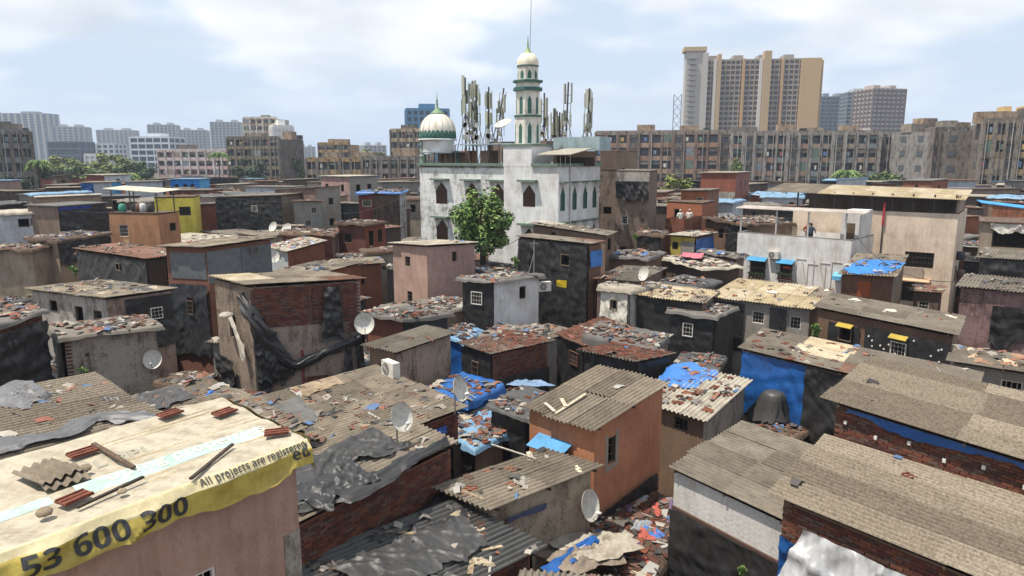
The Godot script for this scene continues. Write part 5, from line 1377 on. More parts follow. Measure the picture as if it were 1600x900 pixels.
	bx("stair_roof", flat("b9a27c", 0.85), y, Vector3(107.52, 0.00, -431.00) + Vector3(0, 76.2, 0) - yn * 5, yd, yn, Vector3(13, 2.4, 12))
	for q in 24: bx("stair_landing", flat("8e8b86", 0.85), y, Vector3(105.88, 0.00, -430.60) + Vector3(0, 3.0 * q + 2, 0) + yn * 0.3, yd, yn, Vector3(4.5, 1.0, 1.0))
	tower("slate grey tower pair beside the yellow tower", Vector3(264.43, 0.00, -620.00), Vector3(286.24, 0.00, -618.00), 24, 65, 20, 6, ["4d545c", "7e848a", "59626c"], {"band": 0.3, "tops": 2})
	tower("slate and white tower between grey and brown ones", Vector3(277.36, 0.00, -600.00), Vector3(297.83, 0.00, -598.00), 24, 67, 21, 6, ["4d545c", "a6a8a8", "6a727c"], {"band": 0.35, "tops": 1})
	tower("brown gridded tower at the end of the far row", Vector3(278.40, 0.00, -560.00), Vector3(306.18, 0.00, -566.00), 22, 66, 20, 7, ["5b5450", "a89a90", "6d5f58"], {"band": 0.4, "tops": 2})
	tower("yellow apartment tower above the lane end", Vector3(237.94, 0.00, -352.00), Vector3(262.21, 0.00, -345.00), 20, 35, 11, 9, ["6b6058", "bda06a", "c2a670"], {"band": 0.5, "tops": 3})
	# hazy row on the left
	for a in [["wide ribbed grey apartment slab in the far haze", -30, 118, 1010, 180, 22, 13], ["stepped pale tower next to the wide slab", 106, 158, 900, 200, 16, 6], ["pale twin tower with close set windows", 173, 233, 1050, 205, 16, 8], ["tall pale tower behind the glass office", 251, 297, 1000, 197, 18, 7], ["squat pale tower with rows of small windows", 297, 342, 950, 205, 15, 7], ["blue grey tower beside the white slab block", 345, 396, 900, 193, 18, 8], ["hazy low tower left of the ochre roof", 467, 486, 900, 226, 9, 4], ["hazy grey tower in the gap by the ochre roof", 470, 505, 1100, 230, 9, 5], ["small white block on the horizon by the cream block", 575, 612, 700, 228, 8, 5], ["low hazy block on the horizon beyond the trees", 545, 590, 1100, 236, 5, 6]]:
		var H: float = 13.0 + (248.0 - a[4]) * a[3] / 1100.0
		var x0 := (float(a[1]) + 0.06 * (float(a[2]) - float(a[1])) - 800.0) / 1100.0 * float(a[3]) * 1.017
		var x1 := (float(a[2]) - 0.12 * (float(a[2]) - float(a[1])) - 800.0) / 1100.0 * float(a[3]) * 1.017
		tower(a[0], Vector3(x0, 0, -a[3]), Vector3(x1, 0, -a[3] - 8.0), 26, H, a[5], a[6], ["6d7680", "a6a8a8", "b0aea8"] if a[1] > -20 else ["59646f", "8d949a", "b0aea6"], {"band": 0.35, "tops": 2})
	tower("white framed glass office with a dark blue front", Vector3(-323.98, 0.00, -610.00), Vector3(-289.35, 0.00, -606.00), 24, 31, 6, 5, ["2f3c4c", "c6cace", "ccd0d2"], {"band": 0.3, "pier": 0.1, "tops": 1})
	tower("dark glass office box among the far trees", Vector3(-361.52, 0.00, -560.00), Vector3(-337.48, 0.00, -560.00), 20, 26, 5, 4, ["3a4450", "66707a", "565f68"], {"band": 0.2, "pier": 0.1, "tops": 0})
	tower("low white office with dark bands before the far towers", Vector3(-370.25, 0.00, -640.00), Vector3(-354.79, 0.00, -640.00), 20, 26, 6, 3, ["414c58", "b8bcc0", "bcc0c2"], {"band": 0.4, "tops": 0})
	tower("low pale office with a blank printed wall", Vector3(-333.98, 0.00, -560.00), Vector3(-321.96, 0.00, -560.00), 18, 16, 4, 3, ["7d8286", "c2c4c4", "c6c6c4"], {"band": 0.6, "tops": 0})
	tower("far blue roofed hall beyond the weathered block", Vector3(378.67, 0.00, -700.00), Vector3(399.32, 0.00, -700.00), 20, 36, 8, 5, ["7a8894", "a8b2ba", "9aa6b0"], {"tops": 0})
	# trees
	leaf_m = StandardMaterial3D.new()
	leaf_m.vertex_color_use_as_albedo = true
	leaf_m.roughness = 0.75
	leaf_m.cull_mode = BaseMaterial3D.CULL_DISABLED
	leaf_m.backlight_enabled = true
	leaf_m.backlight = Color(0.12, 0.16, 0.05)
	var gs := [Color("4c6a31"), Color("5f823c"), Color("3d5529"), Color("7d9650"), Color("64703c")]
	crowns["near"] = crown_mesh(3, 7500, 0.062, 60, gs)
	crowns["far"] = crown_mesh(4, 2600, 0.085, 24, [Color("46582f"), Color("5a6b39"), Color("3c4c2a"), Color("6c7a44")])
	crowns["yellow"] = crown_mesh(5, 2600, 0.085, 22, [Color("6d7434"), Color("848a45"), Color("5d6a30"), Color("777f3c")])
	crowns["dark"] = crown_mesh(6, 2600, 0.08, 24, [Color("2f4326"), Color("3c5230"), Color("283a22")])
	crowns["small"] = crown_mesh(7, 260, 0.2, 9, gs)
	tree("bushy green tree standing in front of the mosque", Vector3(-2.17, 0.00, -50.50), 11.6, Vector3(2.9, 3.1, 2.6), "near")
	for a in [[116, 262, 15, 9, "yellow"], [148, 255, 14, 8, "far"], [188, 250, 16, 9, "yellow"], [222, 246, 15, 8, "far"], [100, 270, 14, 8, "far"], [68, 160, 14.5, 5.5, "dark"], [40, 145, 11, 4, "dark"], [404, 222, 15, 7, "dark"], [468, 240, 16, 5, "far"], [585, 200, 16.5, 6.5, "yellow"], [606, 205, 16, 5, "dark"], [1045, 110, 11.2, 4.2, "yellow"], [1345, 140, 11.5, 5, "dark"], [1362, 140, 12, 4.5, "far"], [1385, 142, 11.5, 4.5, "dark"], [1138, 160, 15, 2.4, "far"], [1506, 148, 11.5, 4, "dark"], [1525, 142, 11, 3.5, "dark"], [28, 300, 16, 10, "far"], [240, 238, 13, 6, "dark"], [170, 190, 12, 6, "far"], [90, 240, 12, 6, "dark"]]:
		var H: float = a[2]
		tree({"yellow": "yellowish green tree crown rising beyond the houses", "far": "dull green tree crown rising beyond the houses", "dark": "dark green tree crown rising beyond the houses"}[a[4]], Vector3((a[0] - 800.0) / 1100.0 * a[1] * 1.017, 0, -a[1]), H, Vector3(a[3], H * 0.42, a[3]), a[4], {"yellow": "yellowish trees beyond the houses", "far": "dull green trees beyond the houses", "dark": "dark trees beyond the houses"}[a[4]])
	palm("palm tree rising before the pink and white block", Vector3(-82.26, 0.00, -200.00), 14.5, 3.0)
	palm("palm tree beside the grey block at the left edge", Vector3(-99.65, 0.00, -150.00), 12.5, 3.0)
	palm("small palm growing before the grey piped block", Vector3(65.34, 0.00, -140.00), 10.5, 3.2)
	palm("palm among huts near the whitewashed end", Vector3(-70.56, 0.00, -130.00), 10.2, 2.6)
	# lattice mast on the long block
	var lt := thing("lattice_mast", "thin steel lattice mast on the long block's roof", "mast", Vector3(39.22, 0.00, -172.00))
	var mb := MB.new()
	var q0 := Vector3(39.22, 0.00, -172.00)
	for s in [-0.9, 0.9]: mb.bar(q0 + Vector3(s, 18, 0), q0 + Vector3(s, 28, 0), 0.14)
	for k in 5:
		mb.bar(q0 + Vector3(-0.9, 18 + 2 * k, 0), q0 + Vector3(0.9, 20 + 2 * k, 0), 0.09)
		mb.bar(q0 + Vector3(0.9, 18 + 2 * k, 0), q0 + Vector3(-0.9, 20 + 2 * k, 0), 0.09)
	put(mb, "frame", flat("77736e", 0.6), lt)
# ---------------------------------------------------------------- the white terrace building and the cream building
func post(root: Node, a: Vector3, b: Vector3, w: float, col: String, called := "post") -> void:
	var mb := MB.new()
	mb.bar(a, b, w)
	put(mb, called, flat(col, 0.6), root)

func build_big_two() -> void:
	var A := Vector3(17.63, 7.40, -54.83)
	var B := Vector3(23.81, 7.40, -49.11)
	var d := flat_dir(B - A).normalized()
	var n := Vector3(-d.z, 0, d.x)
	if n.z < 0: n = -n
	var C := B - n * 5.0
	var wh := pl("dddbd8")
	var r := house("white two storey building with roof terrace, canopy and potted plants in its windows", A, B, C, {"key": "white", "name": "white_building", "type": "none", "over": 0.0, "L": {"m": wh, "win": [[0.21, 1.85, 1.25, 1.5, "open"], [0.47, 1.95, 0.95, 1.35, "open"]]}, "R": {"m": wh}, "W": wh})
	var mb := MB.new()
	var D := A - n * 5.0
	mb.quad(A - Vector3(0, 0.95, 0), D - Vector3(0, 0.95, 0), C - Vector3(0, 0.95, 0), B - Vector3(0, 0.95, 0))
	for k in mb.n.size(): mb.n[k] = Vector3.UP
	put(mb, "terrace_floor", pl("a8a49c"), r)
	for e in [[A, B, n], [B, C, d], [A, D, -d]]:
		mb = MB.new()
		mb.obox((e[0] + e[1]) / 2 - e[2] * 0.09 - Vector3(0, 0.46, 0), (e[1] - e[0]) / 2 - (e[1] - e[0]).normalized() * 0.01, Vector3(0, 0.46, 0), e[2] * 0.08)
		put(mb, "parapet", pl("8f8c88"), r)
	# canopy
	var ca := A + n * 0.25 - d * 0.2 + Vector3(0, 1.85, 0)
	var cb := B + n * 0.25 + d * 0.7 + Vector3(0, 1.85, 0)
	var rnd := RandomNumberGenerator.new()
	rnd.seed = 3
	var m := corrugated((cb - ca) / 8.0 * 1.01, -n * 1.7 + Vector3(0, 0.12, 0), Vector3(0, 1, 0.0), 7, 5)
	for k in 8: inst(m, "canopy_sheet", asb("d3cdcb"), r, Transform3D(Basis(), ca + (cb - ca) * k / 8.0 - r.position))
	for u in [0.02, 0.35, 0.63, 0.94]: post(r, A.lerp(B, u) - n * 0.1, A.lerp(B, u) - n * 0.1 + Vector3(0, 1.85, 0), 0.09, "c9c6c2")
	post(r, B - n * 1.6, B - n * 1.6 + Vector3(0, 1.9, 0), 0.09, "c9c6c2")
	mb = MB.new()      # stair room at the end of the terrace
	mb.obox(B - d * 0.75 - n * 3.2 + Vector3(0, 0.5, 0), d * 0.7, Vector3(0, 1.4, 0), n * 1.2)
	put(mb, "stair_room", wh, r)
	mb = MB.new()
	mb.obox(B - d * 0.8 - n * 1.985 + Vector3(0, 0.05, 0), d * 0.33, Vector3(0, 0.95, 0), n * 0.02)
	put(mb, "door", mat("7a6a4c", "clay", Vector3(1, 1, 1), 0.8), r)
	# window awnings, cages, plants
	for w in [[0.21, 1.35, 1.7], [0.47, 1.15, 1.5]]:
		var c := wall_at("white", "L", w[0], 1.75, 0.0)
		var aw := thing("window_awning", "sky blue ribbed awning over the %s plant filled window of the white building" % ("wider" if w[0] < 0.3 else "narrower"), "awning", c)
		var g := corrugated(d * w[1] * 1.1, n * 0.55 - Vector3(0, 0.25, 0), Vector3(0, 1, 0.3).normalized(), 8, 5, 0.018)
		inst(g, "sheet", plastic("4a98c8", 0.5), aw, Transform3D(Basis(), -d * w[1] * 0.55))
		mb = MB.new()
		for k in 9:
			var p: Vector3 = c + d * w[1] * (k / 8.0 - 0.5) + n * 0.4
			mb.bar(p - Vector3(0, 0.2, 0), p - Vector3(0, w[2], 0), 0.015)
		for k in 4:
			var yy: float = 0.3 + (w[2] - 0.3) * k / 3.0
			mb.bar(c - d * w[1] / 2 + n * 0.4 - Vector3(0, yy, 0), c + d * w[1] / 2 + n * 0.4 - Vector3(0, yy, 0), 0.02)
			for s in [-0.5, 0.5]: mb.bar(c + d * w[1] * s - Vector3(0, yy, 0), c + d * w[1] * s + n * 0.4 - Vector3(0, yy, 0), 0.02)
		put(mb, "window_cage", flat("4a443e", 0.6), r)
		mb = MB.new()
		mb.obox(c + n * 0.2 - Vector3(0, w[2], 0), d * w[1] / 2, Vector3(0, 0.02, 0), n * 0.2)
		put(mb, "cage_shelf", flat("5d554c"), r)
		for k in 5:
			var p: Vector3 = c + d * w[1] * (k / 4.0 - 0.5) * 0.8 + n * 0.22 - Vector3(0, w[2] - 0.02, 0)
			var t := thing("potted_plant", "small green plant in a clay pot in the %s window cage of the white building" % ("wider" if w[0] < 0.3 else "narrower"), "plant", p, "plants in the %s window cage" % ("wider" if w[0] < 0.3 else "narrower"))
			mb = MB.new()
			mb.lathe(p, [Vector2(0.001, 0), Vector2(0.07, 0), Vector2(0.1, 0.18), Vector2(0.085, 0.18), Vector2(0.001, 0.16)], 12)
			put(mb, "pot", clay(0), t)
			inst(crowns["small"], "leaves", leaf_m, t, Transform3D(Basis.from_scale(Vector3(0.17, 0.3 + 0.1 * (k % 3), 0.15)), Vector3(0, 0.42, 0)))
	mb = MB.new()
	var fl := wall_at("white", "L", 0.49, 2.3, 0.3)
	for k in 9: mb.box(fl + d * 0.06 * (k - 4) + Vector3(0, 0.04 * sin(k * 2.3), 0.02 * cos(k * 3.0)), Vector3(0.09, 0.09, 0.06))
	cloth("orange_garland", "orange flower garland in the narrower window of the white building", "garland", mb, flat("e0502a", 0.8))
	ac_unit("air conditioner outdoor unit between the blue awnings", wall_at("white", "L", 0.36, 1.75, 0.2), n)
	for k in 7:      # conduits on the facade
		mb = MB.new()
		var u := 0.56 + 0.05 * k
		var p := wall_at("white", "L", minf(u, 0.97), 1.6 + 0.15 * (k % 3), 0.03)
		mb.bar(p, wall_at("white", "L", minf(u + (0.05 if k % 3 == 1 else 0.0), 0.98), 3.6 + 0.2 * (k % 2), 0.03), 0.035)
		if k % 2 == 0: mb.bar(p, p + d * 0.7, 0.03)
		put(mb, "conduit", flat("b5aa98", 0.7), r)
	mb = MB.new()
	var sg := wall_at("white", "L", 0.92, 2.55, 0.25)
	mb.obox(sg, d * 0.3, Vector3(0, 0.14, 0), n * 0.25 - Vector3(0, 0.12, 0))
	put(mb, "small_hood", plastic("6ab4dc", 0.5), r)
	# cream building
	A = Vector3(22.67, 9.20, -56.91)
	B = Vector3(31.73, 9.20, -50.14)
	d = flat_dir(B - A).normalized()
	n = Vector3(-d.z, 0, d.x)
	if n.z < 0: n = -n
	C = B - n * 7.0
	D = A - n * 7.0
	var cr := pl("dcc9b4")
	var q := house("tall cream building with a long cream sheet roof over an open top floor", A, B, C, {"key": "cream", "name": "cream_building", "type": "none", "over": 0.0, "W": cr, "L": {"m": cr, "win": [[0.5, 3.35, 1.1, 0.6, "dark"], [0.81, 2.9, 1.9, 1.15, "bars"], [0.785, 5.1, 1.6, 1.5, "bars"]]}, "R": {"m": cr, "win": [[0.4, 4.0, 1.2, 1.3, "bars"]]}})
	mb = MB.new()
	mb.quad(A - Vector3(0, 1.0, 0), D - Vector3(0, 1.0, 0), C - Vector3(0, 1.0, 0), B - Vector3(0, 1.0, 0))
	for k in mb.n.size(): mb.n[k] = Vector3.UP
	put(mb, "top_floor", pl("8d857c"), q)
	var ra := A - d * 2.2 + n * 0.4 + Vector3(0, 1.2, 0)
	var rb := B + d * 0.35 + n * 0.4 + Vector3(0, 0.95, 0)
	var up := -n * 5.2 + Vector3(0, 0.5, 0)
	var nx := 14
	var cm := corrugated((rb - ra) / nx * 1.01, up * 0.52, Vector3(0, 1, 0.09).normalized(), 7, 4)
	for k in nx:
		for s in 2: inst(cm, "roof_sheet", roofmat("cream" if k > 3 else "asb", k + s), q, Transform3D(Basis(), ra + (rb - ra) * k / nx + up * 0.49 * s + Vector3(0, 0.015 * s + 0.004 * (k % 2), 0) - q.position))
	for k in 9:
		var u := 0.02 + 0.12 * k
		post(q, A.lerp(B, u) - n * 0.2 - Vector3(0, 0.5, 0), A.lerp(B, u) - n * 0.2 + Vector3(0, 1.25, 0), 0.1, "4a403a")
	mb = MB.new()
	mb.obox((A + B) / 2 - n * 4.6 + Vector3(0, 0.2, 0), (B - A) / 2, Vector3(0, 1.15, 0), n * 0.08)
	mb.obox(B - n * 2.4 - d * 0.12 + Vector3(0, 0.6, 0), n * 2.2, Vector3(0, 0.62, 0), d * 0.07)
	put(mb, "inner_wall", pl("a08d7e"), q)
	mb = MB.new()
	mb.obox(wall_at("cream", "L", 0.58, 0.2, 0.1), d * 0.07, Vector3(0, 0.85, 0), n * 0.07)
	put(mb, "red_pipe_box", flat("a8323a", 0.6), q)
	post(q, wall_at("cream", "L", 0.58, 0.4, 0.07), wall_at("cream", "L", 0.58, 3.2, 0.07), 0.07, "3f3b38", "cable")
	mb = MB.new()
	mb.obox(wall_at("cream", "L", 0.79, 4.95, 0.3), d * 1.1, Vector3(0, 0.04, 0), n * 0.3 - Vector3(0, 0.06, 0))
	put(mb, "window_shelf", pl("c9a888"), q)
	mb = MB.new()
	mb.obox(wall_at("cream", "L", 0.775, 4.48, 0.06), d * 0.75, Vector3(0, 0.42, 0), n * 0.04)
	put(mb, "window_board", pl("a89c90"), q)
	for k in 3:
		mb = MB.new()
		mb.lathe(wall_at("cream", "R", 0.3 + 0.25 * k, 3.2 + 1.6 * k, 0.25), [Vector2(0.001, -0.3), Vector2(0.3, -0.3), Vector2(0.3, 0.3), Vector2(0.001, 0.35)], 10)
		put(mb, "drum", flat(["3a3d42", "6d5d50", "5a4a40"][k], 0.6), q)

# ---------------------------------------------------------------- people
func sdf_mesh(bones: Array, cell: float, blend: float) -> MB:
	var lo := Vector3.ONE * 99.0
	var hi := -lo
	for b in bones:
		for e in [0, 2]:
			lo = lo.min(b[e] - Vector3.ONE * (b[e + 1] + 0.04))
			hi = hi.max(b[e] + Vector3.ONE * (b[e + 1] + 0.04))
	var dim := Vector3i(((hi - lo) / cell).ceil()) + Vector3i.ONE
	var val := PackedFloat32Array()
	val.resize(dim.x * dim.y * dim.z)
	for z in dim.z:
		for y in dim.y:
			for x in dim.x:
				var p := lo + Vector3(x, y, z) * cell
				var s := 9.0
				for b in bones:
					var ab: Vector3 = b[2] - b[0]
					var t := clampf((p - b[0]).dot(ab) / maxf(ab.length_squared(), 0.00001), 0.0, 1.0)
					var dd: float = (p - b[0] - ab * t).length() - lerpf(b[1], b[3], t)
					if dd > s + blend: continue
					var h := clampf(0.5 + 0.5 * (s - dd) / blend, 0.0, 1.0)
					s = lerpf(s, dd, h) - blend * h * (1.0 - h)
				val[(z * dim.y + y) * dim.x + x] = s
	var mb := MB.new()
	var idx := {}
	var st := [1, dim.x, dim.x * dim.y]
	for z in dim.z - 1:
		for y in dim.y - 1:
			for x in dim.x - 1:
				var o := (z * dim.y + y) * dim.x + x
				var acc := Vector3.ZERO
				var cnt := 0
				for e in [[0, 0, 0, 0], [0, 0, 1, 0], [0, 0, 0, 1], [0, 0, 1, 1], [1, 0, 0, 0], [1, 1, 0, 0], [1, 0, 0, 1], [1, 1, 0, 1], [2, 0, 0, 0], [2, 1, 0, 0], [2, 0, 1, 0], [2, 1, 1, 0]]:
					var off := Vector3i(e[1], e[2], e[3])
					var a: int = o + off.x + off.y * st[1] + off.z * st[2]
					var b: int = a + st[e[0]]
					if (val[a] < 0.0) != (val[b] < 0.0):
						var t := val[a] / (val[a] - val[b])
						var q := Vector3(off)
						q[e[0]] += t
						acc += q
						cnt += 1
				if cnt:
					idx[o] = mb.v.size()
					mb.v.append(lo + (Vector3(x, y, z) + acc / cnt) * cell)
					var g := Vector3(val[o + 1] - val[o], val[o + st[1]] - val[o], val[o + st[2]] - val[o])
					mb.n.append(g.normalized() if g.length() > 0.00001 else Vector3.UP)
					mb.c.append(Color.WHITE)
	for z in range(1, dim.z - 1):
		for y in range(1, dim.y - 1):
			for x in range(1, dim.x - 1):
				var o := (z * dim.y + y) * dim.x + x
				for ax in 3:
					var b: int = o + st[ax]
					if (val[o] < 0.0) == (val[b] < 0.0): continue
					var s1: int = st[(ax + 1) % 3]
					var s2: int = st[(ax + 2) % 3]
					var k := [o - s1 - s2, o - s2, o, o - s1]
					if not (idx.has(k[0]) and idx.has(k[1]) and idx.has(k[2]) and idx.has(k[3])): continue
					var f: Array = [0, 2, 1, 0, 3, 2] if val[o] < 0.0 else [0, 1, 2, 0, 2, 3]
					for j in f: mb.i.append(idx[k[j]])
	return mb

func person(label: String, at: Vector3, face: Vector3, shirt: String, legs: String, hair: String, arms: int, group := "") -> void:
	face = face.normalized()
	var side := Vector3.UP.cross(face).normalized()
	var X := Transform3D(Basis(side, Vector3.UP, face), at)
	var t := thing("person", label, "person", at, group)
	var body := []
	var cl := []
	var tr := []
	var head := Vector3(0, 1.6, 0.03)
	body.append([Vector3(0, 1.56, 0.03), 0.075, Vector3(0, 1.66, 0.02), 0.088])
	body.append([Vector3(0, 1.53, 0.07), 0.05, Vector3(0, 1.57, 0.09), 0.045])
	body.append([Vector3(0, 1.59, 0.105), 0.014, Vector3(0, 1.57, 0.12), 0.018])
	for s in [-1.0, 1.0]: body.append([Vector3(s * 0.088, 1.6, 0.01), 0.018, Vector3(s * 0.09, 1.57, 0.015), 0.014])
	body.append([Vector3(0, 1.42, 0), 0.055, Vector3(0, 1.55, 0.02), 0.052])
	for bn in [[Vector3(-0.13, 1.38, 0), 0.075, Vector3(0.13, 1.38, 0), 0.075], [Vector3(0, 1.34, 0), 0.13, Vector3(0, 1.1, 0), 0.115], [Vector3(-0.06, 1.2, 0), 0.11, Vector3(-0.06, 0.98, 0), 0.11], [Vector3(0.06, 1.2, 0), 0.11, Vector3(0.06, 0.98, 0), 0.11]]:
		body.append(bn)
		cl.append([bn[0], bn[1] + 0.018, bn[2], bn[3] + 0.022])
	for s in [-1.0, 1.0]:
		var el := Vector3(s * 0.3, 1.13, -0.03) if arms == 0 else Vector3(s * 0.36, 1.16, 0.03)
		var wr := Vector3(s * 0.3, 0.9, 0.08) if arms == 0 else Vector3(s * 0.22, 1.02, 0.25)
		var sh := Vector3(s * 0.2, 1.39, 0)
		body.append([sh, 0.055, el, 0.042])
		body.append([el, 0.042, wr, 0.03])
		var dn := (wr - el).normalized()
		body.append([wr, 0.03, wr + dn * 0.08, 0.036])
		for k in 4: body.append([wr + dn * 0.07 + Vector3(s * -0.024 + 0.016 * k * s, 0, 0), 0.011, wr + dn * (0.15 + 0.01 * (k % 2)) + Vector3(s * -0.026 + 0.018 * k * s, -0.015, 0.012), 0.009])
		body.append([wr + dn * 0.03, 0.014, wr + dn * 0.08 + Vector3(-s * 0.05, 0, 0.02), 0.011])
		cl.append([sh, 0.078, sh.lerp(el, 0.85), 0.066])
		var kn := Vector3(s * 0.1, 0.5, 0.03)
		var an := Vector3(s * 0.1, 0.09, -0.01)
		body.append([Vector3(s * 0.09, 0.94, 0), 0.088, kn, 0.058])
		body.append([kn, 0.058, an, 0.04])
		body.append([an - Vector3(0, 0.04, 0), 0.04, an + Vector3(s * 0.02, -0.055, 0.15), 0.032])
		tr.append([Vector3(s * 0.085, 0.96, 0), 0.112, kn, 0.078])
		tr.append([kn, 0.078, an + Vector3(0, 0.04, 0), 0.062])
	put(xform(sdf_mesh(body, 0.026, 0.03), X), "body", flat("8a5d45", 0.7), t)
	if shirt: put(xform(sdf_mesh(cl, 0.028, 0.05), X), "shirt", flat(shirt, 0.9), t)
	put(xform(sdf_mesh(tr, 0.03, 0.05), X), "trousers", flat(legs, 0.9), t)
	put(xform(sdf_mesh([[Vector3(0, 1.665, -0.005), 0.094, Vector3(0, 1.64, -0.02), 0.09]], 0.02, 0.02), X), "cap" if hair == "e8e6e0" else "hair", flat(hair, 0.8), t)

# ---------------------------------------------------------------- loose things
var bn := {}
func banner_at(s: float, t: float) -> Vector3:      # s along the eave from the far end, t > 0 on the roof, t < 0 hanging
	var p: Vector3 = bn.A + bn.d * s
	var rip := 0.035 * nz(s * 0.5, t * 1.6, 3.0) + 0.03 * sin(t * 7.0 + 2.0 * nz(s * 0.1, 0.0, 8.0))
	if t >= 0.0: return p + bn.back * t + Vector3(0, 0.13 + rip * 0.8 * minf(t * 3.0, 1.0), 0)
	var k := minf(-t / 0.18, 1.0)
	var f := 1.0 - absf(nz(s * 0.5 - t * 0.7, t * 0.35, 21.0)) * 2.2
	return p + bn.n * (0.09 * k + 0.06 * ridge(nz(s * 0.5 - t * 0.7, t * 0.4, 21.0)) * k + 0.05 * f * k + 0.14 * -t) + Vector3(0, 0.13 - maxf(-t - 0.05, 0.0) * (1.0 - 0.15 * k), 0)
func banner_hem(s: float) -> float:
	return -(0.56 + 0.34 * nz(s * 0.25, 1.0, 2.0) + 0.1 * nz(s * 1.1, 4.0, 2.0)) * (1.0 if s < bn.L - 0.35 else 0.85)

func banner() -> void:
	var h: Dictionary = HS.banner
	var A: Vector3 = h.A
	var B: Vector3 = h.B
	var C: Vector3 = h.C
	var L := A.distance_to(B)
	var d := (B - A) / L
	var back := (C - B)
	var W := back.length()
	back = back / W
	var n: Vector3 = h.nL
	bn = {"A": A, "d": d, "back": back, "n": n, "L": L}
	var t := thing("banner", "printed yellow and white advertising banner spread over the pink house roof", "banner", (A + C) / 2.0)
	var top := MB.new()
	var pts := []
	var nu := 90
	for y in 15:
		for x in nu + 1: pts.append(banner_at((L + 0.06) * x / nu, W * 1.01 * y / 14.0))
	top.grid(pts, nu + 1)
	for k in top.n.size():
		if top.n[k].y < 0: top.n[k] = -top.n[k]
	put(top, "top_sheet", mat("aea591", "grime", Vector3(0.35, 0.35, 0.9), 0.6, "nc", 0.3), t)
	var fl := MB.new()
	pts = []
	for part in 2:
		pts = []
		fl = MB.new()
		for y in 15:
			for x in nu + 1:
				var s := (L + 0.06) * x / nu
				var cut := 0.34 + 0.16 * nz(s * 0.4, 2.0, 6.0)
				pts.append(banner_at(s, banner_hem(s) * (cut * y / 14.0 if part == 0 else lerpf(cut, 1.0, y / 14.0))))
		fl.grid(pts, nu + 1)
		for k in fl.n.size():
			if fl.n[k].dot(n) < 0: fl.n[k] = -fl.n[k]
		put(fl, "flap", mat("c9bd94" if part == 0 else "bda94e", "grime", Vector3(0.6, 0.6, 0.6), 0.5, "nc", 0.3), t)
	# end flap over the corner
	fl = MB.new()
	pts = []
	for y in 8:
		for x in 13:
			var p: Vector3 = banner_at(L + 0.06, W * x / 12.0)
			pts.append(p + d * (0.06 + 0.12 * y / 7.0 * (1.0 + nz(x * 0.1, y * 0.1, 5.0))) - Vector3(0, 0.55 * y / 7.0 * (1.0 - 0.5 * x / 12.0), 0))
	fl.grid(pts, 13)
	put(fl, "end_flap", mat("c4b46c", "grime", Vector3(0.5, 0.5, 0.5), 0.5, "nc", 0.3), t)
	var sans := SystemFont.new()
	sans.font_names = PackedStringArray(["Droid Sans"])
	sans.font_weight = 700
	# text, size, start along the eave measured back from the corner, baseline t, colour, sign
	for w in [["53 600 300", 0.29, 3.95, -0.46, "2b2c2e"], ["All projects are registered", 0.1, 1.75, -0.17, "3c3c3a"], ["FL RPL", 0.24, 2.75, 1.5, "8f8b7c"], ["oping properties", 0.22, 2.6, 0.78, "d6cdb9"], ["ed", 0.2, 0.3, -0.3, "2b2c2e"]]:
		var tm := TextMesh.new()
		tm.font = sans
		tm.text = w[0]
		tm.font_size = 64
		tm.pixel_size = w[1] / 46.0
		tm.depth = 0.0
		tm.horizontal_alignment = HORIZONTAL_ALIGNMENT_LEFT
		var arr := tm.surface_get_arrays(0)
		var v: PackedVector3Array = arr[Mesh.ARRAY_VERTEX]
		var ix = arr[Mesh.ARRAY_INDEX]
		var mb := MB.new()
		var lowest := 99.0
		for q in v: lowest = minf(lowest, q.y)
		var num: int = ix.size() if ix != null and ix.size() else v.size()
		var up := Vector3(0, 1, 0) if w[3] > 0 else n
		for k in range(0, num, 3):
			var p := []
			for j in 3:
				var q: Vector3 = v[ix[k + j]] if ix != null and ix.size() else v[k + j]
				p.append(banner_at(L - w[2] + q.x, w[3] + q.y - lowest) + (Vector3(0, 0.012, 0) if w[3] > 0 else n * 0.015 + Vector3(0, 0.008, 0)))
			mb.tri(p[0], p[1], p[2])
		for k in mb.n.size():
			if mb.n[k].dot(up) < 0: mb.n[k] = -mb.n[k]
		put(mb, "lettering", flat(w[4], 0.6), t)
	for b in [[0.72, 1.06, 0.25, 3.0], [0.78, 1.0, 3.3, 4.3]]:      # pale cyan bands of the print
		var mb := MB.new()
		pts = []
		for y in 5:
			for x in 31: pts.append(banner_at(L - lerpf(b[3], b[2], x / 30.0), lerpf(b[0], b[1], y / 4.0)) + Vector3(0, 0.006, 0))
		mb.grid(pts, 31)
		for k in mb.n.size():
			if mb.n[k].y < 0: mb.n[k] = -mb.n[k]
		put(mb, "printed_band", mat("a9c4ba", "grime", Vector3(0.6, 0.6, 0.6), 0.6), t)
	# weights on the banner
	var g := "clay tiles weighing down the banner"
	for p in [[Vector3(-4.96, 8.50, -11.56), 0.5], [Vector3(-5.87, 8.50, -11.50), 0.5], [Vector3(-6.39, 8.50, -9.86), 0.45], [Vector3(-3.76, 8.50, -10.65), -0.2], [Vector3(-5.64, 8.50, -8.44), 0.6]]:
		var q: Vector3 = p[0]
		var x: Vector3 = d.rotated(Vector3.UP, p[1] - 0.4)
		var o := inst(tile_mesh, "roof_tile", clay(1), self, Transform3D(Basis(x, Vector3.UP, x.cross(Vector3.UP)), q + Vector3(0, 0.19, 0)))
		tag(o, "ribbed red clay tile laid on the printed banner", "tile", g)
	plank("dark stick lying along the printed banner", Vector3(-4.40, 8.50, -9.01) + Vector3(0, 0.19, 0), Vector3(-4.29, 8.50, -10.20) + Vector3(0, 0.19, 0), 0.05, 0.03, "4a3c32")
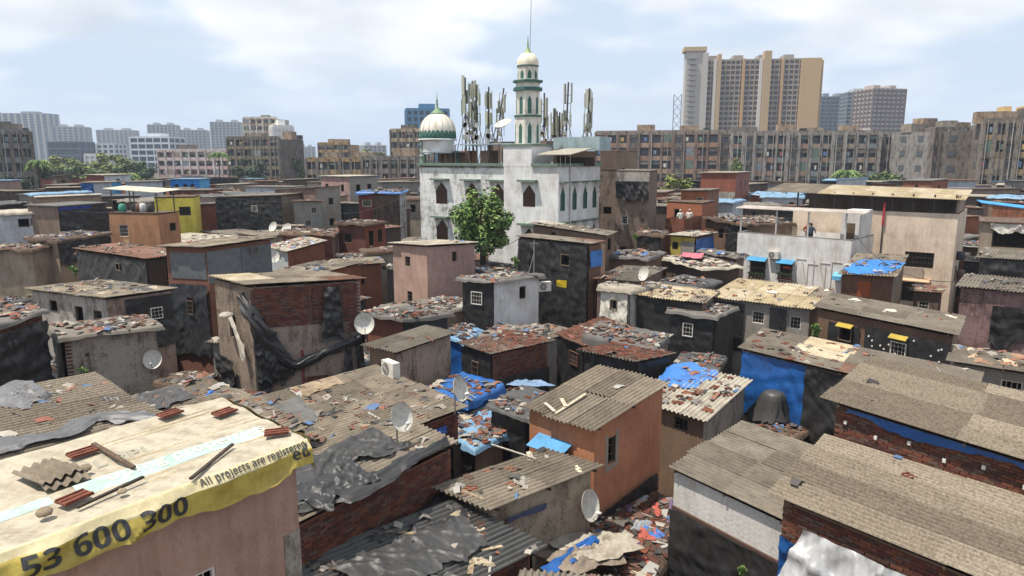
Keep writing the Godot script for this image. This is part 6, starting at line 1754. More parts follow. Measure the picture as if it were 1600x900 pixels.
	plank("long thin dark batten lying on the banner near its eave", Vector3(-5.47, 8.50, -8.20) + Vector3(0, 0.19, 0), Vector3(-5.08, 8.50, -9.07) + Vector3(0, 0.19, 0), 0.05, 0.03, "3f352e")
	plank("short board lying across the banner beside a tile", Vector3(-6.43, 8.50, -10.20) + Vector3(0, 0.2, 0), Vector3(-5.36, 8.50, -9.35) + Vector3(0, 0.2, 0), 0.07, 0.03, "6d5a48")
	var cs := corrugated(d * 0.55, back * 0.75, Vector3.UP, 4, 6, 0.03)
	for k in 2:
		var o := inst(cs, "sheet_offcut", asb("8d8478"), self, Transform3D(Basis(Vector3.UP, 0.25 * k), Vector3(-6.12, 8.50, -8.61) + Vector3(0, 0.2 + 0.05 * k, 0) + back * 0.12 * k))
		tag(o, "broken offcut of grey corrugated sheet on the banner", "roof sheet", "sheet offcuts on the banner")
	for p in [[Vector3(-5.76, 8.50, -8.03), 0.09], [Vector3(-6.01, 8.50, -9.29), 0.08], [Vector3(-5.12, 8.50, -8.61), 0.06]]:
		var mb := MB.new()
		mb.lathe(p[0] + Vector3(0, 0.17, 0), [Vector2(0.001, 0), Vector2(p[1], 0.02), Vector2(p[1] * 1.1, p[1] * 0.6), Vector2(p[1] * 0.7, p[1] * 1.1), Vector2(0.001, p[1] * 1.2)], 7)
		cloth("stone", "small grey stone holding down the banner", "stone", mb, asb("9a8d7c"), "stones on the banner")

func build_props() -> void:
	var BK := plastic("302f2f", 0.48)
	var BK2 := plastic("413f3e", 0.52)
	var BLUE := plastic("22599e", 0.36)
	banner()
	# plastic on the neighbouring roofs
	cloth("plastic_sheet", "large creased black plastic sheet over the brick shack's roof", "plastic sheet", sheet(roof_uv("crumple", 0.97, 1.0, 0.1), roof_uv("crumple", 0.22, 1.04, 0.12), roof_uv("crumple", 0.9, 0.2, 0.1), roof_uv("crumple", 0.2, 0.42, 0.1), Vector3.UP, 0.1, 0.4, 4.3, 0.07), plastic("383736", 0.55))
	cloth("plastic_sheet", "smaller rumpled black plastic sheet trailing to the brick wall's eave", "plastic sheet", sheet(roof_uv("crumple", 0.9, 0.5, 0.16), roof_uv("crumple", 0.5, 0.45, 0.16), roof_uv("crumple", 0.8, -0.03, 0.1), roof_uv("crumple", 0.5, -0.02, 0.1), Vector3.UP, 0.12, 0.5, 8.1, 0.06), plastic("323131", 0.5))
	cloth("plastic_sheet", "gathered black plastic edge hanging at the brick wall's eave", "plastic sheet", ribbon([roof_uv("crumple", 0.05, 0.05, 0.12), roof_uv("crumple", 0.3, 0.0, 0.12), roof_uv("crumple", 0.5, -0.03, 0.08), roof_uv("crumple", 0.68, 0.02, 0.05), roof_uv("crumple", 0.85, 0.3, 0.1)], [0.3, 0.5, 0.6, 0.9, 0.7], Vector3.UP, 6.0, 0.12), BK)
	var cr: Dictionary = HS.crumple
	var w0: Vector3 = wall_at("crumple", "L", 0.1, 1.9, 0.05)
	var w1: Vector3 = wall_at("crumple", "L", 0.99, 1.0, 0.05)
	cloth("plastic_sheet", "black plastic sheet running from the brick wall down onto the low roof", "plastic sheet", sheet(w0, w1, roof_uv("ripped", 0.95, 0.62, 0.08), roof_uv("ripped", 0.1, 0.72, 0.08), (cr.nL + Vector3.UP).normalized(), 0.09, 0.1, 13.0, 0.15), BK)
	cloth("plastic_sheet", "grey torn plastic strip lying across the low corrugated roof beyond the banner", "plastic sheet", ribbon([roof_uv("leftshed", 0.02, 0.1, 0.1), roof_uv("leftshed", 0.25, 0.3, 0.1), roof_uv("leftshed", 0.5, 0.2, 0.1), roof_uv("leftshed", 0.8, 0.25, 0.1), roof_uv("leftshed", 1.0, 0.2, 0.1)], [0.4, 0.9, 0.7, 1.0, 0.9], Vector3.UP, 16.0, 0.07), plastic("5c5c5e", 0.5))
	cloth("plastic_sheet", "small grey plastic sheet folded over the low roof's far edge", "plastic sheet", patch(roof_uv("leftshed", 0.45, 0.85, 0.1), (HS.leftshed.A - HS.leftshed.B) * 0.12, (HS.leftshed.C - HS.leftshed.B) * 0.2, 0.06, 31.0, 0.35), plastic("6a6a6c", 0.5))
	cloth("plastic_sheet", "silvery white sheet stretched over the front of the broad roofed brick house", "plastic sheet", sheet(wall_at("broad", "L", 0.1, 0.36, 0.1), wall_at("broad", "L", 0.66, 0.42, 0.12), wall_at("broad", "L", 0.02, 2.3, 0.9), wall_at("broad", "L", 0.66, 2.5, 1.4), (HS.broad.nL + Vector3.UP * 0.4).normalized(), 0.16, 0.15, 23.0, 0.14), mat("a2a3a5", "grime", Vector3(0.5, 0.5, 0.5), 0.4))
	cloth("plastic_sheet", "scrap of blue plastic hanging at the corner below the broad roof", "plastic sheet", sheet(wall_at("broad", "L", 0.01, 0.7, 0.06), wall_at("broad", "L", 0.07, 0.75, 0.06), wall_at("broad", "L", 0.01, 2.2, 0.06), wall_at("broad", "L", 0.08, 2.0, 0.06), HS.broad.nL, 0.08, 0.5, 27.0, 0.1), BLUE)
	for k in 6:
		var p: Vector3 = wall_at("broad2", "L", 0.05 + 0.13 * k, 0.38 + 0.14 * (k % 2), 0.06)
		var mb := MB.new()
		var d: Vector3 = (HS.broad2.b - HS.broad2.a).normalized()
		mb.obox(p, d * 0.035, Vector3(0, 0.045, 0), HS.broad2.nL * 0.02)
		cloth("white_tag", "small white square tag fixed on the dark brick wall", "tag", mb, flat("d0cdc6", 0.7), "white tags on the dark brick wall")
	cloth("plastic_sheet", "flat dusty grey plastic sheet patched onto the long tile strewn roof", "plastic sheet", sheet(roof_uv("dishroof", 0.95, 0.75, 0.1), roof_uv("dishroof", 0.62, 0.8, 0.1), roof_uv("dishroof", 0.97, 0.35, 0.1), roof_uv("dishroof", 0.66, 0.42, 0.1), Vector3.UP, 0.06, 0.4, 211.0, 0.1), plastic("5f5d5a", 0.6))
	cloth("plastic_sheet", "pale brown board sheet patched onto the long tile strewn roof", "board", sheet(roof_uv("dishroof", 0.6, 0.98, 0.1), roof_uv("dishroof", 0.3, 0.98, 0.1), roof_uv("dishroof", 0.58, 0.78, 0.1), roof_uv("dishroof", 0.33, 0.8, 0.1), Vector3.UP, 0.03, 0.3, 223.0, 0.12), asb("a3917b"))
	cloth("plastic_sheet", "black plastic sheet patched across the blue scrap strewn roof", "plastic sheet", sheet(roof_uv("tilestrip", 0.7, 0.95, 0.1), roof_uv("tilestrip", 0.3, 0.97, 0.1), roof_uv("tilestrip", 0.75, 0.6, 0.1), roof_uv("tilestrip", 0.28, 0.66, 0.1), Vector3.UP, 0.07, 0.5, 227.0, 0.1), plastic("454341", 0.5))
	for q in [[Vector3(-33.79, 9.81, -75.00), Vector3(-16.45, 9.50, -76.00), 1.2, "thin black cable sagging past the yellow house"], [Vector3(10.51, 8.76, -58.00), Vector3(17.71, 7.48, -54.00), 0.8, "thin black cable sagging to the white building's parapet"], [Vector3(-8.66, 10.23, -60.00), Vector3(-16.31, 8.62, -60.00), 0.8, "thin black cable running from the mosque to the red brown house"], [Vector3(24.14, 7.55, -49.00), Vector3(23.25, 6.73, -36.00), 0.9, "thin black cable dropping towards the purple brown house"], [Vector3(-2.31, 7.46, -46.00), Vector3(0.48, 8.10, -44.00), 0.4, "thin black cable between the pink house and the tall black house"], [Vector3(-28.13, 10.23, -60.00), Vector3(-40.67, 8.18, -66.00), 0.7, "thin black cable hanging from the white canopy"]]:
		var cm := MB.new()
		var pr: Vector3 = q[0]
		for k in 14:
			var f := (k + 1) / 14.0
			var p: Vector3 = q[0].lerp(q[1], f) - Vector3(0, 4.0 * q[2] * f * (1.0 - f), 0)
			cm.tube(pr, p, 0.018, 0.018, 5)
			pr = p
		cloth("cable", q[3], "cable", cm, flat("2c2b2a", 0.6))
	cloth("plastic_sheet", "torn black plastic sheet lying over the ripped low roof's middle", "plastic sheet", sheet(roof_uv("ripped", 0.85, 0.72, 0.12), roof_uv("ripped", 0.12, 0.7, 0.12), roof_uv("ripped", 0.8, 0.3, 0.12), roof_uv("ripped", 0.2, 0.25, 0.12), Vector3.UP, 0.06, 0.5, 233.0, 0.07), plastic("3a3938", 0.5))
	# drapes on the tall brick house
	var nR: Vector3 = HS.brick.nR
	var nL: Vector3 = HS.brick.nL
	cloth("plastic_sheet", "gathered swag of black plastic sweeping across the tall brick house", "plastic sheet", ribbon([wall_at("brick", "L", 0.75, 0.35, 0.1), wall_at("brick", "R", 0.03, 1.3, 0.1), wall_at("brick", "R", 0.16, 2.5, 0.08), wall_at("brick", "R", 0.34, 3.4, 0.08), wall_at("brick", "R", 0.5, 3.2, 0.08), wall_at("brick", "R", 0.72, 2.85, 0.08), wall_at("brick", "R", 0.99, 2.45, 0.08)], [0.35, 0.6, 0.7, 0.6, 0.45, 0.4, 0.45], nR, 41.0, 0.12), BK)
	for q in [[0.0, 0.11, 1.0, 5.9, 61.0], [0.08, 0.2, 2.0, 3.9, 62.0], [0.19, 0.33, 3.0, 4.2, 63.0], [0.31, 0.44, 3.3, 4.0, 64.0], [0.92, 1.0, 2.3, 4.4, 65.0]]:
		cloth("plastic_sheet", {61.0: "long torn black plastic strip hanging at the brick house corner", 62.0: "torn black plastic hanging beside the corner strip of the brick house", 63.0: "short torn black plastic hanging below the swag's lowest bend", 64.0: "ragged black plastic scrap hanging between swag and red post", 65.0: "black plastic scrap hanging at the brick house's dish end"}[q[4]], "plastic sheet", sheet(wall_at("brick", "R", q[0], q[2], 0.05), wall_at("brick", "R", q[1], q[2] + 0.3, 0.05), wall_at("brick", "R", q[0] + 0.03, q[3], 0.05), wall_at("brick", "R", q[1] + 0.02, q[3] - 0.4, 0.05), nR, 0.13, 0.5, q[4], 0.09), BK)
	cloth("plastic_sheet", "black plastic sheet covering the brick house's upper window", "plastic sheet", sheet(wall_at("brick", "R", 0.66, 0.15, 0.06), wall_at("brick", "R", 0.8, 0.12, 0.06), wall_at("brick", "R", 0.61, 2.5, 0.1), wall_at("brick", "R", 0.83, 2.45, 0.1), nR, 0.12, 0.12, 43.0, 0.12), BK)
	cloth("plastic_sheet", "narrow black plastic strip trailing down the brick house's right side", "plastic sheet", ribbon([wall_at("brick", "R", 0.86, 2.9, 0.1), wall_at("brick", "R", 0.84, 3.8, 0.1), wall_at("brick", "R", 0.78, 5.2, 0.1)], [0.4, 0.5, 0.35], nR, 47.0, 0.14), BK)
	cloth("plastic_sheet", "black plastic curtain on the brick house's left wall", "plastic sheet", sheet(wall_at("brick", "L", 0.0, 3.2, 0.08), wall_at("brick", "L", 0.5, 3.4, 0.08), wall_at("brick", "L", 0.12, 6.2, 0.1), wall_at("brick", "L", 0.55, 6.0, 0.1), nL, 0.14, 0.35, 53.0, 0.12), BK)
	cloth("cloth", "white rag hanging below the hood of the brick house's side window", "cloth", ribbon([wall_at("brick", "L", 0.55, 1.4, 0.15), wall_at("brick", "L", 0.72, 2.2, 0.15), wall_at("brick", "L", 0.85, 3.1, 0.12)], [0.3, 0.25, 0.4], nL, 57.0, 0.08), plastic("c8c0b2", 0.8))
	var mb := MB.new()
	mb.lathe(wall_at("brick", "L", 0.45, 1.35, 0.25), [Vector2(0.3, 0), Vector2(0.27, 0.07), Vector2(0.14, 0.13), Vector2(0.001, 0.15)], 16)
	cloth("window_hood", "round pale plastic hood over the brick house's side window", "hood", mb, plastic("a09a92", 0.7))
	mb = MB.new()
	mb.bar(wall_at("brick", "R", 0.43, 2.8, 0.05), wall_at("brick", "R", 0.43, 6.2, 0.05), 0.08)
	put(mb, "red_post", flat("7d2f2c", 0.8), HS.brick.root)
	# blue awning and washing of the orange house
	var d: Vector3 = (HS.orange.b - HS.orange.a).normalized()
	var n: Vector3 = HS.orange.nL
	var c := wall_at("orange", "L", 0.42, 0.68, 0.0)
	mb = MB.new()
	mb.obox(c + n * 0.3 - Vector3(0, 0.12, 0), d * 0.68, n * 0.3 - Vector3(0, 0.12, 0), (n * 0.4 + Vector3.UP).normalized() * 0.012)
	cloth("window_awning", "flat sky blue awning over the orange house's window", "awning", mb, plastic("4f92c2", 0.5))
	for k in 4:
		mb = sheet(c + d * (0.22 * k - 0.4) + n * 0.1 - Vector3(0, 0.5, 0), c + d * (0.22 * k - 0.24) + n * 0.1 - Vector3(0, 0.5, 0), c + d * (0.22 * k - 0.4) + n * 0.1 - Vector3(0, 1.05, 0), c + d * (0.22 * k - 0.22) + n * 0.1 - Vector3(0, 1.05, 0), n, 0.05, 0.2, 60.0 + k, 0.06)
		cloth("laundry", ["white shirt hung in the orange house's window", "dark red cloth hung in the orange house's window", "pale towel hung in the orange house's window", "grey cloth hung in the orange house's window"][k], "laundry", mb, flat(["cfcac0", "8e2430", "d8d2c4", "7d7a78"][k], 0.9))
	# boards on the orange roof
	plank("long pale wooden lath lying on the orange house's roof", roof_at("orange", Vector3(1.33, 5.30, -20.48), 0.12), roof_at("orange", Vector3(2.36, 5.40, -21.59), 0.12), 0.09, 0.04, "d8cfb8")
	plank("short pale board lying crosswise on the orange house's roof", roof_at("orange", Vector3(1.05, 5.30, -21.27), 0.12), roof_at("orange", Vector3(1.32, 5.30, -20.59), 0.14), 0.1, 0.03, "e0d8c6")
	plank("stub of pale board on the orange house's roof beside the lath", roof_at("orange", Vector3(1.57, 5.30, -21.45), 0.13), roof_at("orange", Vector3(1.67, 5.30, -20.81), 0.15), 0.12, 0.03, "dcd2bc")
	plank("thin white stick lying on the tan corrugated roof", roof_at("tanroof", Vector3(-0.63, 4.30, -20.29), 0.12), roof_at("tanroof", Vector3(0.71, 4.30, -19.23), 0.12), 0.04, 0.03, "d8d4c8")
	plank("dark stick lying on the tan corrugated roof", roof_at("tanroof", Vector3(-0.63, 4.30, -18.63), 0.1), roof_at("tanroof", Vector3(0.27, 4.30, -18.59), 0.1), 0.05, 0.03, "3f352e")
	for k in 7:
		var u := 0.15 + 0.1 * k
		plank("splintered pale board lying on the ripped black roof", roof_uv("ripped", u, 0.2 + 0.09 * (k % 4), 0.12), roof_uv("ripped", u + 0.1, 0.26 + 0.09 * (k % 4), 0.12), 0.1, 0.03, ["c2b294", "a89678", "b8a88c"][k % 3], "boards on the ripped black roof")
	# dishes
	dish("big satellite dish standing on the tile strewn corrugated roof", Vector3(-3.06, 6.10, -18.15), Vector3(0.75, 0.35, 0.6), 0.36, 0.75)
	dish("rust streaked satellite dish before the bright blue plastic roof", Vector3(-1.70, 5.90, -21.12), Vector3(0.8, 0.3, 0.45), 0.36, 0.8)
	dish("satellite dish fixed on the grey plastered wall below the tan roof", wall_at("tanroof", "R", 0.86, 0.75, 0.35), Vector3(0.75, 0.3, 0.6), 0.4, 0.4)
	dish("satellite dish on the small grey rendered house's wall", wall_at("greyleft", "R", 0.93, 1.35, 0.25), Vector3(0.2, 0.4, 0.9), 0.38, 0.3)
	dish("satellite dish at the tall brick house's right edge", wall_at("brick", "R", 1.02, 1.85, 0.15), Vector3(0.3, 0.3, 0.9), 0.42, 0.4)
	dish("satellite dish leaning on the ribbed roof above the white wrapped shack", Vector3(7.87, 6.30, -41.09), Vector3(-0.8, 0.3, 0.5), 0.4, 0.4)
	dish("satellite dish on the debris roof before the black sheeted house", Vector3(-20.99, 7.06, -62.00), Vector3(-0.4, 0.5, 0.8), 0.42, 0.4)
	dish("satellite dish by the brown rendered house's foot", Vector3(-19.49, 6.99, -61.00), Vector3(-0.3, 0.6, 0.8), 0.45, 0.4)
	dish("satellite dish beside the striped roof shack", Vector3(-15.12, 6.97, -44.00), Vector3(0.6, 0.4, 0.7), 0.42, 0.4)
	ac_unit("old air conditioner unit standing on the corrugated roof by the brown house", roof_at("dishroof", Vector3(-4.47, 5.00, -24.97), 0.1), Vector3(-0.75, 0, 0.65).normalized())
	ac_unit("air conditioner unit on the wall corner of the white and black house", Vector3(1.92, 5.20, -41.41), Vector3(0.3, 0, 1).normalized())
	# yellow cloth, TV pole, blue barrel cover
	n = HS.bigblack.nL
	cloth("cloth", "bright yellow cloth pinned on the tall black sheeted wall", "cloth", sheet(Vector3(2.78, 5.71, -42.50), Vector3(3.37, 5.67, -42.50), Vector3(2.79, 5.32, -42.50), Vector3(3.38, 5.20, -42.50), n, 0.05, 0.2, 71.0, 0.1), flat("cfae1a", 0.8))
	mb = MB.new()
	var pp := roof_at("whiteblack", Vector3(1.31, 6.20, -41.71), 0.0)
	mb.tube(pp, pp + Vector3(0, 2.0, 0), 0.03, 0.03, 6)
	mb.bar(pp + Vector3(-0.35, 0, 0.1), pp + Vector3(0, 1.2, 0), 0.03)
	mb.bar(pp + Vector3(-0.25, 1.85, 0), pp + Vector3(0.25, 1.85, 0), 0.025)
	cloth("aerial_pole", "grey aerial pole on the white and black house", "pole", mb, flat("9a9894", 0.5))
	mb = sheet(Vector3(8.88, 4.40, -24.71), Vector3(10.35, 4.40, -24.85), Vector3(9.10, 2.90, -25.49), Vector3(10.53, 2.90, -25.04), Vector3(-0.4, 0.1, 0.9), 0.2, 0.15, 81.0, 0.1)
	var heap := MB.new()
	heap.lathe(Vector3(10.75, 2.50, -27.63), [Vector2(0.8, 0.0), Vector2(0.7, 0.2), Vector2(0.62, 0.4), Vector2(0.55, 0.6), Vector2(0.5, 0.8), Vector2(0.45, 0.98), Vector2(0.36, 1.1), Vector2(0.2, 1.14), Vector2(0.001, 1.16)], 48)
	for k in heap.v.size():
		var q := heap.v[k]
		var hp := Vector3(10.75, 2.50, -27.63)
		var rr := Vector3(q.x - hp.x, 0, q.z - hp.z)
		heap.v[k] += rr * (0.5 * nz(rr.x * 0.9, q.y * 0.1, rr.z * 0.9) + 0.45 * (1.5 - minf(q.y - hp.y, 1.4)) * (ridge(nz(cos(atan2(rr.z, rr.x)) * 1.3, q.y * 0.12, sin(atan2(rr.z, rr.x)) * 1.3)) - 0.3))
	cloth("covered_tank", "water drum wrapped in black plastic beside the blue plastic wall", "covered drum", heap, BK2)
	cloth("plastic_sheet", "dirty white cloth spread over the lane roofs below the orange house", "cloth", patch(Vector3(2.35, 2.60, -17.57), Vector3(1.1, 0, -0.3), Vector3(0.3, 0.1, 0.8), 0.1, 91.0, 0.3), plastic("a49c8e", 0.8))
	cloth("plastic_sheet", "brown tarpaulin bundled beside the dirty white cloth", "tarpaulin", patch(Vector3(1.80, 2.50, -17.21), Vector3(0.9, 0, -0.4), Vector3(0.4, 0.1, 0.7), 0.14, 95.0, 0.3), plastic("84786a", 0.8))
	cloth("plastic_sheet", "blue plastic strip along the foot of the grey plastered wall", "plastic sheet", ribbon([Vector3(0.82, 2.40, -16.40), Vector3(1.53, 2.50, -17.02), Vector3(2.30, 2.50, -17.84)], [0.4, 0.5, 0.4], Vector3.UP, 97.0, 0.15), BLUE)
	cloth("plastic_sheet", "crumpled blue and white plastic on the faded blue roof", "plastic sheet", patch(Vector3(0.72, 3.30, -29.38), Vector3(0.9, 0, 0.1), Vector3(0, 0.1, 0.6), 0.12, 99.0, 0.35), plastic("6f8aa8", 0.6))
	cloth("plastic_sheet", "blue plastic laid with the tiles on the roof behind the orange house", "plastic sheet", patch(roof_uv("squaretiles", 0.75, 0.75, 0.07), (HS.squaretiles.A - HS.squaretiles.B) * 0.34, (HS.squaretiles.C - HS.squaretiles.B) * 0.3, 0.04, 103.0, 0.25), plastic("3a74bc", 0.45))
	cloth("plastic_sheet", "blue plastic weighted with tiles on the ribbed roof beside the cream building", "plastic sheet", patch(roof_uv("bluetile", 0.5, 0.35, 0.07), (HS.bluetile.A - HS.bluetile.B) * 0.47, (HS.bluetile.C - HS.bluetile.B) * 0.3, 0.03, 107.0, 0.2), plastic("2f7cc8", 0.45))
	cloth("cloth", "pink patterned cloth drying below the blue sheet", "cloth", sheet(Vector3(12.24, 6.30, -50.25), Vector3(13.72, 6.30, -49.90), Vector3(11.96, 6.15, -48.67), Vector3(13.13, 6.15, -48.35), Vector3.UP, 0.06, 0.2, 111.0, 0.12), flat("b0606a", 0.9))
	# awnings of the dotted house
	for u in [0.25, 0.66]:
		mb = MB.new()
		var dd: Vector3 = (HS.dotted.b - HS.dotted.a).normalized()
		mb.obox(wall_at("dotted", "L", u, 0.5, 0.25), dd * 0.42, HS.dotted.nL * 0.12 - Vector3(0, 0.08, 0), Vector3.UP * 0.012)
		cloth("window_awning", "yellow awning over the %s window in the black dotted wall" % ("dark" if u < 0.5 else "white framed"), "awning", mb, plastic("b0982c", 0.6))
	var dots := RandomNumberGenerator.new()
	dots.seed = 9
	for k in 36:
		mb = MB.new()
		var p := wall_at("dotted", "L", dots.randf_range(0.42, 0.99), dots.randf_range(0.5, 3.0), 0.14)
		mb.tube(p, p + HS.dotted.nL * 0.03, 0.045, 0.04, 7)
		put(mb, "washer", flat("d8d6d0", 0.7), HS.dotted.root)
	# canopy of the peach house
	var ca := thing("canopy", "white corrugated canopy on thin dark posts over the peach house", "canopy", HS.peach.root.position + Vector3(0, 8.5, 0))
	var a := Vector3(-33.23, 10.60, -57.62)
	var b := Vector3(-25.51, 10.60, -51.05)
	var e := Vector3(-24.09, 10.80, -51.71)
	var nx := 6
	var cmesh := corrugated((a - b) / nx * 1.01, e - b, Vector3.UP, 7, 4)
	for k in nx: inst(cmesh, "canopy_sheet", asb("ddd8ce"), ca, Transform3D(Basis(), b + (a - b) * k / nx + Vector3(0, 0.004 * (k % 2), 0) - ca.position))
	for p in [[0.05, 0.1], [0.5, 0.1], [0.95, 0.1], [0.05, 0.9], [0.95, 0.9]]:
		var q: Vector3 = HS.peach.B + (HS.peach.A - HS.peach.B) * p[0] + (HS.peach.C - HS.peach.B) * p[1]
		mb = MB.new()
		mb.bar(q, q + Vector3(0, 2.15, 0), 0.08)
		put(mb, "post", flat("4a443e"), ca)
	var prnd := RandomNumberGenerator.new()
	prnd.seed = 77
	for k in 6:
		mb = MB.new()
		var q: Vector3 = HS.peach.B + (HS.peach.A - HS.peach.B) * prnd.randf_range(0.15, 0.85) + (HS.peach.C - HS.peach.B) * prnd.randf_range(0.2, 0.8)
		mb.lathe(q, [Vector2(0.001, 0), Vector2(0.28, 0), Vector2(0.3, 0.35), Vector2(0.26, 0.7), Vector2(0.12, 0.75), Vector2(0.001, 0.75)], 12)
		cloth("storage_drum", ["dark plastic drum under the white canopy", "green plastic drum under the white canopy", "white plastic drum under the white canopy", "brown plastic drum under the white canopy", "grey plastic drum under the white canopy", "black plastic drum under the white canopy"][k], "drum", mb, flat(["3a3530", "3f8f7a", "c8c8c4", "6b4a3a", "7a7672", "222222"][k], 0.6))
	# plastic chair on the low roof by the peach house
	var ch := thing("plastic_chair", "beige plastic chair standing against the peach house wall", "chair", wall_at("peach", "L", 0.37, 3.0, 0.5))
	var cp: Vector3 = ch.position
	mb = MB.new()
	mb.box(cp + Vector3(0, 0.42, 0), Vector3(0.44, 0.04, 0.44))
	put(mb, "seat", flat("c9ad84", 0.5), ch)
	mb = MB.new()
	mb.box(cp + Vector3(0, 0.68, -0.2), Vector3(0.44, 0.46, 0.03))
	put(mb, "backrest", flat("c9ad84", 0.5), ch)
	for sx in [-1, 1]:
		for sz in [-1, 1]:
			mb = MB.new()
			mb.bar(cp + Vector3(0.19 * sx, 0, 0.19 * sz), cp + Vector3(0.19 * sx, 0.42, 0.19 * sz), 0.04)
			put(mb, "leg", flat("c9ad84", 0.5), ch)
	# long blue sheet roof at the lane and small saplings
	mb = MB.new()
	mb.obox(Vector3(48.20, 8.60, -69.66), Vector3(47.38, 8.60, -65.02) - Vector3(48.20, 8.60, -69.66), Vector3(0.3, 0.1, -0.9), Vector3(0, 0.03, 0))
	cloth("awning_sheet", "long bright sky blue sheet over the stalls at the lane", "awning", mb, plastic("3f98d8", 0.5))
	for s in [[Vector3(5.32, 3.60, -14.79), 0.3, "small light green sapling before the black skirt"], [Vector3(-27.50, 6.00, -43.68), 0.6, "leafy sapling beside the black sheeted rust roof house"], [Vector3(15.62, 4.20, -35.17), 0.75, "leafy climbing plant at the cream roof's corner"], [Vector3(16.63, 4.30, -35.45), 0.8, "yellow green climbing plant before the dotted wall"], [Vector3(-15.21, 5.50, -24.08), 0.35, "small weed at the foot of the grey rendered wall"], [Vector3(9.49, 7.00, -53.92), 0.5, "green shrub by the black wrapped cube hut"], [Vector3(0.25, 6.20, -45.90), 0.7, "thin shrub at the foot of the tall black house"]]:
		var t := thing("sapling", s[2], "plant", s[0])
		mb = MB.new()
		mb.tube(s[0] - Vector3(0, 0.8, 0), s[0] + Vector3(0.04, s[1] * 0.6, 0), 0.02, 0.01, 5)
		put(mb, "stem", flat("6b7a3a"), t)
		inst(crowns["small"], "leaves", leaf_m, t, Transform3D(Basis.from_scale(Vector3(s[1] * 0.55, s[1] * 0.85, s[1] * 0.55)), Vector3(0, s[1] * 0.4, 0)))
	# people
	mb = MB.new()
	var cq: Dictionary = HS.caps
	var cdn := Vector3(0, 1.15, 0)
	mb.quad(cq.A - cdn, cq.A + cq.C - cq.B - cdn, cq.C - cdn, cq.B - cdn)
	for k in mb.n.size(): mb.n[k] = Vector3.UP
	put(mb, "terrace_floor", pl("8a7f74"), cq.root)
	var wn: Vector3 = HS.white.nL
	var wd: Vector3 = (HS.white.b - HS.white.a).normalized()
	person("man in a dark blue shirt and trousers leaning at the white terrace", HS.white.A.lerp(HS.white.B, 0.55) - wn * 2.6 - Vector3(0, 0.95, 0), -wn + wd * 0.3, "3a4356", "20222a", "17130f", 1)
	person("man in an orange brown shirt on the white terrace", HS.white.A.lerp(HS.white.B, 0.5) - wn * 3.2 - Vector3(0, 0.95, 0), -wn - wd * 0.6, "94552f", "3a3434", "17130f", 1)
	person("person in a white cap and white clothes by the orange doorway", HS.caps.A.lerp(HS.caps.C, 0.5) + Vector3(-0.4, -1.15, 0.3), Vector3(0.3, 0, 1), "d8d4cc", "c9c4ba", "e8e6e0", 0, "people in white caps")
	person("person in a white cap and pale shirt beside the brick parapet", HS.caps.A.lerp(HS.caps.C, 0.5) + Vector3(0.5, -1.15, -0.2), Vector3(-0.5, 0, 1), "cfc6ba", "8a7d70", "e8e6e0", 0, "people in white caps")

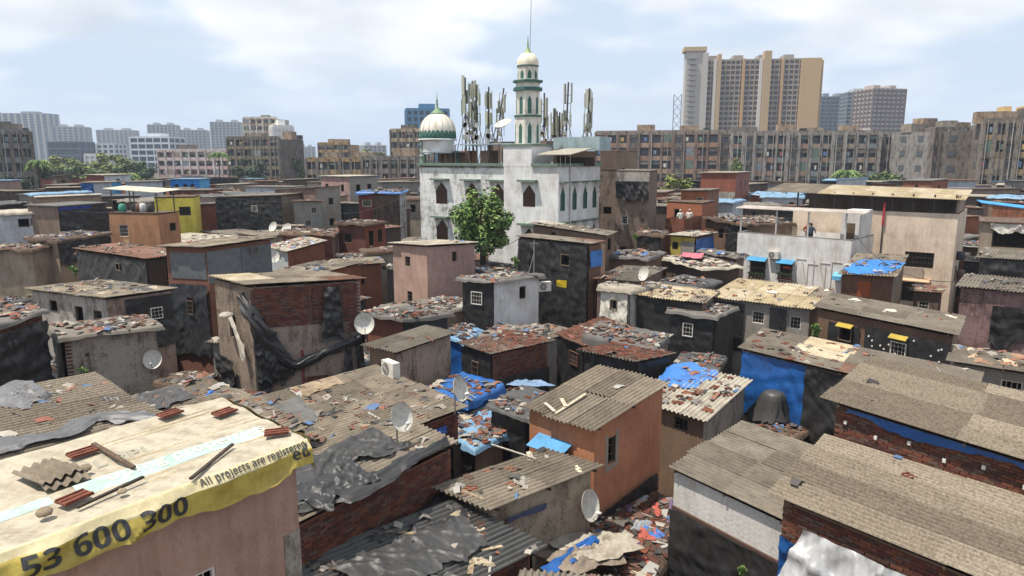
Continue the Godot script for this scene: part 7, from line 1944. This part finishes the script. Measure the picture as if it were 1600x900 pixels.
# ---------------------------------------------------------------- the rest of the settlement
func build_fill() -> void:
	var rnd := RandomNumberGenerator.new()
	rnd.seed = 4242
	var roofs := ["asb", "grey", "rust", "dusty", "brown", "white", "black", "grey", "dusty", "sky", "brown", "grey", "rust"]
	var words := {"asb": "pale corrugated", "grey": "grey sheet", "rust": "rusty", "dusty": "dusty plastic", "brown": "rubble strewn", "white": "whitish", "black": "black plastic", "sky": "faded blue"}
	var walls := [["8d5a46", "brick red"], ["9a8672", "tan"], ["7a6a5e", "dark brown"], ["b0a698", "pale"], ["6b5a50", "smoky brown"], ["a08a7c", "dull pink"], ["8b8781", "grey"], ["3a3836", "black sheeted"], ["3a3836", "black sheeted"], ["5d4f46", "sooty"], ["9a6248", "orange brown"], ["b9c0c6", "bluish white"]]
	var marks := [[Vector2(-3, -60), "mosque"], [Vector2(20, -53), "white terrace building"], [Vector2(27, -54), "cream building"], [Vector2(-10, -30), "tall brick house"], [Vector2(3, -21), "orange house"], [Vector2(-30, -60), "peach house"], [Vector2(-34, -75), "yellow house"], [Vector2(-5, -46), "pink two storey house"], [Vector2(28, -95), "red brick tall house"], [Vector2(14, -54), "yellow board hut"], [Vector2(-54, -125), "blue painted house"], [Vector2(20, -30), "dotted black wall"], [Vector2(-20, -34), "smoke stained house"], [Vector2(-44, -68), "whitewashed house"], [Vector2(-26, -82), "creased black house"], [Vector2(-65, -150), "grey left block"], [Vector2(25, -165), "pink balcony block"], [Vector2(60, -150), "grey piped block"], [Vector2(90, -135), "dark weathered block"], [Vector2(-35, -165), "ochre stained block"], [Vector2(42, -55), "ruined pale house"], [Vector2(-80, -110), "dark left trees"], [Vector2(70, -100), "lane"], [Vector2(0, -110), "ground behind the mosque"]]
	var made := 0
	var z := 14.0
	while z < 150.0:
		var step := 3.2 if z < 60 else (4.2 if z < 100 else 5.2)
		var hw := z * 0.78 + 4.0
		var x := -hw
		while x < hw:
			var px := x + rnd.randf_range(-0.8, 0.8)
			var pz := -z + rnd.randf_range(-0.8, 0.8)
			x += step
			if z > 125 and (x > 0.1 * z or x < -0.6 * z): continue
			var ang := rnd.randf_range(0.1, 0.9) if rnd.randf() < 0.6 else rnd.randf_range(-0.9, -0.1)
			var sizes := [[6.5, 5.0], [5.0, 4.2], [4.0, 3.4], [3.0, 2.6], [2.2, 1.9]]
			if z > 60: sizes = [[8.5, 6.0], [6.5, 5.0], [5.0, 4.2], [3.8, 3.2]]
			for s in sizes:
				var u := Vector2(cos(ang), sin(ang))
				var v := Vector2(-u.y, u.x)
				var c := Vector2(px, pz)
				var w: float = s[0] / 2 * rnd.randf_range(0.85, 1.05)
				var l: float = s[1] / 2 * rnd.randf_range(0.85, 1.05)
				var poly := PackedVector2Array([c - u * w - v * l, c + u * w - v * l, c + u * w + v * l, c - u * w + v * l])
				var free := true
				for f in foot:
					if f[0].distance_squared_to(c) > 900.0: continue
					if Geometry2D.intersect_polygons(poly, f).size():
						free = false
						break
				if not free: continue
				var h := rnd.randf_range(2.6, 3.7)
				if z > 34: h = rnd.randf_range(3.2, 4.6)
				if z > 50: h = rnd.randf_range(4.6, 6.4)
				if z > 75: h = rnd.randf_range(6.6, 8.8)
				if z > 105: h = rnd.randf_range(7.4, 9.8)
				if c.length() < 12.5: h = minf(h, 2.6)
				# the corner nearest the viewer comes second
				var best := 0
				for k in 4:
					if poly[k].length() < poly[best].length(): best = k
				var p1 := poly[best]
				var p0 := poly[(best + 1) % 4]
				var p2 := poly[(best + 3) % 4]
				if p0.angle_to(p1) > 0.0:     # p0 must lie on the viewer's left
					pass
				if atan2(p0.x, -p0.y) > atan2(p2.x, -p2.y):
					var tmp := p0
					p0 = p2
					p2 = tmp
				var sl := rnd.randf_range(-0.25, 0.35)
				var rk: String = roofs[rnd.randi() % roofs.size()]
				var wk: Array = walls[rnd.randi() % walls.size()]
				if z < 34: rk = ["dusty", "brown", "grey", "black"][rnd.randi() % 4]
				var corr := rk in ["asb", "grey", "rust", "white"]
				var wl: Dictionary = {"m": pl(wk[0]) if rnd.randf() < 0.6 else old(wk[0])}
				var wr: Dictionary = {"m": pl(wk[0])}
				if wk[1] == "black sheeted":
					wl = {"m": plastic("2b2a2a", 0.45)}
					if z < 75: wl.drape = [[plastic("302f2f", 0.48), 0.0, 1.0, 0.02, 99, 0.08, 0.1]]
				elif h > 4.0:
					wl.win = []
					for k in 1 + rnd.randi() % 2: wl.win.append([rnd.randf_range(0.15, 0.85) if k == 0 else 0.5, 0.6 + 1.4 * k, rnd.randf_range(0.5, 0.8), rnd.randf_range(0.6, 0.9), ["dark", "bars", "white"][rnd.randi() % 3]])
					if rnd.randf() < 0.5: wr.win = [[0.5, 0.7, 0.6, 0.7, "dark"]]
				var far := z > 60
				var near := ""
				var nd := 9999.0
				for q in marks:
					if q[0].distance_to(c) < nd:
						nd = q[0].distance_to(c)
						near = q[1]
				var lab := "%s %s walled %s with %s roof, near the %s" % ["far" if far else "small", wk[1], "house" if h > 5.5 else "shack", words[rk], near]
				var tl := 0
				if z < 60 and rnd.randf() < 0.6: tl = rnd.randi_range(8, 40)
				house(lab, Vector3(p0.x, h, p0.y), Vector3(p1.x, h + sl * 0.3, p1.y), Vector3(p2.x, h + sl, p2.y), {"type": ("corr" if z < 62 else "slab") if corr else ("tarp" if z < 95 else "slab"), "roof": rk, "L": wl, "R": wr, "W": pl(wk[0]), "ridge": "c" if rnd.randf() < 0.6 else "a", "group": lab, "tiles": tl, "litter": rnd.randi_range(2, 7) if z < 95 else 0, "name": "house" if h > 5.5 else "shack"})
				made += 1
				break
		z += step * 0.95
	print("fill houses ", made)
func sky_image() -> Image:
	var w := 1536
	var h := 768
	var f := FastNoiseLite.new()
	f.noise_type = FastNoiseLite.TYPE_SIMPLEX_SMOOTH
	f.seed = 8
	f.frequency = 1.0
	f.fractal_octaves = 5
	var im := Image.create(w, h, false, Image.FORMAT_RGB8)
	im.fill(Color(0.62, 0.6, 0.57))
	var top := Color(0.69, 0.765, 0.86)
	var hor := Color(0.775, 0.825, 0.885)
	for y in h / 2 + 4:
		var el := PI * (0.5 - (y + 0.5) / h)
		var ce := cos(el)
		var se := maxf(sin(el), 0.0)
		var base := hor.lerp(top, pow(se, 0.55) * 0.75)
		for x in w:
			var az := TAU * (x + 0.5) / w
			# clouds as a flat layer seen from below, softened to the horizon
			var k := 1.0 / (se + 0.16)
			var px := cos(az) * ce * k
			var pz := sin(az) * ce * k
			var n := f.get_noise_3d(px * 0.55, pz * 0.55, 3.0) * 0.8 + f.get_noise_3d(px * 1.7, pz * 1.7, 9.0) * 0.4
			var c := clampf((n + 0.14) * 3.2, 0.0, 1.0)
			c = c * c * (3.0 - 2.0 * c) * clampf(se * 6.0 - 0.05, 0.1, 1.0)
			var lit := clampf(0.62 + 1.1 * f.get_noise_3d(px * 1.1 + 5.0, pz * 1.1, 20.0), 0.0, 1.0)
			var cl := Color(0.76, 0.785, 0.825).lerp(Color(0.955, 0.957, 0.96), lit)
			im.set_pixel(x, y, base.lerp(cl, c * 0.85))
	return im

func _ready() -> void:
	var cam := Camera3D.new()
	cam.name = "camera"
	cam.fov = 44.5
	cam.position = Vector3(0, 13, 0)
	cam.rotation_degrees = Vector3(-10.406, 0, 0)
	cam.near = 0.1
	cam.far = 6000
	add_child(cam)
	cam.current = true
	var env := Environment.new()
	var sky := Sky.new()
	var sm := PanoramaSkyMaterial.new()
	sm.panorama = ImageTexture.create_from_image(sky_image())
	sm.energy_multiplier = 1.0
	sky.sky_material = sm
	env.background_mode = Environment.BG_SKY
	env.sky = sky
	env.background_energy_multiplier = 1.0
	env.tonemap_mode = Environment.TONE_MAPPER_LINEAR
	env.tonemap_exposure = 1.3
	env.fog_enabled = true
	env.fog_density = 0.00026
	env.fog_light_color = Color(0.78, 0.84, 0.92)
	env.sdfgi_enabled = true
	env.ssao_enabled = true
	env.ssil_enabled = true
	var we := WorldEnvironment.new()
	we.name = "world_environment"
	we.environment = env
	add_child(we)
	var sun := DirectionalLight3D.new()
	sun.name = "sun"
	sun.light_energy = 1.6
	sun.light_color = Color(1.0, 0.97, 0.92)
	sun.light_angular_distance = 0.6
	sun.shadow_enabled = true
	sun.look_at_from_position(Vector3(-0.32, 0.91, 0.08) * 100.0, Vector3.ZERO, Vector3.FORWARD)
	add_child(sun)
	fn.noise_type = FastNoiseLite.TYPE_SIMPLEX_SMOOTH
	fn.frequency = 0.1
	fn.fractal_octaves = 3
	fn.seed = 5
	make_textures()
	make_pieces()
	print("textures ", Time.get_ticks_msec())
	var g := MB.new()
	g.quad(Vector3(-5000, 0, -5000), Vector3(5000, 0, -5000), Vector3(5000, 0, 200), Vector3(-5000, 0, 200))
	var go := put(g, "ground", mat("77695c", "rubble", Vector3(0.4, 0.4, 0.4), 0.95))
	go.set_meta("kind", "structure")
	build_mosque()
	build_city()
	build_houses()
	print("houses ", Time.get_ticks_msec())
	build_big_two()
	build_fill()
	print("fill ", Time.get_ticks_msec())
	build_props()
	print("done ", Time.get_ticks_msec())
